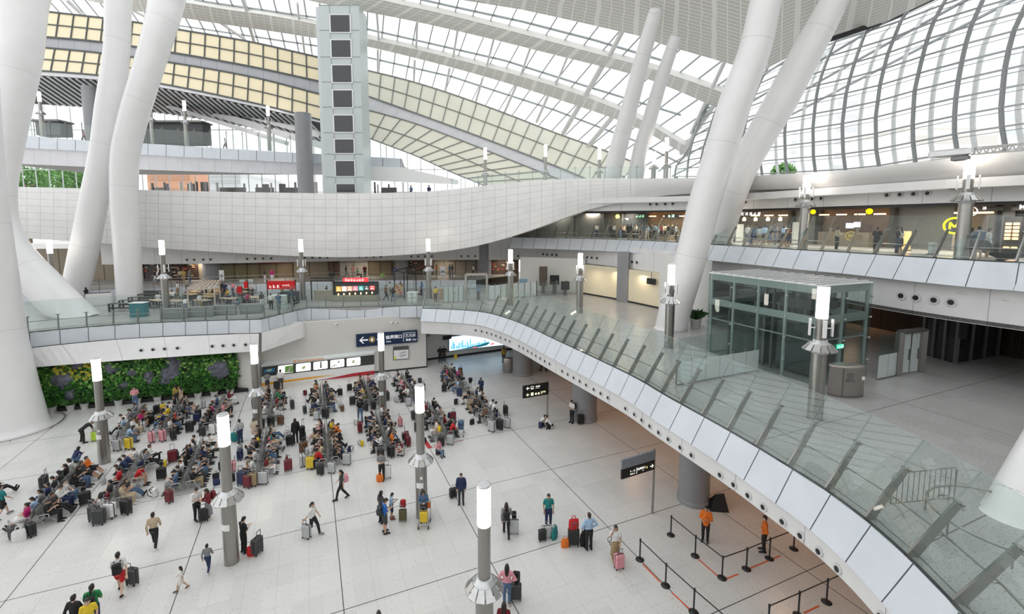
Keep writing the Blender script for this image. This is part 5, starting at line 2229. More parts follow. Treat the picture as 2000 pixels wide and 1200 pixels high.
# ================================================================== food court
def table(p, rz, L, Wd, label, group, top, legc=(.02, .02, .02), h=.76, lw=.05):
    root = thing('dining_table', label, 'table', p, rz, group)
    mb = MB()
    mb.rbox((0, 0, h - .025), (L, Wd, .05), .03)
    mb.build('tabletop', paint(top, .4), root, world=False)
    for sx in (-1, 1):
        for sy in (-1, 1):
            mb = MB()
            mb.bar((sx * (L / 2 - .1), sy * (Wd / 2 - .08), 0), (sx * (L / 2 - .1), sy * (Wd / 2 - .08), h - .05), lw)
            mb.build('leg', paint(legc), root, world=False)
    mb = MB()
    mb.bar((-L / 2 + .1, 0, .3), (L / 2 - .1, 0, .3), lw)
    mb.build('stretcher', paint(legc), root, world=False)
    return root


def stool(p, rz, label, group, c=(.03, .03, .03)):
    root = thing('stool', label, 'stool', p, rz, group)
    mb = MB()
    mb.rbox((0, 0, .46), (.34, .34, .05), .04)
    mb.build('seat', paint(c), root, world=False)
    for sx in (-1, 1):
        for sy in (-1, 1):
            mb = MB()
            mb.bar((sx * .15, sy * .15, 0), (sx * .12, sy * .12, .44), .03)
            mb.build('leg', M_BLACK, root, world=False)
    return root


fz = R(-23)
WOOD = (.52, .34, .17)
woodpos = [(373, 588, 'w'), (378, 583, 'w'), (381, 579, 'w'), (406, 593, 'w'), (413, 588, 'w'), (418, 583, 'w'), (424, 579, 'w'), (428, 574.5, 'w'), (472, 583, 'w'), (480, 575, 'w'), (345, 602.5, 'p'), (395, 601, 'p'), (447, 597, 'p'), (494, 594.5, 'p'), (310, 601, 'p'), (328, 586, 'p')]
t0 = {}
for i, (x, y, k) in enumerate(woodpos):
    p = Z(x, y, Z1)
    p.z = Z1
    lab = 'wooden topped food court table in the middle dining rows' if k == 'w' else 'pale topped food court table near the glass balustrade'
    gname = 'wooden food court tables' if k == 'w' else 'pale food court tables'
    if k not in t0:
        t0[k] = table(p, fz, 1.7, .85, lab, gname, WOOD if k == 'w' else (.60, .50, .38))
    else:
        dup(t0[k], p, fz)
s0 = None
for i, (x, y, k) in enumerate(woodpos):
    c = Z(x, y, Z1)
    for dx in (-.45, .45):
        for sy in (-1, 1):
            q = c + Matrix.Rotation(fz, 3, 'Z') @ Vector((dx, sy * .62, 0))
            if s0 is None:
                s0 = stool(q, fz, 'small dark stool pulled up to a food court table', 'food court stools')
            else:
                dup(s0, q, fz)
# long black framed bench tables
b0 = None
for i, (x, y) in enumerate([(243, 608), (262, 601), (279, 595), (291, 588), (299, 582), (309, 576)]):
    p = Z(x, y, Z1)
    if b0 is None:
        b0 = table(p, R(4), 2.5, .6, 'long black framed table of the dark row beside the white column', 'black framed tables', (.05, .045, .04), lw=.13)
    else:
        dup(b0, p, R(4))
# divider cabinets in front of the tables
for i, (x, y, w_) in enumerate([(341, 622, 2.1), (393, 618.5, 2.1), (440, 615, 1.9), (491, 612, 1.9)]):
    p = Z(x, y, Z1)
    root = thing('divider_cabinet', ordn[i] + ' low grey divider cabinet before the pale tables', 'cabinet', p)
    mb = MB()
    mb.rbox(p + UP * .45, (w_, .4, .85), .03, R(6))
    mb.build('body', paint((.27, .28, .28)), root)
    mb = MB()
    mb.rbox(p + UP * .03, (w_ * .97, .34, .07), .02, R(6))
    mb.build('plinth', M_BLACK, root)
p = Z(273, 618, Z1)
root = thing('waste_cabinet', 'teal waste cabinet at the end of the black tables', 'cabinet', p)
mb = MB()
mb.rbox(p + UP * .6, (1.2, .7, 1.2), .04, R(5))
mb.build('body', paint((.02, .19, .22)), root)
mb = MB()
mb.rbox(p + UP * 1.22, (1.3, .8, .05), .03, R(5))
mb.build('top', M_PAPER, root)
# slim planter box fence near the bent column
p = Z(195, 596, Z1)
root = thing('planter_box', 'white planter box wall between the two bent column legs', 'planter', p)
mb = MB()
mb.rbox(p + UP * .6, (1.9, .9, 1.2), .05, R(30))
mb.build('body', M_WHITE, root)
mb = MB()
mb.rbox(p + UP * 1.2, (1.8, .8, .05), .03, R(30))
mb.build('soil', paint((.06, .06, .05)), root)

# timber pergola frame
pts = [(366, 566), (398, 549), (428, 548.5), (418, 563)]
P = [D(x, y, Yd) for (x, y), Yd in zip(pts, (47, 52, 52, 47))]
zt = sum(p.z for p in P) / 4
zt = Z1 + 2.2
P = [Vector((p.x, p.y, zt)) for p in (Z(366, 566, zt), Z(398, 549, zt), Z(428, 548.5, zt), Z(418, 563.5, zt))]
root = thing('timber_pergola', 'open timber pergola frame over the middle dining tables', 'pergola', (P[0].x, P[0].y, Z1))
M_TIMB = paint((.55, .47, .38))
for p in P:
    mb = MB()
    mb.bar((p.x, p.y, Z1), p, .1)
    mb.build('post', M_TIMB, root)
for i in range(6):
    mb = MB()
    mb.bar(P[0].lerp(P[3], i / 5), P[1].lerp(P[2], i / 5), .08, .12)
    mb.build('beam', M_TIMB, root)
for i in range(4):
    mb = MB()
    mb.bar(P[0].lerp(P[1], i / 3), P[3].lerp(P[2], i / 3), .08, .10)
    mb.build('crossbeam', M_TIMB, root)

RED = (.62, .012, .015)


def counter(p, rz, L, dp, h, label, body, top, name='stall_counter'):
    root = thing(name, label, 'counter', p, rz)
    mb = MB()
    mb.rbox((0, 0, h / 2), (L, dp, h), .03)
    mb.build('body', paint(body), root, world=False)
    mb = MB()
    mb.rbox((0, 0, h + .02), (L + .06, dp + .06, .05), .03)
    mb.build('worktop', paint(top), root, world=False)
    return root


# two hanging red banners
for i, (x, y0, y1) in enumerate([(468, 560, 575), (480, 550, 563)]):
    a, b = D(x - 3, y1, 46), D(x + 3, y0, 46)
    root = thing('banner_stand', ('lower', 'taller')[i] + ' red banner stand among the dining tables', 'banner', ((a.x + b.x) / 2, 46, Z1))
    mb = MB()
    mb.box(((a.x + b.x) / 2, 46, (a.z + b.z) / 2), (b.x - a.x, .06, b.z - a.z), R(15))
    mb.build('banner', paint(RED), root)
    mb = MB()
    mb.bar((b.x, 46.1, Z1), (b.x, 46.1, b.z + .1), .05)
    mb.lathe([(.25, 0), (.25, .03)], (b.x, 46.1, Z1), 12)
    mb.build('stand', M_BLACK, root)

# red banner kiosk
p = Z(551, 594, Z1)
Yk = p.y
root = thing('food_kiosk', 'food kiosk with a red sign board over dark counters by the lamp', 'kiosk', p)
a, b = D(524, 565, Yk), D(575, 549, Yk)
mb = MB()
mb.box(((a.x + b.x) / 2, Yk, (a.z + b.z) / 2), (b.x - a.x, .25, b.z - a.z), R(2))
mb.build('sign_board', paint(RED, .4), root)
strokes_mb(3, .36, (a.x + .15, Yk - .16, a.z + .12), (1, 0, 0), UP, .02, 4).build('lettering', emitc((.95, .92, .88), .5), root)
strokes_mb(4, .18, (a.x + 1.5, Yk - .16, a.z + .32), (1, 0, 0), UP, .02, 5).build('lettering', emitc((.95, .92, .88), .5), root)
for x in (522, 577):
    q = D(x, 560, Yk + .2)
    mb = MB()
    mb.bar((q.x, q.y, Z1), (q.x, q.y, b.z + .1), .09)
    mb.build('post', M_BLACK, root)
mb = MB()
mb.rbox(((a.x + b.x) / 2 + .6, Yk + .4, Z1 + .6), (b.x - a.x - 1, .8, 1.2), .03)
mb.build('counter_body', paint((.03, .04, .05)), root)
p = Z(544, 603, Z1)
counter(p, R(2), 1.5, .6, 1.25, 'white front counter of the red banner kiosk', (.62, .68, .66), (.7, .74, .72))
# black goal-post frame with beige desk
p = Z(632, 588, Z1)
root = thing('desk_frame', 'black goal-post frame around a beige reception desk', 'frame', p)
Yk = p.y
for x in (609, 653):
    q = Z(x, 588, Z1)
    mb = MB()
    mb.bar((q.x, q.y, Z1), (q.x, q.y, Z1 + 2.1), .1)
    mb.build('post', M_BLACK, root)
q0, q1 = Z(609, 588, Z1), Z(653, 588, Z1)
for h in (2.1, 2.4):
    mb = MB()
    mb.bar(q0 + UP * h, q1 + UP * h, .1, .1)
    mb.build('beam', M_BLACK, root)
mb = MB()
mb.rbox(D(648, 536, Yk + .5), (.55, .25, .42), .04)
mb.build('camera_box', M_BLACK, root)
counter(Z(634, 587, Z1) + Vector((0, .4, 0)), 0, 2.2, .7, 1.0, 'beige reception desk inside the black frame', (.36, .33, .26), (.45, .41, .33))
# dark menu board kiosk
p = Z(692, 588, Z1)
Yk = p.y
root = thing('menu_kiosk', 'dark kiosk with seven coloured menu squares and a red topper sign', 'kiosk', p)
a, b = D(649.5, 577, Yk), D(737.5, 551, Yk)
a2 = D(649.5, 570, Yk)
mb = MB()
mb.rbox(((a.x + b.x) / 2, Yk + .3, (a.z + b.z) / 2), (b.x - a.x, .4, b.z - a.z), .03)
mb.build('menu_board', paint((.012, .013, .013), .4), root)
mb = MB()
mb.rbox(((a.x + b.x) / 2, Yk + .1, Z1 + (a.z - Z1) / 2), (b.x - a.x, 1.0, a.z - Z1), .03)
mb.build('counter_body', paint((.30, .29, .22)), root)
mc = [(.85, .42, .04), (.85, .62, .60), (.85, .40, .26), (.75, .20, .28), (.05, .40, .38), (.04, .04, .05), (.80, .08, .08)]
for k, c in enumerate(mc):
    q0_, q1_ = D(656 + k * 11, 570 - k * .5, Yk), D(665.5 + k * 11, 560 - k * .2, Yk)
    mb = MB()
    mb.box(((q0_.x + q1_.x) / 2, Yk + .08, (q0_.z + q1_.z) / 2), (q1_.x - q0_.x, .04, q1_.z - q0_.z))
    mb.build('menu_square', emitc(c, .7), root)
    mb = MB()
    mb.box(((q0_.x + q1_.x) / 2, Yk + .05, q0_.z + .16), ((q1_.x - q0_.x) * .6, .03, .10))
    mb.box(((q0_.x + q1_.x) / 2, Yk + .05, q0_.z + .36), ((q1_.x - q0_.x) * .4, .03, .06))
    mb.build('menu_print', emitc((.95, .93, .88), .6), root)
    mb = MB()
    mb.ball(((q0_.x + q1_.x) / 2, Yk - .05, q0_.z - .28), (.07, .05, .12), 8, 6)
    mb.build('bulb', emitc((1, .70, .35), 2.5), root)
c0_, c1_ = D(669, 551.5, Yk), D(718, 543.5, Yk)
mb = MB()
mb.rbox(((c0_.x + c1_.x) / 2, Yk + .2, (c0_.z + c1_.z) / 2), (c1_.x - c0_.x, .2, c1_.z - c0_.z), .03)
mb.build('topper_sign', emitc((.80, .05, .06), .6), root)
strokes_mb(7, .27, (c0_.x + .2, Yk + .1, c0_.z + .09), (1, 0, 0), UP, .02, 6).build('lettering', emitc((1, .95, .92), .8), root)
# black pergola stall with tiered wooden display
p = Z(800, 585, Z1)
Yk = p.y
root = thing('display_stall', 'black framed market stall with a stepped wooden display', 'stall', p)
xs4 = [(771, 580), (790, 585), (813, 582), (796, 571)]
Q = [Z(x, y, Z1) for x, y in xs4]
for q in Q:
    mb = MB()
    mb.bar(q, q + UP * 2.9, .1)
    mb.build('post', M_BLACK, root)
for i in range(4):
    mb = MB()
    mb.bar(Q[i] + UP * 2.9, Q[(i + 1) % 4] + UP * 2.9, .1)
    mb.build('beam', M_BLACK, root)
for i in range(4):
    mb = MB()
    q = Q[0].lerp(Q[1], .5)
    mb.rbox((q.x - .3, q.y + .3 + i * .25, Z1 + .5 + i * .22), (1.4, .5, .05), .02, R(-35))
    for k in range(5):
        mb.rbox((q.x - .3 + (k - 2) * .22, q.y + .3 + i * .25 + (2 - k) * .12, Z1 + .6 + i * .22), (.16, .14, .14), .02, R(-35), 1 + (k + i) % 3)
    mb.build('display_shelf', [paint((.50, .33, .18)), paint((.7, .55, .3)), paint((.6, .12, .08)), paint((.75, .72, .65))], root)
counter(Z(806, 590, Z1), 0, 1.0, .6, 1.0, 'small white counter at the corner of the black stall', (.72, .74, .72), (.78, .80, .78))
counter(Z(868, 583, Z1), 0, 2.4, .8, 1.1, 'low wooden counter behind the lamp near the stall', (.36, .24, .14), (.45, .42, .36))
# glass gate with portal frame on the bridge deck
p = Z(929, 585, Z1)
root = thing('glass_gate', 'pale metal portal gate with two glass leaves on the bridge deck', 'gate', p)
g0, g1 = Z(910, 586, Z1), Z(951, 585, Z1)
hG = 2.7
mb = MB()
for q in (g0, g1):
    mb.box(q + UP * hG / 2, (.22, .22, hG))
mb.bar(g0 + UP * hG, g1 + UP * hG, .3, .24)
mb.build('portal_frame', mat('portal frame', (.46, .43, .38), .4, metal=.3), root)
for f0, f1 in ((.07, .49), (.51, .93)):
    mb = MB()
    a, b = g0.lerp(g1, f0), g0.lerp(g1, f1)
    mb.sheet([[a + UP * .1, b + UP * .1], [a + UP * 2.5, b + UP * 2.5]], (0, .03, 0))
    mb.build('gate_leaf', M_GLASS, root)
mb = MB()
mb.bar(g0 + UP * 1.2, g1 + UP * 1.2, .05, .12)
mb.build('push_bar', M_STEEL, root)
# white-panelled queue fences around the booth
fence = [(866, 592), (905, 590), None, (955, 588), (1000, 583), (1050, 577), (1110, 577), (1135, 574)]
seg = [(866, 592, 905, 590), (955, 588, 1000, 582.5), (1000, 582.5, 1048, 579), (1048, 579, 1125, 576)]
for i, (x0, y0, x1, y1) in enumerate(seg):
    a, b = Z(x0, y0, Z1), Z(x1, y1, Z1)
    root = thing('queue_fence', ordn[i] + ' glass and steel queue fence on the deck before the booth', 'fence', a)
    n = 4
    for k in range(n + 1):
        q = a.lerp(b, k / n)
        mb = MB()
        mb.bar(q, q + UP * 1.75, .07)
        mb.build('post', M_STEEL, root)
        if k < n:
            q2 = a.lerp(b, (k + 1) / n)
            mb = MB()
            mb.sheet([[q + UP * .1, q2 + UP * .1], [q + UP * 1.6, q2 + UP * 1.6]], (0, .02, 0))
            mb.build('glass_panel', M_GLASS if i == 3 else M_FROST, root)
# service booth items in front of the grey wall
for i, (x0, x1, y0, y1, Yd, c, lb) in enumerate([
    (1053, 1069, 521, 558, 52.5, (.10, .08, .06), 'brown cabinet with a lit strip by the grey booth wall'),
    (1074, 1092, 538, 556, 52, (.012, .012, .014), 'wide black screen by the grey booth wall'),
    (1096, 1112, 550, 566, 51, (.04, .045, .05), 'dark turnstile block by the grey booth wall'),
    (1014, 1030, 545, 560, 51, (.20, .33, .42), 'counter with blue and yellow goods at the booth')]):
    a, b = D(x0, y1, Yd), D(x1, y0, Yd)
    root = thing('booth_unit', lb, 'booth unit', ((a.x + b.x) / 2, Yd, Z1))
    mb = MB()
    mb.rbox(((a.x + b.x) / 2, Yd, (a.z + b.z) / 2), (b.x - a.x, .4, b.z - a.z), .04)
    mb.build('body', paint(c), root)
    mb = MB()
    mb.box(((a.x + b.x) / 2, Yd, (Z1 + a.z) / 2), ((b.x - a.x) * .4, .3, max(.05, a.z - Z1)))
    mb.build('stand', M_STEEL_D, root)
# wall television on the cream wall
A, B = CW[1], CW[2]
c = vpl(1272, 550, A, B, .35)
root = thing('wall_television', 'small black television hanging on the cream wall', 'television', c)
tdir = (B - A).normalized()
mb = MB()
mb.rbox(c, (1.0, .12, .58), .02, math.atan2(tdir.y, tdir.x) + .1)
mb.build('screen', M_BLACK, root)
mb = MB()
mb.bar(c + UP * .3, c + UP * .95, .05)
mb.bar(c, c - Vector((tdir.y, -tdir.x, 0)) * -.35, .08)
mb.build('bracket', M_STEEL_D, root)

# ---- food court shop fronts along the walkway wall
def wall_at(P, x):
    """point on a plan polyline seen at pixel column x"""
    k = (x - CAM_CX) / CAM_F
    for a, b in zip(P, P[1:]):
        fa, fb_ = a.x - k * a.y, b.x - k * b.y
        if fa * fb_ <= 0:
            t = fa / (fa - fb_)
            return a.lerp(b, t)
    return P[0]


for i, (x0, x1, z0, z1, c, e, lb) in enumerate([
    (278, 335, .95, 4.0, (.05, .03, .025), 0, 'dim restaurant front with shelves behind the bent column'),
    (335, 384, .95, 4.0, (.06, .035, .025), 0, 'dim crowded restaurant front beside the grey round column'),
    (430, 505, .95, 3.9, (.20, .17, .09), 0, 'olive glazed shop front with a white frame sign'),
    (505, 570, .95, 3.9, (.17, .13, .08), 0, 'shop front with a dark red awning inside'),
    (640, 662, .95, 4.0, (.16, .10, .06), 0, 'narrow brown door front left of white panels'.replace('left of', 'beside')),
    (662, 718, .95, 4.0, (.55, .51, .46), 0, 'pale panelled closed front behind two travellers'),
    (718, 764, .95, 4.0, (.22, .18, .11), 0, 'brown folding shutter front above the green sign'),
    (800, 846, .95, 4.0, (.10, .08, .05), 0, 'dark shop front with plants behind the stall lamp'),
    (846, 930, .95, 4.0, (.25, .22, .18), 0, 'grey beige front behind people with backpacks'),
    (962, 1010, .95, 4.0, (.10, .07, .055), 0, 'dark front beside the booth with a person in pink')]):
    a, b = wall_at(WB, x0), wall_at(WB, x1)
    d = (b - a).normalized()
    nrm = Vector((d.y, -d.x, 0))
    root = thing('restaurant_facade', lb, 'shop front', (a.x, a.y, Z1 + z0))
    mb = MB()
    mb.sheet([[a + nrm * .1 + UP * z0, b + nrm * .1 + UP * z0], [a + nrm * .1 + UP * z1, b + nrm * .1 + UP * z1]], nrm * -.08)
    mb.build('front_panel', paint(c, .3), root)
    mb = MB()
    n = max(2, int((b - a).length / 1.4))
    for k in range(n + 1):
        q = a.lerp(b, k / n) + nrm * .14
        mb.bar(q + UP * z0, q + UP * z1, .07)
    mb.bar(a + nrm * .14 + UP * (z0 + 1.9), b + nrm * .14 + UP * (z0 + 1.9), .05, .07)
    mb.build('frame', paint(tuple(v * .4 for v in c)), root)
    if i in (0, 1, 7, 9):
        random.seed(i)
        for k in range(16):
            mb = MB()
            q = a.lerp(b, random.random()) + nrm * .16 + UP * (z0 + random.uniform(.6, 2.5))
            mb.box(q, (random.uniform(.15, .5), .05, random.uniform(.08, .2)))
            mb.build('shelf_item', (paint((.45, .28, .16)), paint((.5, .08, .06)), paint((.6, .55, .45)))[k % 3], root)
    if i == 3:
        mb = MB()
        q = a.lerp(b, .4) + nrm * .3 + UP * 3.2
        mb.box(q, (3.0, .4, .5), math.atan2(d.y, d.x))
        mb.build('awning', paint((.22, .03, .03)), root)
for i, (x, y0, y1, w_, c, lb) in enumerate([
    (433, 528, 549, 8, (.80, .80, .78), 'tall white banner stand by the walkway rail'),
    (865, 520, 541, 10, (.85, .85, .85), 'white notice panel standing on the raised walkway'),
    (473, 546, 551, 10, (.70, .85, .80), 'small pale notice on the walkway glass'),
    (489, 546, 551, 10, (.72, .82, .78), 'second small pale notice on the walkway glass'),
    (747, 535, 541, 9, (.40, .70, .10), 'small green sign on the walkway rail'),
    (771, 524, 532, 6, (.02, .05, .25), 'small blue lift sign above the black stall')]):
    Yd = 54.5 if x < 600 else 57
    a, b = D(x - w_ / 2, y1, Yd), D(x + w_ / 2, y0, Yd)
    root = thing('notice_panel', lb, 'notice', ((a.x + b.x) / 2, Yd, a.z))
    mb = MB()
    mb.rbox(((a.x + b.x) / 2, Yd, (a.z + b.z) / 2), (b.x - a.x, .06, b.z - a.z), .01)
    mb.build('panel', paint(c), root)
    mb = MB()
    mb.box(((a.x + b.x) / 2, Yd - .04, (a.z + b.z) / 2), ((b.x - a.x) * .6, .02, (b.z - a.z) * .2))
    mb.build('print', paint((.85, .85, .8) if sum(c) < 1 else (.25, .3, .3)), root)

# ================================================================== shops behind the upper bridge deck
SWn = []
for p in SW:
    SWn.append(Vector((p.x, p.y, Z2)))


def shop_quad(name, x0, x1, z0, z1, off, m, root=None, th=.06):
    a, b = wall_at(SWn, x0), wall_at(SWn, x1)
    d = (b - a).normalized()
    nrm = Vector((d.y, -d.x, 0))
    mb = MB()
    mb.sheet([[a + nrm * off + UP * z0, b + nrm * off + UP * z0], [a + nrm * off + UP * z1, b + nrm * off + UP * z1]], nrm * -th)
    return mb.build(name, m, root), a + nrm * off, d, nrm


shops = [
    (1180, 1215, (.13, .11, .09), 'dark upper shop unit at the far end, under the yellow round sign', 0),
    (1215, 1262, (.06, .065, .07), 'dark upper shop unit with small green lit signs', 0),
    (1262, 1345, (.24, .14, .06), 'warm lit upper cafe with an orange ceiling glow', 1),
    (1440, 1545, (.10, .075, .06), 'upper cafe with four pendant lamps and a white sign', 1),
    (1545, 1600, (.16, .17, .17), 'grey blank pier unit with a round white sign', 0),
    (1600, 1745, (.13, .075, .05), 'upper fast food shop with menu screens and a counter', 1),
    (1745, 1872, (.12, .12, .12), 'grey upper shop with a big yellow ring sign', 0),
    (1872, 1940, (.08, .055, .045), 'dark upper shop with small ceiling spots', 1),
    (1940, 2015, (.035, .03, .03), 'dark upper bakery with orange lit shelves', 0)]
for x0, x1, c, lb, glow in shops:
    root = thing('shop_unit', lb, 'shop', wall_at(SWn, (x0 + x1) / 2))
    o, a, d, nrm = shop_quad('back_panel', x0, x1, 0, 2.95, .08, paint(c, .4), root)
    b = wall_at(SWn, x1) + nrm * .08
    for q in (a, b):
        mb = MB()
        mb.bar(q + nrm * .2, q + nrm * .2 + UP * 2.95, .25, .4)
        mb.build('pier', paint((.05, .05, .05)), root)
    if glow:
        mb = MB()
        L = (b - a).length
        for k in range(max(3, int(L / 1.2))):
            q = a.lerp(b, (k + .5) / max(3, int(L / 1.2))) + nrm * .5 + UP * 2.5
            mb.box(q, (.7, .25, .10), math.atan2(d.y, d.x))
        mb.build('ceiling_light', emitc((1, .72, .42), 2.2), root)
        mb = MB()
        q = a.lerp(b, .5) + nrm * .9
        mb.rbox(q + UP * .55, (L * .7, .7, 1.1), .03, math.atan2(d.y, d.x))
        mb.build('counter_body', paint((.18, .15, .11)), root)
# pendant lamps of the cafe
for i, x in enumerate((1451, 1473, 1497, 1521)):
    p = wall_at(SWn, x)
    p = p + (p.normalized() * -1.6)
    root = thing('pendant_lamp', ordn[i] + ' small glowing pendant lamp of the upper cafe', 'lamp', (p.x, p.y, Z2 + 2.0), 0, 'cafe pendant lamps')
    mb = MB()
    mb.lathe([(.05, 2.36), (.14, 2.25), (.16, 2.05), (.08, 1.98)], (p.x, p.y, Z2), 12)
    mb.build('shade', emitc((1, .72, .40), 3.5), root)
    mb = MB()
    mb.tube([(p.x, p.y, Z2 + 2.36), (p.x, p.y, 15.6)], .012, 6)
    mb.build('cord', M_BLACK, root)
# lettered and round signs
def round_sign(x, y, off, r, ring, face, txt, label, tcol):
    p0 = wall_at(SWn, x)
    nrm = (Vector((0, 0, 0)) - Vector((p0.x, p0.y, 0))).normalized()
    Yd = (p0 + nrm * off).y
    c = D(x, y, Yd)
    xd = UP.cross(nrm) * 1
    xd = Vector((-nrm.y, nrm.x, 0))
    root = thing('round_sign', label, 'sign', c)
    mb = MB()
    P = []
    for k in range(29):
        a = 2 * math.pi * k / 28
        P.append(c + xd * r * math.cos(a) + UP * r * math.sin(a))
    mb.tube(P, r * .12, 8, 0, False)
    mb.build('ring', ring, root)
    if face is not None:
        mb = MB()
        mb.poly3([q - nrm * .03 for q in P[:-1]], -nrm * .04)
        mb.build('face', face, root)
    else:
        mb = MB()
        mb.bar(c + xd * r, c + xd * r - nrm * off * .9, .04)
        mb.bar(c - xd * r, c - xd * r - nrm * off * .9, .04)
        mb.build('bracket', M_STEEL_D, root)
    if txt == 'M':
        mb = MB()
        g = lambda a, b: c + xd * r * a + UP * r * b + nrm * .05
        for p_, q_ in (((-.42, -.42), (-.42, .42)), ((-.42, .42), (0, -.2)), ((0, -.2), (.42, .42)), ((.42, .42), (.42, -.42))):
            mb.bar(g(*p_), g(*q_), r * .2, .03, 0, nrm)
        mb.build('lettering', tcol, root)


YEL = emitc((1, .86, 0.0), 1.3)
round_sign(1864, 441, .8, .50, YEL, None, 'M', 'big yellow ring sign with a letter M behind the shop deck lamp', YEL)
round_sign(1588, 414, 1.2, .17, YEL, YEL, '', 'small solid yellow round sign above the fast food shop', YEL)
round_sign(1698, 413, 1.2, .19, YEL, YEL, '', 'second solid yellow round sign above the menu screens', YEL)
round_sign(1206, 423, 1.2, .20, emitc((.75, .8, .1), 1.0), emitc((.75, .8, .1), 1.0), '', 'tiny yellow green round sign at the far shop unit', YEL)
round_sign(1574, 420, 1.5, .25, M_SIGNW, None, '', 'thin white ring sign on the grey pier unit', M_SIGNW)
round_sign(1897, 413, 1.5, .27, M_SIGNW, None, '', 'thin white ring sign beside the shop deck lamp', M_SIGNW)
GLD = paint((.38, .30, .06), .4)
round_sign(1662, 461, 2.4, .33, GLD, None, 'M', 'dull gold ring emblem with a letter M on the counter', GLD)


def lit_text(txt, x, y, size, label, colr, off=1.0):
    p0 = wall_at(SWn, x)
    nrm = (Vector((0, 0, 0)) - Vector((p0.x, p0.y, 0))).normalized()
    c = D(x, y, (p0 + nrm * off).y)
    xd = Vector((-nrm.y, nrm.x, 0))
    root = thing('shop_sign', label, 'sign', c)
    (text_mb(txt, size, c, xd, UP, .05, .02) if isinstance(txt, str) else strokes_mb(txt, size, c, xd, UP, .05, txt * 7)).build('lettering', emitc(colr, 1.2), root)
    mb = MB()
    mb.rbox(c + xd * size * 1.6 + UP * size * .35 - nrm * .06, (size * 5.0, .06, size * 1.3), .02, math.atan2(xd.y, xd.x))
    mb.build('backing', paint((.05, .05, .05)), root)


lit_text(5, 1447, 421, .32, 'white lit shop sign over the pendant lamp cafe', (1, 1, 1))
lit_text(2, 1304, 425, .34, 'white green lit sign over the warm cafe', (.7, 1, .85))
lit_text(3, 1241, 425, .30, 'small green lit sign over the dark far shop', (.35, .9, .5))
lit_text(1, 1918, 410, .22, 'small white sign at the ceiling near the lamp', (1, 1, 1))
lit_text('M', 1990, 408, .34, 'white sign at the ceiling over the bakery shelves', (1, 1, 1))
# menu screens
for i, (x, w_) in enumerate(((1660, 13), (1674, 11))):
    p0 = wall_at(SWn, x)
    nrm = (Vector((0, 0, 0)) - Vector((p0.x, p0.y, 0))).normalized()
    c = D(x, 441 if i == 0 else 439, (p0 + nrm * 1.3).y)
    xd = Vector((-nrm.y, nrm.x, 0))
    root = thing('menu_screen', ('larger', 'smaller')[i] + ' lilac menu screen in the fast food shop', 'screen', c)
    mb = MB()
    mb.rbox(c, (w_ * c.y / CAM_F, .08, .42), .01, math.atan2(xd.y, xd.x))
    mb.build('display', emitc((.55, .55, .80), .9), root)
    mb = MB()
    mb.bar(c + UP * .2, c + UP * 1.0, .04)
    mb.build('mount', M_STEEL_D, root)
# orange lit bakery shelves
p0 = wall_at(SWn, 1976)
nrm = (Vector((0, 0, 0)) - Vector((p0.x, p0.y, 0))).normalized()
c = D(1976, 455, (p0 + nrm * .8).y)
xd = Vector((-nrm.y, nrm.x, 0))
root = thing('bakery_shelf', 'orange lit bakery display rack in the dark shop', 'shelf', (c.x, c.y, Z2))
mb = MB()
mb.rbox((c.x, c.y, Z2 + 1.15) - nrm * .1 if False else Vector((c.x, c.y, Z2 + 1.15)) - nrm * .15, (.75, .1, 2.2), .02, math.atan2(xd.y, xd.x))
mb.build('cabinet', M_BLACK, root)
for r_ in range(6):
    z = Z2 + (.35 if r_ == 0 else .70 + r_ * .22)
    for k in (-1, 1):
        mb = MB()
        mb.rbox(Vector((c.x, c.y, z)) + xd * k * .16, (.26, .12, .15), .02, math.atan2(xd.y, xd.x))
        mb.build('lit_tray', emitc((1, .52, .20), 1.6), root)
for i, (x0, x1, y0, y1, c_, lb) in enumerate([(1437, 1452, 438, 476, (.55, .56, .54), 'pale freestanding panel beside the white column on the shop deck'), (1547, 1560, 434, 476, (.50, .52, .52), 'pale freestanding panel behind the shop deck lamp'), (1765, 1778, 452, 462, (.70, .38, .15), 'orange lit counter display on the shop deck'), (1815, 1827, 474, 493, (.55, .60, .63), 'small grey bin near the balustrade of the shop deck')]):
    Yd = wall_at(SWn, (x0 + x1) / 2).y - (3.0 if i != 3 else 5.2)
    a, b = D(x0, y1, Yd), D(x1, y0, Yd)
    root = thing('standing_screen', lb, 'panel', ((a.x + b.x) / 2, Yd, Z2))
    mb = MB()
    mb.rbox(((a.x + b.x) / 2, Yd, (Z2 + b.z) / 2), (b.x - a.x, .25, b.z - Z2), .03)
    mb.build('body', emitc(c_, .8) if i == 2 else paint(c_), root)
    mb = MB()
    mb.rbox(((a.x + b.x) / 2, Yd, Z2 + .04), (b.x - a.x + .1, .4, .08), .03)
    mb.build('foot', M_STEEL_D, root)

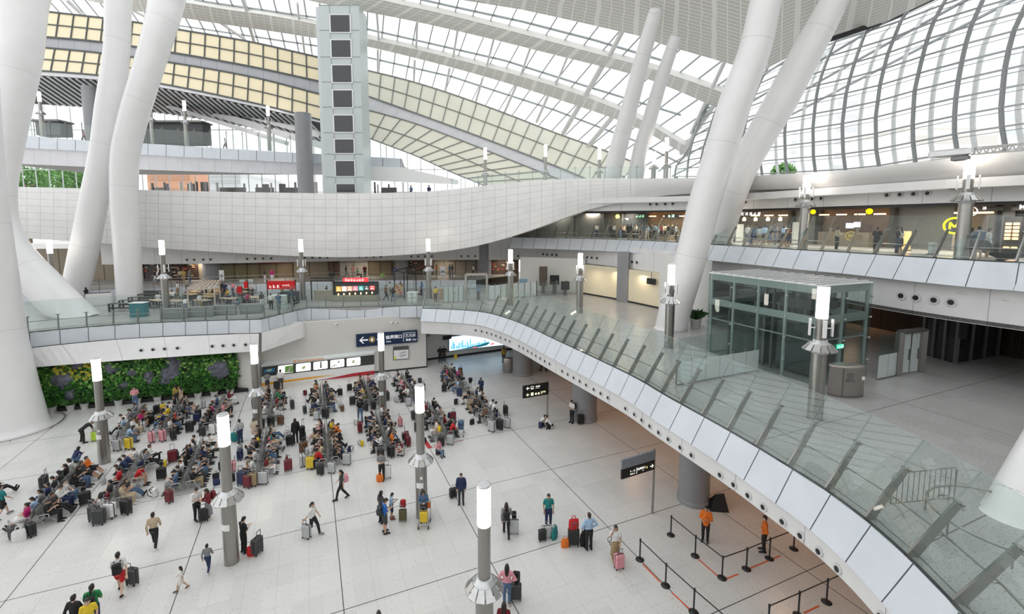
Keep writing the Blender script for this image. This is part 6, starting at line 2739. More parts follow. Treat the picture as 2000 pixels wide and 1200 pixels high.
# ================================================================== air nozzles and small cameras on the soffit bands
Pz = [q for q in S2 if q.x > 4]
spots_on(Pz, -.02, 10.55, 1.5, 60, .75, .14, 4, 3.2, 'round air nozzle on the band over the cream walls and lift', 'air nozzles of the deck soffit band')
spots_on(S1, -.02, 10.1, 18, 60, .9, .12, 4, 3.0, 'round air nozzle on the band above the food court shops', 'air nozzles above the food court')
spots_on([q for q in SFr if q.x > 6], -.02, 16.35, 2.0, 60, .7, .11, 4, 3.6, 'round air nozzle on the band above the upper shops', 'air nozzles above the upper shops')
spots_on([Vector((q.x, q.y, 0)) for q in B0], -.02, 4.75, 5.5, 47, .72, .085, 8, .9, 'round air nozzle on the white underside band of the bridge', 'air nozzles of the bridge band')
mid = [a.lerp(b, .42) for a, b in zip(Lt, Bt)]
spots_on([Vector((q.x, q.y, 0)) for q in mid], -.05, mid[20].z, 10.5, 29, .85, .10, 4, 1.6, 'round air nozzle on the sloping band above the living wall', 'air nozzles above the living wall')


def cctv(p, label):
    root = thing('security_camera', label, 'security camera', p)
    mb = MB()
    mb.tube([p, p + Vector((0, -.18, -.05))], .03, 8)
    mb.build('arm', M_WHITE, root)
    mb = MB()
    mb.tube([p + Vector((.12, -.30, -.06)), p + Vector((-.10, -.14, -.04))], .06, 10)
    mb.build('body', M_WHITE, root)
    mb = MB()
    mb.tube([p + Vector((.15, -.33, -.065)), p + Vector((.12, -.30, -.06))], .05, 10)
    mb.build('lens', M_BLACK, root)


for x, y, lb in ((658, 632, 'security camera under the food court edge above the train mural'), (766, 629, 'first of two security cameras above the blue gate sign'), (775, 629, 'second of two security cameras above the blue gate sign')):
    cctv(vpl(x, y, MW[1], MW[2], .05), lb)
for x, y, lb in ((1868, 569, 'first security camera under the shop deck edge'), (1878, 570, 'second security camera under the shop deck edge'), (1957, 582, 'security camera alone near the frame edge on the shop deck band')):
    cctv(D(x, y, wall_at(S2, x).y - .1), lb)
random.seed(21)
# yellow folding floor sign in the recess
p = Z(890, 700, 0)
root = thing('wet_floor_sign', 'small yellow folding floor sign before the video wall', 'floor sign', p)
mb = MB()
mb.sheet([[p + Vector((-.2, -.18, 0)), p + Vector((.2, -.18, 0))], [p + Vector((-.12, 0, .45)), p + Vector((.12, 0, .45))]], (0, .02, 0))
mb.build('front_leaf', paint((.75, .55, .03)), root)
mb = MB()
mb.sheet([[p + Vector((-.2, .2, 0)), p + Vector((.2, .2, 0))], [p + Vector((-.12, .02, .45)), p + Vector((.12, .02, .45))]], (0, .02, 0))
mb.build('rear_leaf', paint((.75, .55, .03)), root)

# ================================================================== benches
M_SEAT = mat('perforated seat steel', (.40, .40, .39), .38, metal=.6, var=.06, scale=20)
YW = -23.046
D1 = Vector((math.sin(R(YW)), math.cos(R(YW)), 0))
D2 = Vector((math.cos(R(YW)), -math.sin(R(YW)), 0))
SEATP = .62


def make_bench(label, group):
    """four linked steel seats; local x along the bench, seats face +y"""
    root = thing('airport_bench', label, 'bench', (0, 0, 0), 0, group)
    for i in range(4):
        x = (i - 1.5) * SEATP
        mb = MB()
        rowsS = []
        for (y, z) in ((.24, .45), (.20, .44), (0, .41), (-.17, .42), (-.22, .50), (-.27, .72), (-.31, .92), (-.325, .94)):
            rowsS.append([Vector((x + dx, y, z)) for dx in (-.27, -.14, 0, .14, .27)])
        mb.sheet(rowsS, (0, 0, -.02), 0, True)
        mb.build('seat', M_SEAT, root, world=False)
    for i in range(5):
        x = (i - 2) * SEATP
        mb = MB()
        mb.tube([(x, -.22, .45), (x, -.20, .62), (x, .02, .64), (x, .17, .62), (x, .19, .45)], .018, 6)
        mb.build('armrest', M_ALU, root, world=False)
    mb = MB()
    mb.bar((-1.28, -.02, .36), (1.28, -.02, .36), .07, .07)
    mb.build('beam', M_STEEL_D, root, world=False)
    for x in (-.85, .85):
        mb = MB()
        mb.tube([(x, .26, .02), (x, .0, .32), (x, -.26, .02)], .03, 8)
        mb.bar((x, -.3, .015), (x, .3, .015), .05, .03)
        mb.build('leg', M_ALU, root, world=False)
    return root


blocks = [
    ('first front', (67, 1036)), ('second front', (219, 1000)), ('third front', (358, 966)), ('fourth front', (506, 938)),
    ('fifth front', (643, 916)), ('sixth front', (757, 886)), ('seventh front', (872, 863)),
    ('first rear', (231, 874)), ('second rear', (318, 856)), ('third rear', (415, 843)), ('fourth rear', (527, 828)),
    ('fifth rear', (632, 812)), ('sixth rear', (725, 796)), ('seventh rear', (808, 786)), ('eighth rear', (905, 769)), ('ninth rear', (967, 834))]
bench0 = None
BENCH = []
for nm, (x, y) in blocks:
    p0 = Z(x, y, 0)
    for side, sgn in (('wall-side', -1), ('bridge-side', 1)):
        for half in (0, 1):
            c = p0 + D1 * (1.32 + half * 2.62) + D2 * (sgn * .36)
            rz = math.atan2(D2.y * sgn, D2.x * sgn) - math.pi / 2
            lab = 'perforated steel bench, %s half of %s row, %s bench block' % (('near', 'far')[half], side, nm)
            if bench0 is None:
                bench0 = make_bench(lab, 'steel waiting benches')
                bench0.location = c
                bench0.rotation_euler = (0, 0, rz)
            else:
                dup(bench0, c, rz, lab)
    BENCH.append((nm, p0))

# ================================================================== people
POSES = {}


def sym(**k):
    """complete a pose: entries ending in L are mirrored to R when R is missing"""
    d = {a: Vector(b) if isinstance(b, tuple) else b for a, b in k.items()}
    for a in list(d):
        if a.endswith('L') and a[:-1] + 'R' not in d:
            v = d[a]
            d[a[:-1] + 'R'] = Vector((-v.x, v.y, v.z))
    return d


LEGS = dict(hipL=(-.09, 0, .90), knL=(-.10, .02, .49), anL=(-.10, -.02, .09), toL=(-.125, .15, .035))
TOR = dict(pel=(0, 0, .92), chest=(0, 0, 1.26), neck=(0, 0, 1.44), head=(0, .03, 1.585), shL=(-.175, 0, 1.385), nod=0)
POSES['stand'] = sym(**TOR, **LEGS, elL=(-.235, -.03, 1.11), wrL=(-.225, .06, .87))
POSES['phone'] = sym(**{**TOR, 'head': (0, .065, 1.575), 'nod': .45}, **LEGS, elL=(-.22, .05, 1.11), wrL=(-.05, .29, 1.17))
POSES['fold'] = sym(**TOR, **LEGS, elL=(-.245, .04, 1.12), wrL=(.0, .21, 1.13), wrR=(-.02, .19, 1.17))
POSES['hips'] = sym(**TOR, **LEGS, elL=(-.36, -.04, 1.14), wrL=(-.17, .08, .98))
WALK = dict(hipL=(-.09, 0, .90), knL=(-.09, .20, .52), anL=(-.09, .28, .10), toL=(-.10, .44, .06), hipR=(.09, 0, .90), knR=(.09, -.04, .50), anR=(.09, -.32, .15), toR=(.09, -.19, .035))
POSES['walk'] = sym(**TOR, **WALK, elL=(-.235, -.12, 1.12), wrL=(-.22, -.10, .88), elR=(.235, .07, 1.12), wrR=(.20, .25, .95))
POSES['pull'] = sym(**TOR, **WALK, elL=(-.235, .05, 1.12), wrL=(-.20, .22, .95), elR=(.26, -.12, 1.12), wrR=(.30, -.30, .90))
STOR = dict(pel=(0, 0, .53), chest=(0, -.04, .86), neck=(0, -.03, 1.04), head=(0, .01, 1.18), shL=(-.175, -.03, .98), nod=0)
SLEG = dict(hipL=(-.09, .03, .53), knL=(-.11, .45, .53), anL=(-.11, .43, .09), toL=(-.125, .60, .035))
POSES['sit'] = sym(**STOR, **SLEG, elL=(-.235, .03, .72), wrL=(-.08, .26, .64))
POSES['sitphone'] = sym(**{**STOR, 'head': (0, .06, 1.165), 'nod': .5}, **SLEG, elL=(-.22, .08, .74), wrL=(-.05, .30, .84))
POSES['sitlean'] = sym(pel=(0, 0, .53), chest=(0, .14, .83), neck=(0, .26, .98), head=(0, .36, 1.08), shL=(-.17, .23, .93), nod=.7, **SLEG, elL=(-.19, .36, .66), wrL=(-.05, .50, .62))
POSES['sitback'] = sym(**{**STOR, 'head': (0, -.03, 1.18)}, hipL=(-.09, .03, .52), knL=(-.10, .44, .50), anL=(-.10, .76, .12), toL=(-.11, .84, .26), elL=(-.24, .02, .75), wrL=(.02, .19, .77))
POSES['sitcross'] = sym(**STOR, hipL=(-.09, .03, .53), knL=(-.11, .45, .53), anL=(-.11, .43, .09), toL=(-.125, .60, .035), hipR=(.09, .03, .53), knR=(.10, .45, .60), anR=(-.16, .50, .58), toR=(-.27, .55, .52), elL=(-.23, .05, .73), wrL=(-.05, .27, .72))
POSES['crouch'] = sym(pel=(0, -.12, .28), chest=(0, .08, .58), neck=(0, .17, .75), head=(0, .25, .87), shL=(-.17, .15, .70), nod=.4, hipL=(-.09, -.08, .28), knL=(-.14, .28, .48), anL=(-.12, .04, .09), toL=(-.13, .21, .035), elL=(-.22, .30, .50), wrL=(-.07, .44, .48))
POSES['bend'] = sym(pel=(0, -.10, .90), chest=(0, .20, 1.10), neck=(0, .38, 1.17), head=(0, .51, 1.17), shL=(-.17, .32, 1.11), nod=.9, hipL=(-.10, -.10, .89), knL=(-.18, -.06, .48), anL=(-.24, -.10, .09), toL=(-.27, .06, .035), elL=(-.19, .44, .87), wrL=(-.13, .50, .64))
POSES['call'] = sym(**TOR, **LEGS, elL=(-.235, .02, 1.11), wrL=(-.16, .20, .98), elR=(.27, .10, 1.22), wrR=(.12, .10, 1.52))


def remesh(mb, voxel, it=2, dec=None):
    me = mb.mesh('tmp', [])
    o = bpy.data.objects.new('tmp', me)
    COL.objects.link(o)
    m = o.modifiers.new('r', 'REMESH')
    m.mode = 'VOXEL'
    m.voxel_size = voxel
    m.use_smooth_shade = True
    s = o.modifiers.new('s', 'SMOOTH')
    s.factor = .5
    s.iterations = it
    if dec:
        d = o.modifiers.new('d', 'DECIMATE')
        d.ratio = dec
    dg = bpy.context.evaluated_depsgraph_get()
    out = bpy.data.meshes.new_from_object(o.evaluated_get(dg))
    bpy.data.objects.remove(o)
    bpy.data.meshes.remove(me)
    out.polygons.foreach_set('use_smooth', [True] * len(out.polygons))
    return out


def limb(mb, pts, r, seg=10):
    P = [Vector(p) for p in pts]
    mb.tube(P, r, seg)
    for p, k in zip(P, r):
        mb.ball(p, k * .99, 10, 7)


def torso(mb, J, g, top=1.0, low=0.0):
    """trunk tube, g = extra girth; low extends below the pelvis"""
    ax = (J['chest'] - J['pel']).normalized()
    p0 = J['pel'] - ax * (.07 + low)
    P = [p0, J['pel'], J['pel'].lerp(J['chest'], .45), J['chest'], J['chest'].lerp(J['neck'], .55), J['neck']]
    mb.tube(P, [.150 + g, .162 + g, .140 + g, .165 + g, .140 + g * .8, .062 + g * .5], 16, 0, True, True, .68, (1, 0, 0))
    mb.ball(p0 + ax * .02, (.148 + g, (.15 + g) * .68, .08), 14, 8)
    s = [J['shL'].lerp(J['shR'], t) for t in (0, .25, .5, .75, 1)]
    mb.tube(s, [.056 + g, .07 + g, .07 + g, .07 + g, .056 + g], 10)


def body_mesh(pose):
    J = POSES[pose]
    mb = MB()
    torso(mb, J, 0)
    Mh = Matrix.Rotation(-J['nod'], 3, 'X')
    limb(mb, [J['neck'], J['neck'].lerp(J['head'], .6)], [.056, .052])
    h = J['head']
    mb.ball(h, (.076, .092, .115), 16, 12, 0, Mh)
    mb.ball(h + Mh @ Vector((0, .035, -.065)), (.055, .055, .055), 12, 8, 0, Mh)
    mb.ball(h + Mh @ Vector((0, .097, -.012)), (.015, .022, .024), 8, 6, 0, Mh)
    for sx in (-1, 1):
        mb.ball(h + Mh @ Vector((sx * .078, -.005, -.005)), (.014, .026, .036), 8, 6, 0, Mh)
    for S, sx in (('L', -1), ('R', 1)):
        limb(mb, [J['sh' + S], J['sh' + S].lerp(J['el' + S], .5), J['el' + S], J['el' + S].lerp(J['wr' + S], .4), J['wr' + S]], [.052, .046, .037, .036, .026])
        w, e = J['wr' + S], J['el' + S]
        d = (w - e).normalized()
        lat = Vector((sx, 0, 0)) - d * d.dot(Vector((sx, 0, 0)))
        lat = lat.normalized() if lat.length > .2 else Vector((0, 1, 0))
        nrm = d.cross(lat).normalized()
        if nrm.z > 0:
            nrm = -nrm
        palm = w + d * .05
        mb.tube([w + d * .01, palm, w + d * .095], [.030, .040, .036], 10, 0, True, True, .5, lat)
        for k, (a, L) in enumerate(((-.030, .062), (-.0105, .075), (.0105, .072), (.030, .055))):
            f0 = w + d * .09 + lat * a
            f1 = f0 + d * L * .5 + nrm * .008 + lat * a * .2
            f2 = f1 + d * L * .4 + nrm * .026
            mb.tube([f0, f1, f2], [.0095, .009, .0075], 7)
        t0_ = w + d * .03 - lat * .03
        mb.tube([t0_, t0_ + d * .03 - lat * .025 + nrm * .012, t0_ + d * .055 - lat * .03 + nrm * .02], [.014, .011, .009], 7)
        limb(mb, [J['hip' + S], J['hip' + S].lerp(J['kn' + S], .5), J['kn' + S], J['kn' + S].lerp(J['an' + S], .35), J['an' + S]], [.088, .076, .056, .054, .037])
        mb.tube([J['an' + S] - Vector((0, .03, .02)) * 1, J['an' + S].lerp(J['to' + S], .5), J['to' + S]], [.042, .040, .030], 10)
    me = remesh(mb, .0105, 2, .55)
    for nm in ('skin', 'eye', 'lip'):
        me.materials.append(None)
    eyes = [h + Mh @ Vector((sx * .03, .083, .018)) for sx in (-1, 1)]
    brow = [h + Mh @ Vector((sx * .03, .083, .038)) for sx in (-1, 1)]
    mouth = h + Mh @ Vector((0, .088, -.058))
    for pl in me.polygons:
        c = pl.center
        if (c - mouth).length < .02:
            pl.material_index = 2
        for e in eyes:
            if (c - e).length < .013:
                pl.material_index = 1
        for e in brow:
            if abs(c.z - e.z) < .007 and (c - e).length < .02:
                pl.material_index = 1
    return me


def cloth_mesh(pose, kind):
    J = POSES[pose]
    mb = MB()
    if kind in ('tee', 'long', 'jacket', 'tank'):
        g = .022 if kind == 'jacket' else .013
        torso(mb, J, g, low=.05 if kind == 'jacket' else .02)
        for S in 'LR':
            a, b, c = J['sh' + S], J['el' + S], J['wr' + S]
            if kind == 'tee':
                limb(mb, [a, a.lerp(b, .35), a.lerp(b, .7)], [.068, .064, .062])
            elif kind == 'tank':
                mb.ball(a, .064, 10, 7)
            else:
                e = .020 if kind == 'jacket' else .012
                limb(mb, [a, a.lerp(b, .5), b, b.lerp(c, .5), b.lerp(c, .92)], [.054 + e, .050 + e, .042 + e, .038 + e, .032 + e])
    elif kind in ('trousers', 'shorts'):
        ax = (J['chest'] - J['pel']).normalized()
        P = [J['pel'] - ax * .09, J['pel'], J['pel'] + ax * .10]
        mb.tube(P, [.160, .174, .158], 16, 0, True, True, .72, (1, 0, 0))
        mb.ball(J['pel'] - ax * .06, (.158, .115, .09), 14, 8)
        for S in 'LR':
            a, b, c = J['hip' + S], J['kn' + S], J['an' + S]
            if kind == 'trousers':
                limb(mb, [a, a.lerp(b, .5), b, b.lerp(c, .45), b.lerp(c, .95)], [.100, .090, .072, .066, .056])
            else:
                limb(mb, [a, a.lerp(b, .4), a.lerp(b, .82)], [.102, .096, .090])
    elif kind in ('skirt', 'dress', 'longskirt'):
        ax = (J['chest'] - J['pel']).normalized()
        kn = (J['knL'] + J['knR']) / 2
        an = (J['anL'] + J['anR']) / 2
        end = kn.lerp(an, .55) if kind == 'longskirt' else kn.lerp(an, .05)
        P = [J['pel'] + ax * .10, J['pel'], (J['hipL'] + J['hipR']) / 2, ((J['hipL'] + J['hipR']) / 2).lerp(kn, .6), end]
        if (P[4] - P[3]).length < .02:
            P.pop()
        mb.tube(P, [.15, .175, .185, .20, .215][:len(P)], 16, 0, True, True, .78, (1, 0, 0))
        if kind == 'dress':
            torso(mb, J, .013)
            for S in 'LR':
                a, b = J['sh' + S], J['el' + S]
                limb(mb, [a, a.lerp(b, .35), a.lerp(b, .6)], [.068, .062, .058])
    elif kind.startswith('hair'):
        Mh = Matrix.Rotation(-J['nod'], 3, 'X')
        h = J['head']
        mb.ball(h + Mh @ Vector((0, -.020, .032)), (.086, .096, .100), 16, 10, 0, Mh)
        mb.ball(h + Mh @ Vector((0, .03, .085)), (.062, .055, .035), 12, 8, 0, Mh)
        mb.ball(h + Mh @ Vector((0, -.055, -.035)), (.070, .050, .060), 12, 8, 0, Mh)
        if kind == 'hairlong':
            b = h + Mh @ Vector((0, -.075, -.02))
            mb.tube([b, h + Vector((0, -.10, -.14)), h + Vector((0, -.115, -.30))], [.080, .088, .06], 12, 0, True, True, .5, (1, 0, 0))
            mb.ball(h + Vector((0, -.115, -.30)), (.06, .03, .04), 10, 6)
            for sx in (-1, 1):
                mb.tube([h + Mh @ Vector((sx * .07, -.01, .03)), h + Vector((sx * .082, -.02, -.09)), h + Vector((sx * .075, -.04, -.2))], [.025, .025, .016], 8)
        if kind == 'hairtail':
            mb.tube([h + Mh @ Vector((0, -.10, .02)), h + Vector((0, -.14, -.05)), h + Vector((0, -.13, -.20))], [.03, .034, .015], 8)
        if kind == 'haircap':
            mb.tube([h + Mh @ Vector((0, .06, .06)), h + Mh @ Vector((0, .15, .045))], [.07, .055], 12, 0, True, True, .15, (1, 0, 0))
    elif kind == 'shoeL' or kind == 'shoeR':
        S = kind[-1]
        a, t = J['an' + S], J['to' + S]
        d = (t - a)
        mb.tube([a + Vector((0, -.045, -.03)), a.lerp(t, .5) + Vector((0, 0, .0)), t + d.normalized() * .03], [.050, .052, .040], 12)
        mb.ball(t + d.normalized() * .03, (.04, .045, .036), 10, 7)
        mb.ball(a + Vector((0, -.045, -.03)), .05, 10, 7)
    return remesh(mb, .0125 if not kind.startswith('shoe') else .011, 3, .5)


MESHES = {}


def cached(pose, kind):
    k = (pose, kind)
    if k not in MESHES:
        me = body_mesh(pose) if kind == 'body' else cloth_mesh(pose, kind)
        me.name = kind + '_' + pose
        if kind != 'body':
            me.materials.append(None)
        MESHES[k] = me
    return MESHES[k]


def wear(root, name, pose, kind, mats):
    o = bpy.data.objects.new(name, cached(pose, kind))
    COL.objects.link(o)
    o.parent = root
    for i, m in enumerate(mats):
        o.material_slots[i].link = 'OBJECT'
        o.material_slots[i].material = m
    return o


SKINS = [(.56, .36, .25), (.50, .31, .21), (.62, .42, .31), (.42, .25, .16)]
HAIRC = [(.010, .008, .008), (.014, .010, .008), (.03, .018, .012)]
CN = {'black': (.012, .012, .014), 'charcoal': (.045, .047, .05), 'grey': (.22, .22, .23), 'white': (.72, .72, .71), 'navy': (.018, .03, .09), 'blue': (.02, .12, .42), 'lightblue': (.35, .50, .68), 'denim': (.08, .14, .24), 'red': (.50, .018, .02), 'maroon': (.16, .012, .02), 'pink': (.68, .30, .34), 'magenta': (.48, .02, .16), 'orange': (.68, .16, .015), 'yellow': (.72, .52, .03), 'green': (.02, .22, .07), 'teal': (.015, .20, .20), 'beige': (.50, .40, .28), 'khaki': (.32, .24, .13), 'brown': (.14, .07, .035), 'cream': (.66, .60, .48), 'olive': (.11, .10, .04), 'lime': (.42, .60, .05), 'silver': (.48, .49, .50), 'gold': (.45, .33, .08)}


def person(pose, loc, rz, label, top=('tee', 'black'), bottom=('trousers', 'black'), hair='hairshort', k=1.0, shoes='black', skin=None, group=None, hairc=None):
    root = thing('person', label, 'person', loc, rz, group)
    sk = paint(random.choice(SKINS) if skin is None else SKINS[skin], .5)
    root.scale = (k, k, k)
    wear(root, 'body', pose, 'body', [sk, paint((.02, .015, .015)), paint((.42, .18, .15))])
    hc = random.choice(HAIRC) if hairc is None else hairc
    wear(root, 'cap' if hair == 'haircap' else 'hair', pose, hair, [paint(hc, .5)])
    if top[0] != 'dress':
        wear(root, {'tee': 'shirt', 'long': 'shirt', 'jacket': 'jacket', 'tank': 'shirt'}[top[0]], pose, top[0], [paint(CN[top[1]], .8)])
        wear(root, {'trousers': 'trousers', 'shorts': 'shorts', 'skirt': 'skirt', 'longskirt': 'skirt'}[bottom[0]], pose, bottom[0], [paint(CN[bottom[1]], .8)])
    else:
        wear(root, 'dress', pose, 'dress', [paint(CN[top[1]], .8)])
    if shoes:
        for S in 'LR':
            wear(root, 'shoe', pose, 'shoe' + S, [paint(CN[shoes], .6)])
    return root


# ================================================================== luggage
def make_suitcase():
    """hard shell trolley case 0.45 x 0.28 x 0.68, standing on four wheels"""
    root = thing('suitcase', 'suitcase', 'suitcase')
    mb = MB()
    for y in (-.07, .07):
        mb.rbox((0, y, .39), (.44, .135, .62), .06, 0)
    for i in range(5):
        x = (i - 2) * .075
        for y in (-.14, .14):
            mb.rbox((x, y, .39), (.03, .014, .50), .006)
    mb.build('shell', M_BLACK, root, world=False)
    mb = MB()
    mb.rbox((0, 0, .39), (.445, .012, .625), .06)
    mb.build('zip_seam', M_STEEL_D, root, world=False)
    mb = MB()
    for x in (-.10, .10):
        mb.bar((x, -.10, .68), (x, -.10, 1.0), .018)
    mb.tube([(-.11, -.10, 1.0), (.11, -.10, 1.0)], .018, 8)
    mb.build('pull_handle', M_STEEL_D, root, world=False)
    mb = MB()
    mb.tube([(-.07, .02, .70), (-.06, .02, .73), (.06, .02, .73), (.07, .02, .70)], .012, 6)
    mb.build('carry_handle', M_BLACK, root, world=False)
    for x in (-.17, .17):
        for y in (-.09, .09):
            mb = MB()
            mb.tube([(x - .015, y, .035), (x + .015, y, .035)], .035, 10)
            mb.bar((x, y, .03), (x, y, .09), .03)
            mb.build('wheel', M_BLACK, root, world=False)
    return root


def make_backpack():
    """rucksack about 0.48 high, its back at y=0, strap side +y"""
    root = thing('backpack', 'backpack', 'backpack')
    mb = MB()
    mb.rbox((0, -.10, .23), (.30, .18, .46), .08)
    mb.build('body', M_BLACK, root, world=False)
    mb = MB()
    mb.rbox((0, -.20, .16), (.22, .07, .22), .03)
    mb.build('pocket', M_BLACK, root, world=False)
    for x in (-.09, .09):
        mb = MB()
        mb.tube([(x, -.02, .44), (x * 1.2, .03, .47), (x * 1.3, .19, .36), (x * 1.4, .16, .16), (x * 1.3, -.02, .06)], .018, 6)
        mb.build('strap', M_BLACK, root, world=False)
    return root


def make_bag():
    """soft carrier bag with two loop handles"""
    root = thing('carrier_bag', 'carrier bag', 'bag')
    mb = MB()
    V = []
    for z, w, d in ((0, .17, .08), (.12, .19, .10), (.30, .18, .07), (.36, .17, .03)):
        V.append([Vector((w * math.cos(2 * math.pi * k / 14), d * math.sin(2 * math.pi * k / 14), z)) for k in range(14)])
    for a, b in zip(V, V[1:]):
        mb.add(a + b, [(k, (k + 1) % 14, 14 + (k + 1) % 14, 14 + k) for k in range(14)], 0, True)
    mb.add(V[0], [tuple(range(13, -1, -1))])
    mb.add(V[-1], [tuple(range(14))])
    mb.build('body', M_BLACK, root, world=False)
    for y in (-.025, .025):
        mb = MB()
        mb.tube([(-.08, y, .35), (-.05, y, .47), (.05, y, .47), (.08, y, .35)], .010, 6)
        mb.build('handle', M_BLACK, root, world=False)
    return root


PROTO = {}


def luggage(kind, loc, rz, label, colr, k=1.0, group=None, z=0.0):
    first = kind not in PROTO
    if first:
        PROTO[kind] = {'suitcase': make_suitcase, 'backpack': make_backpack, 'bag': make_bag}[kind]()
        r = PROTO[kind]
        r.location = loc
        r.rotation_euler = (0, 0, rz)
        r['label'] = label
        if group:
            r['group'] = group
    else:
        r = dup(PROTO[kind], loc, rz, label, group)
    r.scale = (k, k, k) if not isinstance(k, tuple) else k
    r['category'] = {'suitcase': 'suitcase', 'backpack': 'backpack', 'bag': 'bag'}[kind]
    m = paint(CN[colr], .4 if kind == 'suitcase' else .75)
    for ch in r.children:
        nm = ch.name.split('.')[0]
        if nm in ('shell', 'body', 'pocket') or (kind == 'bag'):
            ch.material_slots[0].link = 'OBJECT'
            ch.material_slots[0].material = m
    return r


# ------------------------------------------------------------------ seated travellers
random.seed(2024)
TOPC = ['black'] * 17 + ['charcoal'] * 7 + ['white'] * 11 + ['navy'] * 6 + ['grey'] * 7 + ['red', 'maroon', 'maroon', 'pink', 'magenta', 'orange', 'yellow', 'green', 'teal', 'beige', 'olive', 'lightblue', 'denim', 'cream', 'brown', 'cream']
BOTC = ['black'] * 11 + ['denim'] * 4 + ['charcoal'] * 3 + ['navy'] * 2 + ['beige', 'khaki', 'white', 'grey']
CASEC = ['black'] * 13 + ['charcoal'] * 7 + ['silver'] * 5 + ['navy'] * 3 + ['maroon', 'maroon', 'yellow', 'pink', 'brown', 'white']
SITP = ['sit', 'sitphone', 'sitphone', 'sitlean', 'sitback', 'sitcross', 'sit', 'sitphone']
fixed = {('first front', 'bridge-side', 7): ('jacket', 'orange'), ('fifth front', 'wall-side', 0): ('tee', 'red'), ('seventh front', 'bridge-side', 0): ('tee', 'red'), ('seventh front', 'wall-side', 0): ('tee', 'yellow'), ('second rear', 'bridge-side', 2): ('tee', 'red'), ('third rear', 'bridge-side', 7): ('long', 'maroon'), ('fifth front', 'wall-side', 6): ('long', 'pink'), ('eighth rear', 'wall-side', 5): ('tee', 'magenta'), ('eighth rear', 'bridge-side', 4): ('tee', 'magenta'), ('fourth front', 'bridge-side', 4): ('tee', 'magenta'), ('first rear', 'bridge-side', 4): ('long', 'magenta'), ('third front', 'bridge-side', 2): ('tee', 'lightblue'), ('fifth rear', 'wall-side', 6): ('tee', 'orange'), ('second front', 'bridge-side', 3): ('tee', 'red')}
empties = {('second front', 'bridge-side', 5), ('second front', 'bridge-side', 4), ('first rear', 'wall-side', 1), ('first rear', 'bridge-side', 1)}
ns = 0
for nm, p0 in BENCH:
    dens = .82 if 'front' in nm else .80
    for side, sgn in (('wall-side', -1), ('bridge-side', 1)):
        face = math.atan2(D2.y * sgn, D2.x * sgn) - math.pi / 2
        for i in range(8):
            s = 1.32 + (i // 4) * 2.62 + (i % 4 - 1.5) * SEATP
            seat = p0 + D1 * s + D2 * (sgn * .36)
            key = (nm, side, i)
            if key in empties or (random.random() > dens and key not in fixed):
                if random.random() < .25:
                    c = random.choice(['black', 'charcoal', 'navy', 'maroon', 'brown'])
                    luggage('backpack', (seat.x + D2.x * sgn * .0, seat.y, .44), face + random.uniform(-.3, .3), '%s backpack on the %s seat from near end, %s row, %s bench block' % (c, ordn[i], side, nm), c, .9)
                continue
            ps = random.choice(SITP)
            tp = fixed.get(key) or (random.choice(['tee', 'tee', 'long', 'jacket', 'tee']), random.choice(TOPC))
            bt = (random.choice(['trousers'] * 5 + ['shorts', 'skirt']), random.choice(BOTC))
            fem = random.random() < .45
            k = random.uniform(.90, 1.0)
            q = seat + D2 * sgn * random.uniform(.00, .04)
            person(ps, (q.x, q.y, 0), face + random.uniform(-.15, .15), 'person in %s top, %s seat from near end, %s row, %s bench block' % (tp[1], ordn[i], side, nm), tp, bt, random.choice(['hairlong', 'hairtail', 'hairlong']) if fem else random.choice(['hairshort'] * 5 + ['haircap']), k, random.choice(['black', 'black', 'white', 'charcoal']))
            ns += 1
            if random.random() < .34:
                c = random.choice(CASEC)
                kd = random.choice(['suitcase'] * 4 + ['bag', 'backpack'])
                q = seat + D2 * sgn * random.uniform(.92, 1.15) + D1 * random.uniform(-.1, .1)
                luggage(kd, (q.x, q.y, 0), face + random.choice([0, math.pi / 2]) + random.uniform(-.25, .25), '%s %s on the floor before the %s seat, %s row, %s bench block' % (c, {'suitcase': 'suitcase', 'bag': 'bag', 'backpack': 'backpack'}[kd], ordn[i], side, nm), c, random.uniform(.85, 1.1))
    # cases parked at the near end
    for j in range(random.choice([1, 2, 2, 3])):
        c = random.choice(CASEC)
        q = p0 - D1 * random.uniform(.45, .6) + D2 * (j - .8) * .62
        luggage('suitcase', (q.x, q.y, 0), R(YW) + random.uniform(-.3, .3), '%s suitcase parked %s at the near end of the %s bench block' % (c, ordn[j], nm), c, random.uniform(.9, 1.15))


# ------------------------------------------------------------------ people standing and walking in the hall
def at(px, py, z=0.0):
    p = Z(px, py, z)
    return (p.x, p.y, z)


def pack_on(pr, c, label, k=1.0, pose='stand'):
    """a rucksack worn on the back: own object, set against the shoulders"""
    J = POSES[pose]
    rz = pr.rotation_euler.z
    s = pr.scale[0]
    off = Matrix.Rotation(rz, 3, 'Z') @ Vector((0, -.135 * s + J['chest'].y * s, 0))
    luggage('backpack', (pr.location.x + off.x, pr.location.y + off.y, pr.location.z + (J['chest'].z - .29) * s), rz, label, c, k)


def P_(pose, px, py, rz, label, top, bottom, hair='hairshort', k=1.0, shoes='black', skin=None, z=0.0, hairc=None):
    q = at(px, py, z)
    return person(pose, q, R(rz) + math.atan2(-q[0], q[1]), label, top, bottom, hair, k, shoes, skin, None, hairc)


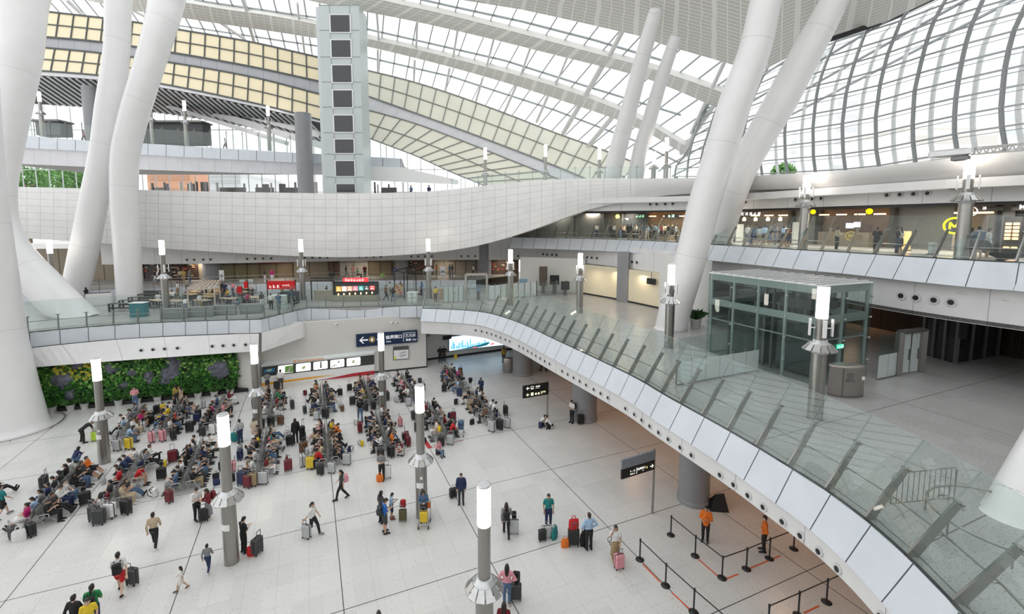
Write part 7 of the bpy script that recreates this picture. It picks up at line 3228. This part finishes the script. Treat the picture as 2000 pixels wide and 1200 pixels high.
a = P_('pull', 236, 1160, -15, 'person in white tee and red shorts walking away with a grey suitcase', ('tee', 'white'), ('shorts', 'red'), k=1.02)
pack_on(a, 'black', 'black backpack worn by the person in red shorts', pose='pull')
luggage('suitcase', at(259, 1142), R(-10), 'grey ribbed suitcase pulled by the person in red shorts', 'charcoal', 1.0)
a = P_('fold', 186, 1228, -20, 'person in green top cut by the lower frame edge', ('tee', 'green'), ('trousers', 'navy'), 'hairtail', 1.0)
pack_on(a, 'black', 'black backpack worn by the person in green', pose='fold')
P_('walk', 150, 1246, -40, 'person in black bending near the person in green', ('long', 'black'), ('trousers', 'black'), k=.95)
P_('stand', 178, 1252, 170, 'person in yellow tee at the lower frame edge', ('tee', 'yellow'), ('trousers', 'charcoal'), k=.95)
P_('walk', 303, 1070, -15, 'person in beige top walking away holding a phone near the front benches', ('long', 'beige'), ('trousers', 'black'), k=.98, shoes='white')
P_('phone', 386, 1016, -150, 'person in white tee facing a companion in red plaid', ('tee', 'white'), ('trousers', 'black'), k=1.0)
a = P_('phone', 409, 1014, 110, 'person in red jacket and grey skirt beside the lamp post', ('jacket', 'maroon'), ('longskirt', 'grey'), 'hairlong', .95, 'white')
pack_on(a, 'maroon', 'dark red backpack on the person in a grey skirt', pose='phone')
luggage('suitcase', at(399, 1019), R(20), 'black suitcase between the pair by the lamp post', 'black', .95)
P_('walk', 407, 1117, -20, 'child in grey top walking away near the lamp post', ('long', 'grey'), ('trousers', 'navy'), k=.72, shoes='white')
P_('walk', 356, 1153, 75, 'small child in a white dress running across the floor', ('dress', 'white'), ('skirt', 'white'), 'hairlong', .60, 'brown')
P_('phone', 477, 1080, -60, 'person in black leaning near the lamp post and looking at a phone', ('tee', 'black'), ('trousers', 'black'), k=.98)
luggage('suitcase', at(503, 1082), R(75), 'dark suitcase beside the person in black with a phone', 'charcoal', 1.1)
luggage('bag', at(493, 1085), R(20), 'red bag leaning on the dark suitcase', 'red', 1.2)
P_('pull', 612, 1046, -120, 'person in white tee and dark leggings pulling a silver suitcase', ('tee', 'white'), ('trousers', 'black'), 'hairtail', .97, 'grey')
luggage('suitcase', at(599, 1051), R(-20), 'silver suitcase pulled by the person in white tee', 'silver', .95)
a = P_('walk', 668, 976, 85, 'person in grey tee walking with a pink backpack', ('tee', 'charcoal'), ('trousers', 'black'), 'hairtail', .97)
pack_on(a, 'pink', 'pink backpack on the person in grey tee', pose='walk')
a = P_('phone', 752, 1042, -75, 'person in blue tee and dark shorts beside a boy', ('tee', 'blue'), ('shorts', 'charcoal'), 'haircap', 1.02)
pack_on(a, 'charcoal', 'dark backpack on the person in blue tee', pose='phone')
P_('stand', 745, 1022, -60, 'person with long dark hair behind the person in blue tee', ('tee', 'charcoal'), ('trousers', 'black'), 'hairlong', .97)
P_('phone', 765, 1014, -80, 'boy in pale blue tee and shorts with a phone', ('tee', 'lightblue'), ('shorts', 'navy'), k=.80, shoes='maroon')
luggage('suitcase', at(787, 1018), R(5), 'olive suitcase carrying a red backpack on the hall floor', 'olive', .85)
luggage('backpack', (at(787, 1018)[0], at(787, 1018)[1] + .05, .62), R(180), 'red backpack on top of the olive suitcase', 'red', .9)
P_('stand', 901, 984, 175, 'person in blue cardigan facing the balcony with a small black case', ('jacket', 'navy'), ('trousers', 'charcoal'), 'hairshort', .98)
luggage('suitcase', at(885, 972), R(30), 'black case behind the person in blue cardigan', 'black', (.9, .9, .75))
a = P_('walk', 989, 1048, 5, 'person in grey plaid jacket walking away with a silver suitcase', ('jacket', 'grey'), ('trousers', 'black'), 'hairlong', .97)
pack_on(a, 'black', 'black backpack on the person in grey plaid jacket', .9, 'walk')
luggage('suitcase', at(1004, 1042), R(0), 'silver suitcase beside the person in grey plaid jacket', 'silver', 1.0)
luggage('backpack', (at(1004, 1042)[0], at(1004, 1042)[1], .72), R(180), 'black bag on top of the silver suitcase', 'black', .75)
P_('stand', 1071, 1030, 190, 'person in teal and white top with luggage around', ('tee', 'teal'), ('trousers', 'navy'), k=1.0)
luggage('suitcase', at(1059, 1057), R(15), 'small black case before the person in teal', 'black', .8)
luggage('suitcase', at(1069, 1050), R(10), 'silver case beside the small black case', 'silver', .85)
luggage('bag', at(1083, 1051), R(60), 'teal carrier bag standing beside the cases', 'teal', 1.35)
luggage('bag', at(1104, 1069), R(10), 'orange carrier bag next to the tall black case', 'orange', 1.1)
luggage('suitcase', at(1120, 1066), R(0), 'tall black case with red bags on top', 'black', 1.15)
luggage('bag', (at(1120, 1066)[0], at(1120, 1066)[1] + .02, .80), R(10), 'red bag on top of the tall black case', 'red', 1.3)
a = P_('hips', 1150, 1074, 25, 'person in light blue shirt with hands on hips', ('long', 'lightblue'), ('trousers', 'black'), k=1.02)
luggage('bag', at(1141, 1062), R(50), 'large black soft bag beside the person in light blue', 'black', 1.7)
P_('call', 1201, 1096, 195, 'person in white top and khaki skirt holding a hand to her face', ('tee', 'white'), ('longskirt', 'khaki'), 'hairlong', .97, 'beige')
luggage('suitcase', at(1209, 1111), R(15), 'pink suitcase before the person in khaki skirt', 'pink', .95)
luggage('backpack', (at(1194, 1092)[0], at(1194, 1092)[1], .62), R(100), 'black shoulder bag of the person in khaki skirt', 'black', .8)
P_('hips', 990, 1182, -5, 'person in pink sweater and jeans beside the big lamp post', ('long', 'pink'), ('trousers', 'denim'), 'hairlong', .97, 'beige')
luggage('suitcase', at(1008, 1172), R(0), 'grey suitcase beside the person in pink sweater', 'charcoal', .95)
luggage('backpack', (at(1008, 1172)[0], at(1008, 1172)[1], .68), R(170), 'black bag on top of the grey suitcase', 'black', .95)
P_('stand', 984, 1262, -10, 'person in dark red top with long hair at the lower edge', ('tee', 'maroon'), ('trousers', 'black'), 'hairlong', .95)
P_('stand', 742, 1284, 0, 'person whose dark hair shows at the lower frame edge', ('tee', 'charcoal'), ('trousers', 'black'), 'hairshort', .98)
P_('fold', 1377, 1057, 175, 'staff person in orange jacket standing before the thick grey column', ('jacket', 'orange'), ('trousers', 'black'), k=1.0)
P_('hips', 1491, 1078, 100, 'staff person in orange jacket partly under the bridge edge', ('jacket', 'orange'), ('trousers', 'black'), k=1.0)
a = P_('phone', 1117, 826, 140, 'person in white tee with phone before the round column', ('tee', 'white'), ('trousers', 'black'), k=1.02)
pack_on(a, 'black', 'black backpack on the person before the round column', pose='phone')
luggage('suitcase', at(1134, 829), R(10), 'black suitcase leaning by the round column', 'black', 1.05)
P_('crouch', 1074, 838, 80, 'person in white tee crouching under the direction sign', ('tee', 'white'), ('trousers', 'black'), k=1.0)
P_('crouch', 1058, 832, -90, 'child in white sitting on a blue case at the direction sign', ('tee', 'white'), ('trousers', 'navy'), k=.85)
luggage('suitcase', at(1056, 836), R(60), 'small navy case under the seated child', 'navy', (.8, .8, .55))
P_('fold', 860, 708, 170, 'guard in black suit, taller one of the pair by the video wall', ('jacket', 'black'), ('trousers', 'black'), k=1.0)
P_('hips', 867.5, 706, 185, 'guard in black suit with hands on hips by the video wall', ('jacket', 'black'), ('trousers', 'black'), k=.97)
P_('stand', 984, 708, 20, 'person in mustard jacket behind the tall steel bin', ('jacket', 'gold'), ('trousers', 'black'), 'hairlong', 1.0)
P_('walk', 1062, 726, 60, 'person in dark clothes walking under the bridge', ('jacket', 'charcoal'), ('trousers', 'black'), k=1.0)
P_('phone', 940, 776, 150, 'person in dark jacket and shorts standing alone behind the benches', ('jacket', 'navy'), ('shorts', 'black'), k=1.0)
P_('stand', 578, 866, 20, 'person in black dress with long dark hair between bench blocks', ('jacket', 'black'), ('trousers', 'black'), 'hairlong', 1.0)
luggage('suitcase', at(591, 864), R(70), 'tall black case beside the person in black', 'black', (.8, .9, 1.6))
luggage('suitcase', at(593, 886), R(60), 'brown suitcase near the tall black case', 'brown', 1.1)
P_('walk', 704, 824, 10, 'person in black shirt and jeans walking between rear benches', ('tee', 'black'), ('trousers', 'denim'), k=1.05)
P_('fold', 523, 764, 10, 'person in grey tee and shorts viewing the train mural', ('tee', 'grey'), ('shorts', 'charcoal'), k=1.0)
P_('stand', 549, 762, -10, 'person in white tee viewing the train mural', ('tee', 'white'), ('trousers', 'charcoal'), k=1.08)
luggage('suitcase', at(541, 762), R(0), 'black suitcase beside the viewer in white tee', 'black', 1.1)
P_('phone', 746, 938, 165, 'person in grey tee leaning on a white suitcase with a phone', ('tee', 'grey'), ('trousers', 'black'), k=1.0)
luggage('suitcase', at(756, 934), R(10), 'white suitcase behind the person in grey tee', 'white', 1.1)
luggage('bag', at(742, 941), R(0), 'orange bag at the feet of the person in grey tee', 'orange', 1.1)
P_('sit', 857, 890, -140, 'girl in pink sitting on a small black case', ('long', 'pink'), ('trousers', 'denim'), 'hairlong', .78)
luggage('suitcase', at(857, 888), R(10), 'small black case under the girl in pink', 'black', (.9, .9, .55))
P_('crouch', 784, 888, 150, 'person in dark red dress crouching at the bench end', ('dress', 'maroon'), ('skirt', 'maroon'), 'hairlong', 1.0)
P_('stand', 470, 866, 30, 'person in pale grey top holding a teal bag', ('long', 'silver'), ('trousers', 'navy'), 'hairshort', .97)
luggage('bag', (at(461, 862)[0], at(461, 862)[1], .05), R(30), 'bright teal bag beside the person in pale grey', 'teal', 1.6)
P_('phone', 497, 862, 190, 'person in cream top standing by the lamp post', ('tee', 'cream'), ('trousers', 'cream'), 'hairlong', .95)
P_('fold', 265, 797, 175, 'person in pink striped shirt and jeans before the living wall', ('tee', 'pink'), ('trousers', 'denim'), k=1.02)
P_('stand', 346, 790, 30, 'person in mustard top standing near the white pots', ('long', 'gold'), ('trousers', 'charcoal'), 'hairlong', .97)
P_('stand', 355, 791, 60, 'person in beige dress beside the person in mustard', ('dress', 'beige'), ('skirt', 'beige'), 'hairlong', .90)
P_('bend', 165, 864, -75, 'person in black bending over a lime suitcase', ('tee', 'black'), ('trousers', 'black'), k=1.0)
luggage('suitcase', at(187, 862), R(10), 'lime green suitcase beside the lamp post', 'lime', .95)
P_('crouch', 147, 905, -60, 'child in dark blue crouching on the open floor', ('tee', 'navy'), ('trousers', 'denim'), 'hairlong', .95)
P_('stand', 319, 814, 10, 'small child with a yellow vest behind the rear benches', ('tee', 'yellow'), ('trousers', 'charcoal'), k=.66)
P_('walk', 6, 1012, -60, 'person in teal top cut by the frame edge', ('tee', 'teal'), ('shorts', 'black'), k=1.0, shoes='grey')
P_('sitback', -6, 975, -70, 'person in black sitting at the frame edge with legs stretched', ('jacket', 'black'), ('trousers', 'black'), k=1.0)
luggage('suitcase', at(194, 1025), R(10), 'grey ribbed suitcase at the end of the second front bench block', 'charcoal', 1.15)
luggage('suitcase', at(474, 948), R(-5), 'large navy suitcase at the fourth front bench block', 'navy', 1.2)
luggage('suitcase', at(494, 950), R(5), 'brown suitcase with a wooden handle look at the fourth front bench block', 'khaki', 1.1)
luggage('suitcase', at(515, 946), R(0), 'white black suitcase at the fourth front bench block', 'silver', 1.1)
luggage('suitcase', at(607, 916), R(10), 'bright yellow suitcase before the fifth front bench block', 'yellow', 1.1)
luggage('suitcase', at(678, 908), R(-8), 'silver grey suitcase at the bridge side of the fifth front bench block', 'silver', 1.05)
luggage('bag', at(38, 1057), R(20), 'white paper bag on the floor before the first front bench block', 'white', 1.5)

# luggage trolley with a seated person
p = Z(829, 1026, 0)
root = thing('luggage_trolley', 'airport luggage trolley with orange front panel beside the lamp post', 'trolley', p)
mb = MB()
for x in (-.24, .24):
    mb.tube([p + Vector((x, -.35, .18)), p + Vector((x, .35, .22)), p + Vector((x, .42, 1.0))], .02, 8)
mb.tube([p + Vector((-.24, .42, 1.0)), p + Vector((.24, .42, 1.0))], .025, 8)
mb.tube([p + Vector((-.24, -.35, .18)), p + Vector((.24, -.35, .18))], .02, 8)
mb.build('frame', M_STEEL, root)
mb = MB()
mb.rbox(p + Vector((0, .38, .78)), (.48, .04, .32), .02)
mb.build('advert_panel', paint((.65, .13, .03)), root)
for x, y in ((-.24, -.3), (.24, -.3), (-.24, .3), (.24, .3)):
    mb = MB()
    c = p + Vector((x, y, .08))
    mb.tube([c + Vector((-.025, 0, 0)), c + Vector((.025, 0, 0))], .08, 12)
    mb.bar(c, c + UP * .12, .03)
    mb.build('wheel', M_BLACK, root)
luggage('suitcase', (p.x, p.y - .12, .2), 0, 'yellow suitcase with a blue emblem on the luggage trolley', 'yellow', .85)
P_('phone', 828, 1018, 180, 'person in denim shirt standing behind the luggage trolley', ('long', 'denim'), ('trousers', 'charcoal'), 'hairlong', .95)
# stroller by the seventh front bench block
p = Z(900, 850, 0)
root = thing('stroller', 'dark blue folding stroller at the seventh front bench block', 'stroller', p)
mb = MB()
for x in (-.2, .2):
    mb.tube([p + Vector((x, -.35, .1)), p + Vector((x, .1, .6)), p + Vector((x, .4, 1.0))], .015, 8)
    mb.tube([p + Vector((x, .3, .1)), p + Vector((x, -.05, .5))], .015, 8)
mb.build('frame', M_STEEL, root)
mb = MB()
mb.sheet([[p + Vector((x, -.15, .45)) for x in (-.2, 0, .2)], [p + Vector((x, .1, .42)) for x in (-.2, 0, .2)], [p + Vector((x, .25, .85)) for x in (-.2, 0, .2)]], (0, .02, -.02))
mb.ball(p + Vector((0, .15, .85)), (.22, .2, .18), 12, 8)
mb.build('seat', paint(CN['denim']), root)
for x, y in ((-.2, -.35), (.2, -.35), (-.2, .3), (.2, .3)):
    mb = MB()
    mb.tube([p + Vector((x - .02, y, .08)), p + Vector((x + .02, y, .08))], .08, 12)
    mb.build('wheel', M_BLACK, root)

# ------------------------------------------------------------------ people on the decks
random.seed(99)
fc = [(366, 586, 'walk', 'grey', -60), (338, 590, 'sitphone', 'white', 160), (310, 596, 'sit', 'white', 40), (362, 606, 'sitlean', 'white', 20), (391, 606, 'walk', 'white', -30), (402, 584, 'sit', 'charcoal', 100), (416, 586, 'sit', 'black', 90), (435, 580, 'stand', 'black', 170), (440, 581, 'stand', 'navy', 190), (445, 588, 'sit', 'yellow', 150), (456, 580, 'stand', 'pink', 160), (450, 596, 'sitlean', 'navy', 60), (468, 602, 'sit', 'teal', 120), (484, 596, 'sit', 'magenta', 70), (493, 590, 'sitphone', 'black', 110), (466, 590, 'stand', 'red', 150), (512, 604, 'stand', 'charcoal', 60), (530, 606, 'stand', 'white', 20), (545, 607, 'stand', 'denim', 10), (573, 600, 'stand', 'navy', -20), (552, 580, 'stand', 'blue', 180), (570, 582, 'stand', 'blue', 180), (638, 580, 'sitphone', 'black', -90), (754, 588, 'walk', 'brown', -60), (768, 592, 'walk', 'black', 30), (762, 578, 'stand', 'white', -90), (783, 578, 'stand', 'navy', 150), (824, 580, 'stand', 'blue', 120), (822, 584, 'sit', 'black', 100), (851, 592, 'stand', 'yellow', 30), (934, 588, 'walk', 'denim', 0), (170, 592, 'stand', 'black', 90), (274, 600, 'sit', 'charcoal', -40), (348, 580, 'stand', 'white', 100)]
for i, (x, y, ps, c, rz) in enumerate(fc):
    person(ps, at(x, y, Z1), R(rz), 'person in %s top on the food court deck, %s along from the curved column leg' % (c, ['first', 'second', 'third', 'fourth', 'fifth', 'sixth', 'seventh', 'eighth', 'ninth', 'tenth'][i % 10] if i < 10 else (['eleventh', 'twelfth', 'thirteenth', 'fourteenth', 'fifteenth', 'sixteenth', 'seventeenth', 'eighteenth', 'nineteenth', 'twentieth', 'twenty-first', 'twenty-second', 'twenty-third', 'twenty-fourth', 'twenty-fifth', 'twenty-sixth', 'twenty-seventh', 'twenty-eighth', 'twenty-ninth', 'thirtieth', 'thirty-first', 'thirty-second', 'thirty-third', 'thirty-fourth'][i - 10])), ('tee', c), ('trousers', random.choice(BOTC)), random.choice(['hairshort', 'hairlong']), random.uniform(.93, 1.0), None)
wk = [(298, 'walk', 'black'), (302, 'stand', 'white'), (348, 'stand', 'beige'), (354, 'stand', 'gold'), (366, 'stand', 'grey'), (674, 'walk', 'black'), (688, 'stand', 'pink'), (697, 'sit', 'green'), (711, 'stand', 'maroon'), (878, 'stand', 'denim'), (883, 'stand', 'black'), (924, 'walk', 'white'), (950, 'stand', 'charcoal'), (976, 'stand', 'magenta'), (852, 'stand', 'orange')]
for i, (x, ps, c) in enumerate(wk):
    q = wall_at([Vector((p.x, p.y, 0)) for p in RW], x)
    b = wall_at(WB, x)
    q = q.lerp(Vector((b.x, b.y, 0)), .45)
    q.z = Z1 + 1.0
    person(ps, q, R(random.uniform(0, 360)), 'person in %s top on the raised shop walkway, %s along from the bent column' % (c, (ordn + ['fifteenth'])[i]), ('tee', c), ('trousers', random.choice(BOTC)), 'hairshort', 1.0, None)
big = ordn + ['fifteenth', 'sixteenth', 'seventeenth', 'eighteenth', 'nineteenth', 'twentieth', 'twenty-first', 'twenty-second', 'twenty-third', 'twenty-fourth', 'twenty-fifth', 'twenty-sixth', 'twenty-seventh', 'twenty-eighth', 'twenty-ninth', 'thirtieth', 'thirty-first', 'thirty-second', 'thirty-third', 'thirty-fourth', 'thirty-fifth', 'thirty-sixth', 'thirty-seventh', 'thirty-eighth', 'thirty-ninth', 'fortieth', 'forty-first', 'forty-second']
crowd = [1130, 1150, 1165, 1186, 1192, 1199, 1206, 1212, 1218, 1225, 1231, 1237, 1243, 1249, 1255, 1261, 1266, 1272, 1278, 1284, 1291, 1298, 1304, 1312, 1320, 1459, 1466, 1474, 1483, 1492, 1503, 1514, 1531, 1538, 1634, 1712, 1752, 1758, 1884, 1895, 1912, 1930]
CC = ['grey', 'white', 'charcoal', 'lightblue', 'beige', 'black', 'white', 'denim', 'lightblue', 'grey', 'maroon', 'black', 'white']
for i, x in enumerate(crowd):
    e = wall_at(SH, x)
    inn = Vector((e.x, e.y, 0)).normalized()
    near = 3.2 if 1100 < x < 1540 else 2.4
    q = e + Vector((inn.x, inn.y, 0)) * (near + random.uniform(-.9, 1.4))
    q.z = Z2
    c = CC[(i * 7) % 13]
    person(random.choice(['stand', 'stand', 'phone', 'walk', 'fold']), q, R(random.uniform(0, 360)), 'person in %s top on the shop deck, %s along from the ribbon wall end' % (c, big[i]), (random.choice(['tee', 'long']), c), (random.choice(['trousers', 'trousers', 'shorts', 'skirt']), random.choice(BOTC)), random.choice(['hairshort', 'hairlong']), random.uniform(.93, 1.02), None)
up = [(1053, 350, 'charcoal', 50), (990, 366, 'grey', 51), (1008, 362, 'white', 51), (1270, 352, 'olive', 45), (1322, 350, 'pink', 44), (803, 380, 'denim', 54), (838, 378, 'navy', 54), (52, 372, 'black', 52), (64, 372, 'charcoal', 52), (935, 372, 'white', 52)]
for i, (x, y, c, Yd) in enumerate(up):
    b = D(x, y, Yd)
    person('stand', (b.x, b.y, Z3 + .2), R(random.uniform(0, 360)), 'person in %s top behind the ribbon parapet, %s of those on the upper level' % (c, ordn[i]), ('tee', c), ('trousers', 'black'), 'hairshort', 1.0, None)
for i, (x, c) in enumerate(((165, 'pink'), (52, 'white'), (300, 'grey'), (440, 'white'))):
    b = D(x, 280, 64)
    person('walk', (b.x, b.y, D(x, interp(bu, x), 62).z), R(90), 'person in %s top on the high far balcony, %s from the frame edge' % (c, ordn[i]), ('tee', c), ('trousers', 'charcoal'), 'hairshort', 1.0, None)
